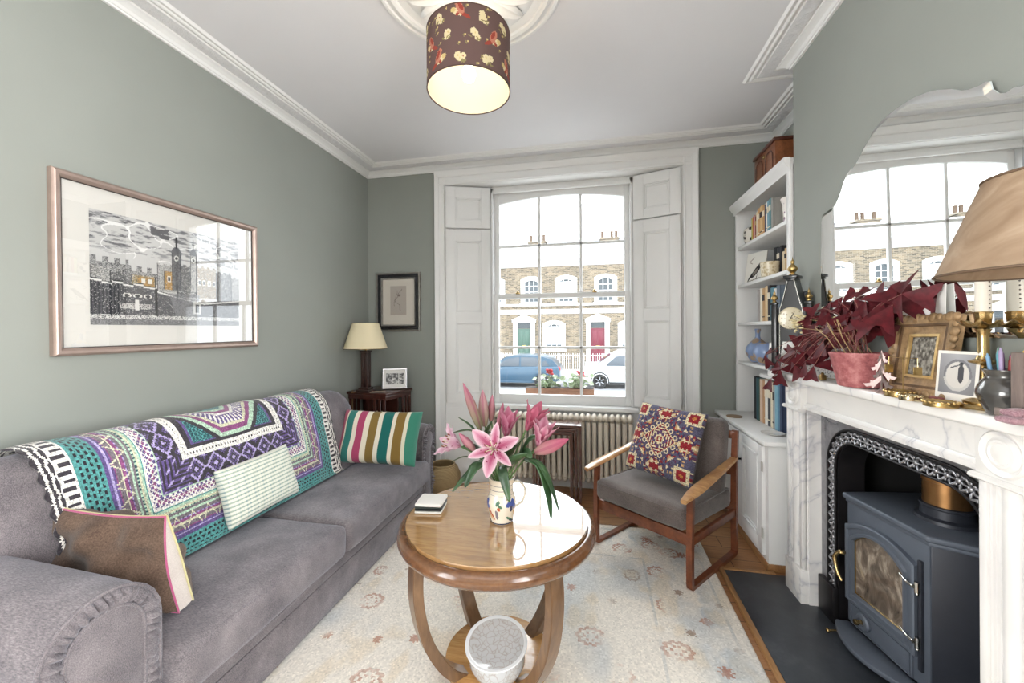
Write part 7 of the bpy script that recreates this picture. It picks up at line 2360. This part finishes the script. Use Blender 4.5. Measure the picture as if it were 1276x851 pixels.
# weathered wooden easel stand and a folded mauve cloth at the near end
es = E('wooden_stand', 'weathered grey wooden stand in front of the lustre jar', 'stand', (.992, 1.180, MZ), (0, 0, R(-86)))
M_GREYW = wood('weathered grey wood', rgb(98, 86, 82), rgb(138, 122, 114), 4, (8, 8, 1), .7)
bm = B(); box(bm, -.014, .014, -.004, .006, .0, .165, .003); O('upright', bm, M_GREYW, es)
bm = B(); box(bm, -.020, .020, -.034, -.004, .0, .012, .002); box(bm, -.020, .020, -.034, -.028, .012, .03, .002); O('ledge', bm, M_GREYW, es)
bm = B(); box(bm, -.006, .006, .0, .006, 0, .12, .002, mat=Matrix.Translation((0, .03, 0)) @ Matrix.Rotation(R(14), 4, 'X')); O('strut', bm, M_GREYW, es)
cl = E('folded_cloth', 'small folded mauve cloth at the near edge of the mantelpiece', 'cloth', (.965, 1.148, MZ))
bm = B()
soft_box(bm, (0, 0, .008), (.06, .05, .014), .006, (.0, .0, .004), (12, 12, 4), .004, 4); soft_box(bm, (.004, .003, .024), (.05, .042, .014), .006, (0, 0, .006), (12, 12, 4), .004, 9)
O('fold', bm, fabric('mauve cloth', rgb(130, 92, 104), rgb(184, 150, 156), 200), cl, 180)
# standing lamp beside the fireplace, its shade reaching into view
fl = E('floor_lamp', 'brass standing lamp with pleated parchment shade beside the fireplace', 'lamp', (.93, 1.05, .0))
bm = B(); lathe(bm, [(0, .0), (.13, .0), (.135, .01), (.11, .022), (.03, .03), (.014, .05), (.012, .10), (.012, .8), (.02, .81), (.02, .84), (.012, .85), (.012, 1.50), (.02, 1.51), (.018, 1.56), (0, 1.56)], 36); O('stand', bm, M_BRASS, fl, 40)
def parch():
    m, nt, b = new_mat('parchment shade')
    v = texco(nt)
    f = noise(nt, v, 7, 5, .6, 1.4)
    c = ramp(nt, f, [(.3, rgb(150, 124, 98)), (.55, rgb(180, 156, 130)), (.75, rgb(200, 180, 156))])
    vein = mathn(nt, 'ABSOLUTE', mathn(nt, 'SUBTRACT', noise(nt, v, 3.5, 2, .4, .6), .5))
    c = mixc(nt, ramp(nt, vein, [(0, (.35, .35, .35, 1)), (.008, (0, 0, 0, 1))]), c, rgb(120, 92, 66))
    nt.links.new(c, b.inputs['Base Color']); b.inputs['Roughness'].default_value = .6
    t = nt.nodes.new('ShaderNodeBsdfTranslucent'); nt.links.new(c, t.inputs['Color'])
    mx = nt.nodes.new('ShaderNodeMixShader'); mx.inputs[0].default_value = .35
    nt.links.new(b.outputs[0], mx.inputs[1]); nt.links.new(t.outputs[0], mx.inputs[2]); nt.links.new(mx.outputs[0], nt.nodes['Material Output'].inputs['Surface'])
    return m
bm = B()
for r0, r1 in ((.163, .088), (.1605, .086)):
    rows = [[((r0 + (r1 - r0) * t) * math.cos(a), (r0 + (r1 - r0) * t) * math.sin(a), 1.522 + .205 * t) for a in np.linspace(0, 2 * PI, 25)[:-1]] for t in np.linspace(0, 1, 6)]
    loft(bm, rows, close_u=True)
s2_ = O('lamp_shade', bm, parch(), fl, 20)
bm = B(); tube(bm, [(.1635 * math.cos(a), .1635 * math.sin(a), 1.522) for a in np.linspace(0, 2 * PI, 49)[:-1]], .003, 6, closed=True); O('lower_trim', bm, plain('brown shade binding', rgb(96, 76, 58), .7), s2_, 180)
bm = B(); tube(bm, [(.0885 * math.cos(a), .0885 * math.sin(a), 1.727) for a in np.linspace(0, 2 * PI, 49)[:-1]], .003, 6, closed=True); O('upper_trim', bm, bpy.data.materials['brown shade binding'], s2_, 180)
# ------------------------------------------------------------------ the street outside
SZ = -1.05
bm = B(); box(bm, -45, 45, 6.0, 24.2, SZ - .3, SZ); S('street', bm, plain('grey asphalt', rgb(150, 150, 152), .9, var=.08, vscale=2))
bm = B(); box(bm, -45, 45, 3.86, 9.0, SZ, SZ + .12); box(bm, -45, 45, 20.6, 40, SZ, SZ + .12); S('pavement', bm, plain('pale york stone', rgb(196, 192, 186), .9, var=.06, vscale=1.5))
FYW = 25.0
def brick():
    m, nt, b = new_mat('london stock brick')
    t = nt.nodes.new('ShaderNodeTexCoord'); mp = nt.nodes.new('ShaderNodeMapping'); mp.inputs['Rotation'].default_value = (R(90), 0, 0)
    nt.links.new(t.outputs['Object'], mp.inputs['Vector'])
    br = nt.nodes.new('ShaderNodeTexBrick'); br.inputs['Scale'].default_value = 1
    br.inputs['Brick Width'].default_value = .225; br.inputs['Row Height'].default_value = .075; br.inputs['Mortar Size'].default_value = .009
    br.inputs['Color1'].default_value = rgb(148, 132, 110); br.inputs['Color2'].default_value = rgb(84, 77, 68); br.inputs['Mortar'].default_value = rgb(158, 148, 132)
    nt.links.new(mp.outputs[0], br.inputs['Vector'])
    n_ = ramp(nt, noise(nt, t.outputs['Object'], 1.1, 4), [(.3, (.8, .8, .8, 1)), (.7, (1.1, 1.08, 1.05, 1))])
    nt.links.new(mixc(nt, 1.0, br.outputs['Color'], n_, 'MULTIPLY'), b.inputs['Base Color']); b.inputs['Roughness'].default_value = .95
    return m
M_BRICK = brick()
M_STUCCO = plain('white stucco', rgb(216, 216, 214), .8)
M_EXTG = plain('far window glass', rgb(84, 90, 94), .25, spec=.25)
M_BLIND = plain('white window blind', rgb(200, 202, 204), .8)
M_POT = plain('clay chimney pot', rgb(104, 86, 72), .9)
M_SLATER = plain('roof slate', rgb(96, 100, 108), .7)
HW = 4.58
def arched(x0, x1, z0, z1, rise, n=9):
    return [(x0, z0), (x1, z0)] + [(x1 + (x0 - x1) * t, z1 - rise * (2 * t - 1) ** 2) for t in np.linspace(0, 1, n)]
def house(label, loc):
    t = E('terraced_house', label, 'house', loc, group='brick terrace across the street')
    # local: door centre at x=0, facade in the plane y=0, z as in the room
    x0, x1 = -1.148, HW - 1.152
    bm = B(); box(bm, x0, x1, 0, 8, SZ, 6.2); O('wall', bm, M_BRICK, t)
    bm = B(); box(bm, x0, x1, -.08, .4, 6.16, 6.9); O('parapet', bm, M_STUCCO, t)
    bm = B(); prism(bm, [(0, 5.50), (-.06, 5.50), (-.10, 5.62), (-.12, 5.72), (-.30, 5.86), (-.36, 5.92), (-.36, 6.02), (-.05, 6.18), (0, 6.18)], 'x', x0, x1); O('cornice', bm, M_STUCCO, t)
    bm = B(); prism(bm, [(0, 2.52), (-.05, 2.52), (-.10, 2.66), (-.10, 2.80), (0, 2.82)], 'x', x0, x1); O('string_course', bm, M_STUCCO, t)
    bm = B(); prism(bm, [(0, 3.02), (-.10, 3.02), (-.10, 3.16), (0, 3.18)], 'x', x0, x1); O('sill_band', bm, M_STUCCO, t)
    bm = B(); prism(bm, [(.4, 6.9), (4, 8.0), (8, 6.5), (8, 6.2), (.4, 6.2)], 'x', x0, x1); O('roof', bm, M_SLATER, t)
    def win(cx, z0, z1, w, rise, blind, bars=2):
        bm = B()
        o_ = arched(cx - w / 2 - .22, cx + w / 2 + .22, z0 - .02, z1 + .26, rise * 1.2); i_ = arched(cx - w / 2, cx + w / 2, z0 + .05, z1, rise)
        loft(bm, [[(x, 0, z) for x, z in o_], [(x, -.09, z) for x, z in o_], [(x, -.09, z) for x, z in i_], [(x, -.012, z) for x, z in i_]], close_u=True)
        box(bm, cx - w / 2 - .28, cx + w / 2 + .28, -.17, 0, z0 - .14, z0 - .0)
        s_ = O('window', bm, M_STUCCO, t, 30)
        bm = B(); prism(bm, i_, 'y', -.014, -.008); O('glass', bm, M_EXTG, s_, 0)
        if blind:
            bm = B(); box(bm, cx - w / 2 + .06, cx + w / 2 - .06, -.018, -.015, z0 + .12 + (z1 - z0) * .10, z1 - .12); O('blind', bm, M_BLIND, s_, 0)
        bm = B()
        zm = (z0 + z1) / 2
        for x in [cx - w / 2 + .03, cx + w / 2 - .03] + [cx - w / 2 + w * k / (bars + 1) for k in range(1, bars + 1)]: box(bm, x - .022, x + .022, -.045, -.012, z0 + .05, z1 - .04)
        for z in (z0 + .08, (z0 + zm) / 2, zm, (zm + z1) / 2): box(bm, cx - w / 2, cx + w / 2, -.045, -.012, z - .024, z + .024)
        O('sash_bars', bm, M_STUCCO, s_)
    win(.48, 3.20, 4.66, .92, .16, False); win(2.66, 3.20, 4.66, .92, .16, True)
    win(1.90, .32, 1.86, .98, .18, True)
    # doorcase with pediment
    bm = B()
    for s_ in (-1, 1): box(bm, s_ * .56 - .14, s_ * .56 + .14, -.16, 0, SZ + .5, 2.02)
    box(bm, -.76, .76, -.20, 0, 1.98, 2.16); prism(bm, [(-.80, 2.16), (.80, 2.16), (0, 2.50)], 'y', -.20, 0)
    O('doorcase', bm, M_STUCCO, t)
    bm = B(); box(bm, -.42, .42, -.02, -.005, 1.62, 1.96); O('fanlight', bm, M_EXTG, t)
    for k in range(3):
        bm = B(); box(bm, -.75, .75, -.9 + k * .28, 0, SZ, SZ + .20 * (k + 1)); O('step', bm, M_STUCCO, t)
    bm = B()
    for k in range(5): tube(bm, [(2.5 + .34 * k - 2.9 + .0, 2.0, 7.7), (2.5 + .34 * k - 2.9, 2.0, 8.0)], .09, 8)
    return t
def chimney(t, x):
    bm = B(); box(bm, x - .55, x + .55, .6, 1.2, 6.6, 7.25); box(bm, x - .6, x + .6, .55, 1.25, 7.18, 7.28); c_ = O('chimney_stack', bm, M_BRICK, t)
    for k in range(4):
        bm = B(); lathe(bm, [(.10, 7.28), (.09, 7.65), (.11, 7.68), (.10, 7.72)], 12, Matrix.Translation((x - .42 + .28 * k, .9, 0))); O('chimney_pot', bm, M_POT if k != 1 else M_STUCCO, c_)
def front_door(t, col, nm):
    bm = B(); box(bm, -.42, .42, -.05, -.004, SZ + .62, 1.60)
    for a in (-.19, .19):
        for z0, z1 in ((-.30, .45), (.58, 1.45)): box(bm, a - .13, a + .13, -.07, -.05, z0, z1, .01)
    d = O('front_door', bm, plain(nm + ' door paint', rgb(*col), .35), t, label=nm + ' front door')
    bm = B(); ball(bm, (.30, -.09, .50), .045); box(bm, -.12, .12, -.082, -.07, .50, .56); O('door_furniture', bm, M_BRASS, d)
DOORS = [('dark blue', (40, 52, 82)), ('black', (30, 30, 32)), ('grey', (120, 124, 128)), ('black', (32, 32, 34)), ('sage green', (72, 102, 90)), ('crimson', (118, 36, 56)), ('navy', (36, 44, 70))]
WHERE = ['fourth house to the left of the green doored one', 'third house to the left of the green doored one', 'second house to the left of the green doored one', 'house directly left of the green doored one', 'house with the green front door opposite the window', 'house with the crimson front door opposite the window', 'house to the right of the crimson doored one']
for k in range(7):
    t = house('brick terraced ' + WHERE[k], (-4.40 + (k - 4) * HW, FYW, 0))
    front_door(t, DOORS[k][1], DOORS[k][0])
    chimney(t, .75)
al = E('television_aerial', 'thin roof aerial on the terrace across the street', 'aerial', (-.75, 25.9, 7.27))
bm = B(); tube(bm, [(0, 0, 0), (0, 0, 2.3)], .022, 6); O('mast', bm, plain('aerial metal', rgb(120, 122, 126), .5), al)
bm = B(); tube(bm, [(-1.0, 0, 2.1), (.5, 0, 2.2)], .018, 5)
for k in range(6): tube(bm, [(-.9 + k * .22, -.3, 2.11 + k * .015), (-.9 + k * .22, .3, 2.11 + k * .015)], .010, 4)
O('array', bm, bpy.data.materials['aerial metal'], al)
for i, (a, b_, lab) in enumerate((((-9, 20, 7.6), (4, 16, 10.6), 'lowest of three cables crossing the sky above the street'), ((-9, 20, 8.8), (6, 16, 12.0), 'middle of three cables crossing the sky above the street'), ((-9, 20, 10.2), (2, 16, 12.2), 'highest of three cables crossing the sky above the street'))):
    bm = B(); tube(bm, [Vector(a).lerp(Vector(b_), t) + Vector((0, 0, -.5 * math.sin(PI * t))) for t in np.linspace(0, 1, 14)], .016, 5)
    tag(O('overhead_cable', bm, plain('cable grey', rgb(150, 154, 158), .8), None, 180), lab, 'cable', 'cables over the street')
# railings
rl = E('railings', 'white painted railings in front of the terrace across the street', 'railings', (-8, 22.6, SZ + .12))
M_RAIL = plain('white railing paint', rgb(222, 222, 222), .5)
bm = B(); box(bm, -16, 17, -.02, .02, .98, 1.02); box(bm, -16, 17, -.02, .02, .12, .16); box(bm, -16, 17, -.12, .12, 0, .10); O('rail', bm, M_RAIL, rl)
bm = B()
for k in range(270):
    x = -15.9 + k * .122
    box(bm, x - .018, x + .018, -.016, .016, .1, 1.12)
o = O('baluster', bm, M_RAIL, rl); o['kind'] = 'stuff'

# parked cars
M_TYRE = plain('tyre rubber', rgb(34, 34, 36), .8); M_RIMS = plain('alloy wheel', rgb(176, 178, 182), .3, .6); M_CARGL = plain('car glass', rgb(74, 84, 94), .06, spec=.8); M_LAMPR = plain('tail lamp red', rgb(170, 36, 40), .3); M_LAMPW = plain('head lamp clear', rgb(214, 218, 222), .1); M_TRIMC = plain('black plastic trim', rgb(40, 42, 44), .6)
def car(name, label, loc, L, W, H, paint, van=False):
    """nose towards -x, side towards -y"""
    t = E(name, label, 'car', loc)
    if van:
        low = [(0, .28), (0, .62), (.05, .80), (.20, .92), (.30, .98), (L - .03, .98), (L, .9), (L, .30), (L - .3, .24), (.3, .24)]
        top = [(.55, .96), (1.25, 1.46), (1.45, 1.56), (1.9, 1.66), (L - .35, 1.68), (L - .08, 1.50), (L - .02, .96)]
        wx = (.75, L - .75); side = [(.95, .98), (1.42, 1.42), (1.95, 1.50), (1.95, .98)], [(2.05, .98), (2.05, 1.51), (2.95, 1.52), (2.95, .98)], [(3.05, .98), (3.05, 1.52), (L - .5, 1.50), (L - .3, .98)]
    else:
        low = [(0, .30), (.0, .55), (.06, .68), (.30, .78), (1.1, .92), (L - .10, .96), (L, .88), (L, .36), (L - .3, .22), (.3, .22)]
        top = [(.95, .90), (1.65, 1.34), (2.0, 1.43), (2.6, 1.46), (3.2, 1.42), (L - .35, 1.28), (L - .06, .94)]
        wx = (.78, L - .78); side = [(1.22, .94), (1.74, 1.30), (2.28, 1.38), (2.28, .94)], [(2.36, .94), (2.36, 1.385), (3.0, 1.36), (3.22, 1.18), (3.22, .94)], [(3.30, .95), (3.30, 1.16), (3.44, 1.22), (3.6, .98)]
    bm = B(); prism(bm, low, 'y', 0, W, .07, 3); 
    rows = []
    for y, k in ((.06, 0), (.20, 1), (W - .20, 1), (W - .06, 0)):
        rows.append([(x, y, z) for x, z in top] if k else [(x, y, .92 + (z - .92) * (1 if z < 1.0 else .93)) for x, z in top])
    loft(bm, rows); 
    bm.faces.new([bm.verts.new((x, .06, .92 + (z - .92) * (1 if z < 1.0 else .93))) for x, z in top]); bm.faces.new([bm.verts.new((x, W - .06, .92 + (z - .92) * (1 if z < 1.0 else .93))) for x, z in top])
    O('body', bm, paint, t, 40)
    for q in side:
        bm = B(); prism(bm, [(x, .92 + (z - .92) * .93) for x, z in q], 'y', .045, .062); O('side_window', bm, M_CARGL, t)
    a, b_ = top[0], top[1]
    bm = B(); quad(bm, [(a[0] + .05, .22, a[1] + .04), (a[0] + .05, W - .22, a[1] + .04), (b_[0] - .03, W - .24, b_[1] - .01), (b_[0] - .03, .24, b_[1] - .01)]); bmesh.ops.translate(bm, verts=bm.verts, vec=(-.015, 0, .012)); O('windscreen', bm, M_CARGL, t, 0)
    for x in wx:
        for y in (.0, W - .2):
            bm = B(); lathe(bm, [(.20, -.09), (.30, -.10), (.32, -.07), (.32, .07), (.30, .10), (.20, .09)], 28, Matrix.Translation((x, y + .09, .32)) @ Matrix.Rotation(R(90), 4, 'X')); wl = O('wheel', bm, M_TYRE, t, 40)
            bm = B(); lathe(bm, [(0, -.07), (.06, -.08), (.07, -.05), (.19, -.07), (.205, -.095), (.205, .08), (0, .08)], 24, Matrix.Translation((x, y + .09, .32)) @ Matrix.Rotation(R(-90), 4, 'X'));
            for k in range(6): box(bm, -.02, .02, -.105, -.09, .05, .19, mat=Matrix.Translation((x, y + .09, .32)) @ Matrix.Rotation(k * PI / 3, 4, 'Y'))
            O('rim', bm, M_RIMS, wl, 40)
    bm = B()
    for x in wx: tube(bm, [(x + .37 * math.cos(a), -.004, .32 + .37 * math.sin(a)) for a in np.linspace(-.2, PI + .2, 18)], .025, 6)
    box(bm, wx[0] + .4, wx[1] - .4, -.006, .02, .22, .30, .005); O('sill_trim', bm, M_TRIMC if van else paint, t)
    bm = B(); ball(bm, (L - .06, .14, .84), .12, .8, 1, .9); O('tail_lamp', bm, M_LAMPR, t)
    bm = B(); ball(bm, (.08, .16, .66), .13, .9, 1, .6); O('head_lamp', bm, M_LAMPW, t)
    bm = B(); ball(bm, (top[0][0] + .42, -.06, .98), .09, .7, .9, .7); O('wing_mirror', bm, paint, t)
    for x in (side[0][-1][0] - .2, side[1][-1][0] - .2):
        bm = B(); box(bm, x, x + .16, -.014, .004, .82, .85, .004); O('door_handle', bm, M_TRIMC if van else paint, t)
    return t
car('parked_car', 'metallic blue hatchback parked across the street', (-5.55, 17.2, SZ), 4.05, 1.72, 1.46, plain('metallic blue paint', rgb(50, 82, 104), .3, .3, coat=.6))
car('parked_car', 'white people carrier parked across the street behind the blue hatchback', (-.55, 17.4, SZ), 4.4, 1.8, 1.7, plain('white car paint', rgb(226, 228, 230), .3, coat=.5), True)

# window box with geraniums on the outer sill
wb = E('window_box', 'terracotta window box on the outer window sill', 'planter', (-.345, 4.0, .735))
M_TERRA = plain('terracotta', rgb(132, 96, 76), .85, var=.12, vscale=14)
bm = B()
P = [(-.062, 0), (.062, 0), (.078, .088), (.084, .088), (.084, .105), (-.084, .105), (-.084, .088), (-.078, .088)]
prism(bm, P, 'x', -.335, .335, .003); O('trough', bm, M_TERRA, wb)
bm = B(); box(bm, -.33, .33, -.07, .07, .1055, .1075); O('soil', bm, bpy.data.materials['potting soil'], wb)
bm = B(); box(bm, -.9, .9, -.16, .2, -.10, -.002, .006)
o = OW('window_sill', (bmesh.ops.translate(bm, verts=bm.verts, vec=(-.32, 4.0, .735)), bm)[1], M_STUCCO, win); 
M_GL = spots('variegated geranium leaf', rgb(150, 168, 130), rgb(196, 202, 176), 60, .4); M_GR = plain('geranium red', rgb(176, 34, 48), .6)
gr_ = random.Random(4)
for gx, hd, lab in ((-.13, (-.10, .255), 'variegated geranium with a red head, left half of the window box'), (.17, (.205, .235), 'variegated geranium with a red head, right half of the window box')):
    g = E('geranium', lab, 'plant', (-.345 + gx, 4.0, .842), group='geraniums in the window box')
    for k in range(34):
        a, rr, z = gr_.uniform(0, 6.28), gr_.uniform(.02, .17), gr_.uniform(.01, .12)
        bm = B(); c_ = Vector((rr * math.cos(a) * .95, rr * math.sin(a) * .35, z))
        M = Matrix.Translation(c_) @ Euler((gr_.uniform(-.9, .9), gr_.uniform(-.9, .9), 0)).to_matrix().to_4x4()
        r = gr_.uniform(.022, .036)
        vs = [bm.verts.new(M @ Vector((r * (1 + .12 * math.cos(q * 2.5)) * math.cos(q * .6283), r * (1 + .12 * math.cos(q * 2.5)) * math.sin(q * .6283), .006 * (q % 2)))) for q in range(10)]
        vc = bm.verts.new(M @ Vector((0, 0, -.004)))
        for q in range(10): bm.faces.new([vc, vs[q], vs[(q + 1) % 10]])
        tube(bm, [(0, 0, 0), tuple(c_)], .0022, 4)
        O('leaf', bm, M_GL, g, 60)
    hx, hz = hd[0] - gx, hd[1] - .10
    bm = B(); tube(bm, [(0, 0, 0), (hx * .6, 0, hz * .6), (hx, -.01, hz)], .003, 5); stt = O('flower_stalk', bm, M_STEM, g, 180)
    bm = B()
    for k in range(16): ball(bm, (hx + gr_.uniform(-.032, .032), -.01 + gr_.uniform(-.02, .02), hz + gr_.uniform(-.022, .028)), .014, 1, 1, .8, 7, 5)
    O('flower_head', bm, M_GR, stt, 60)
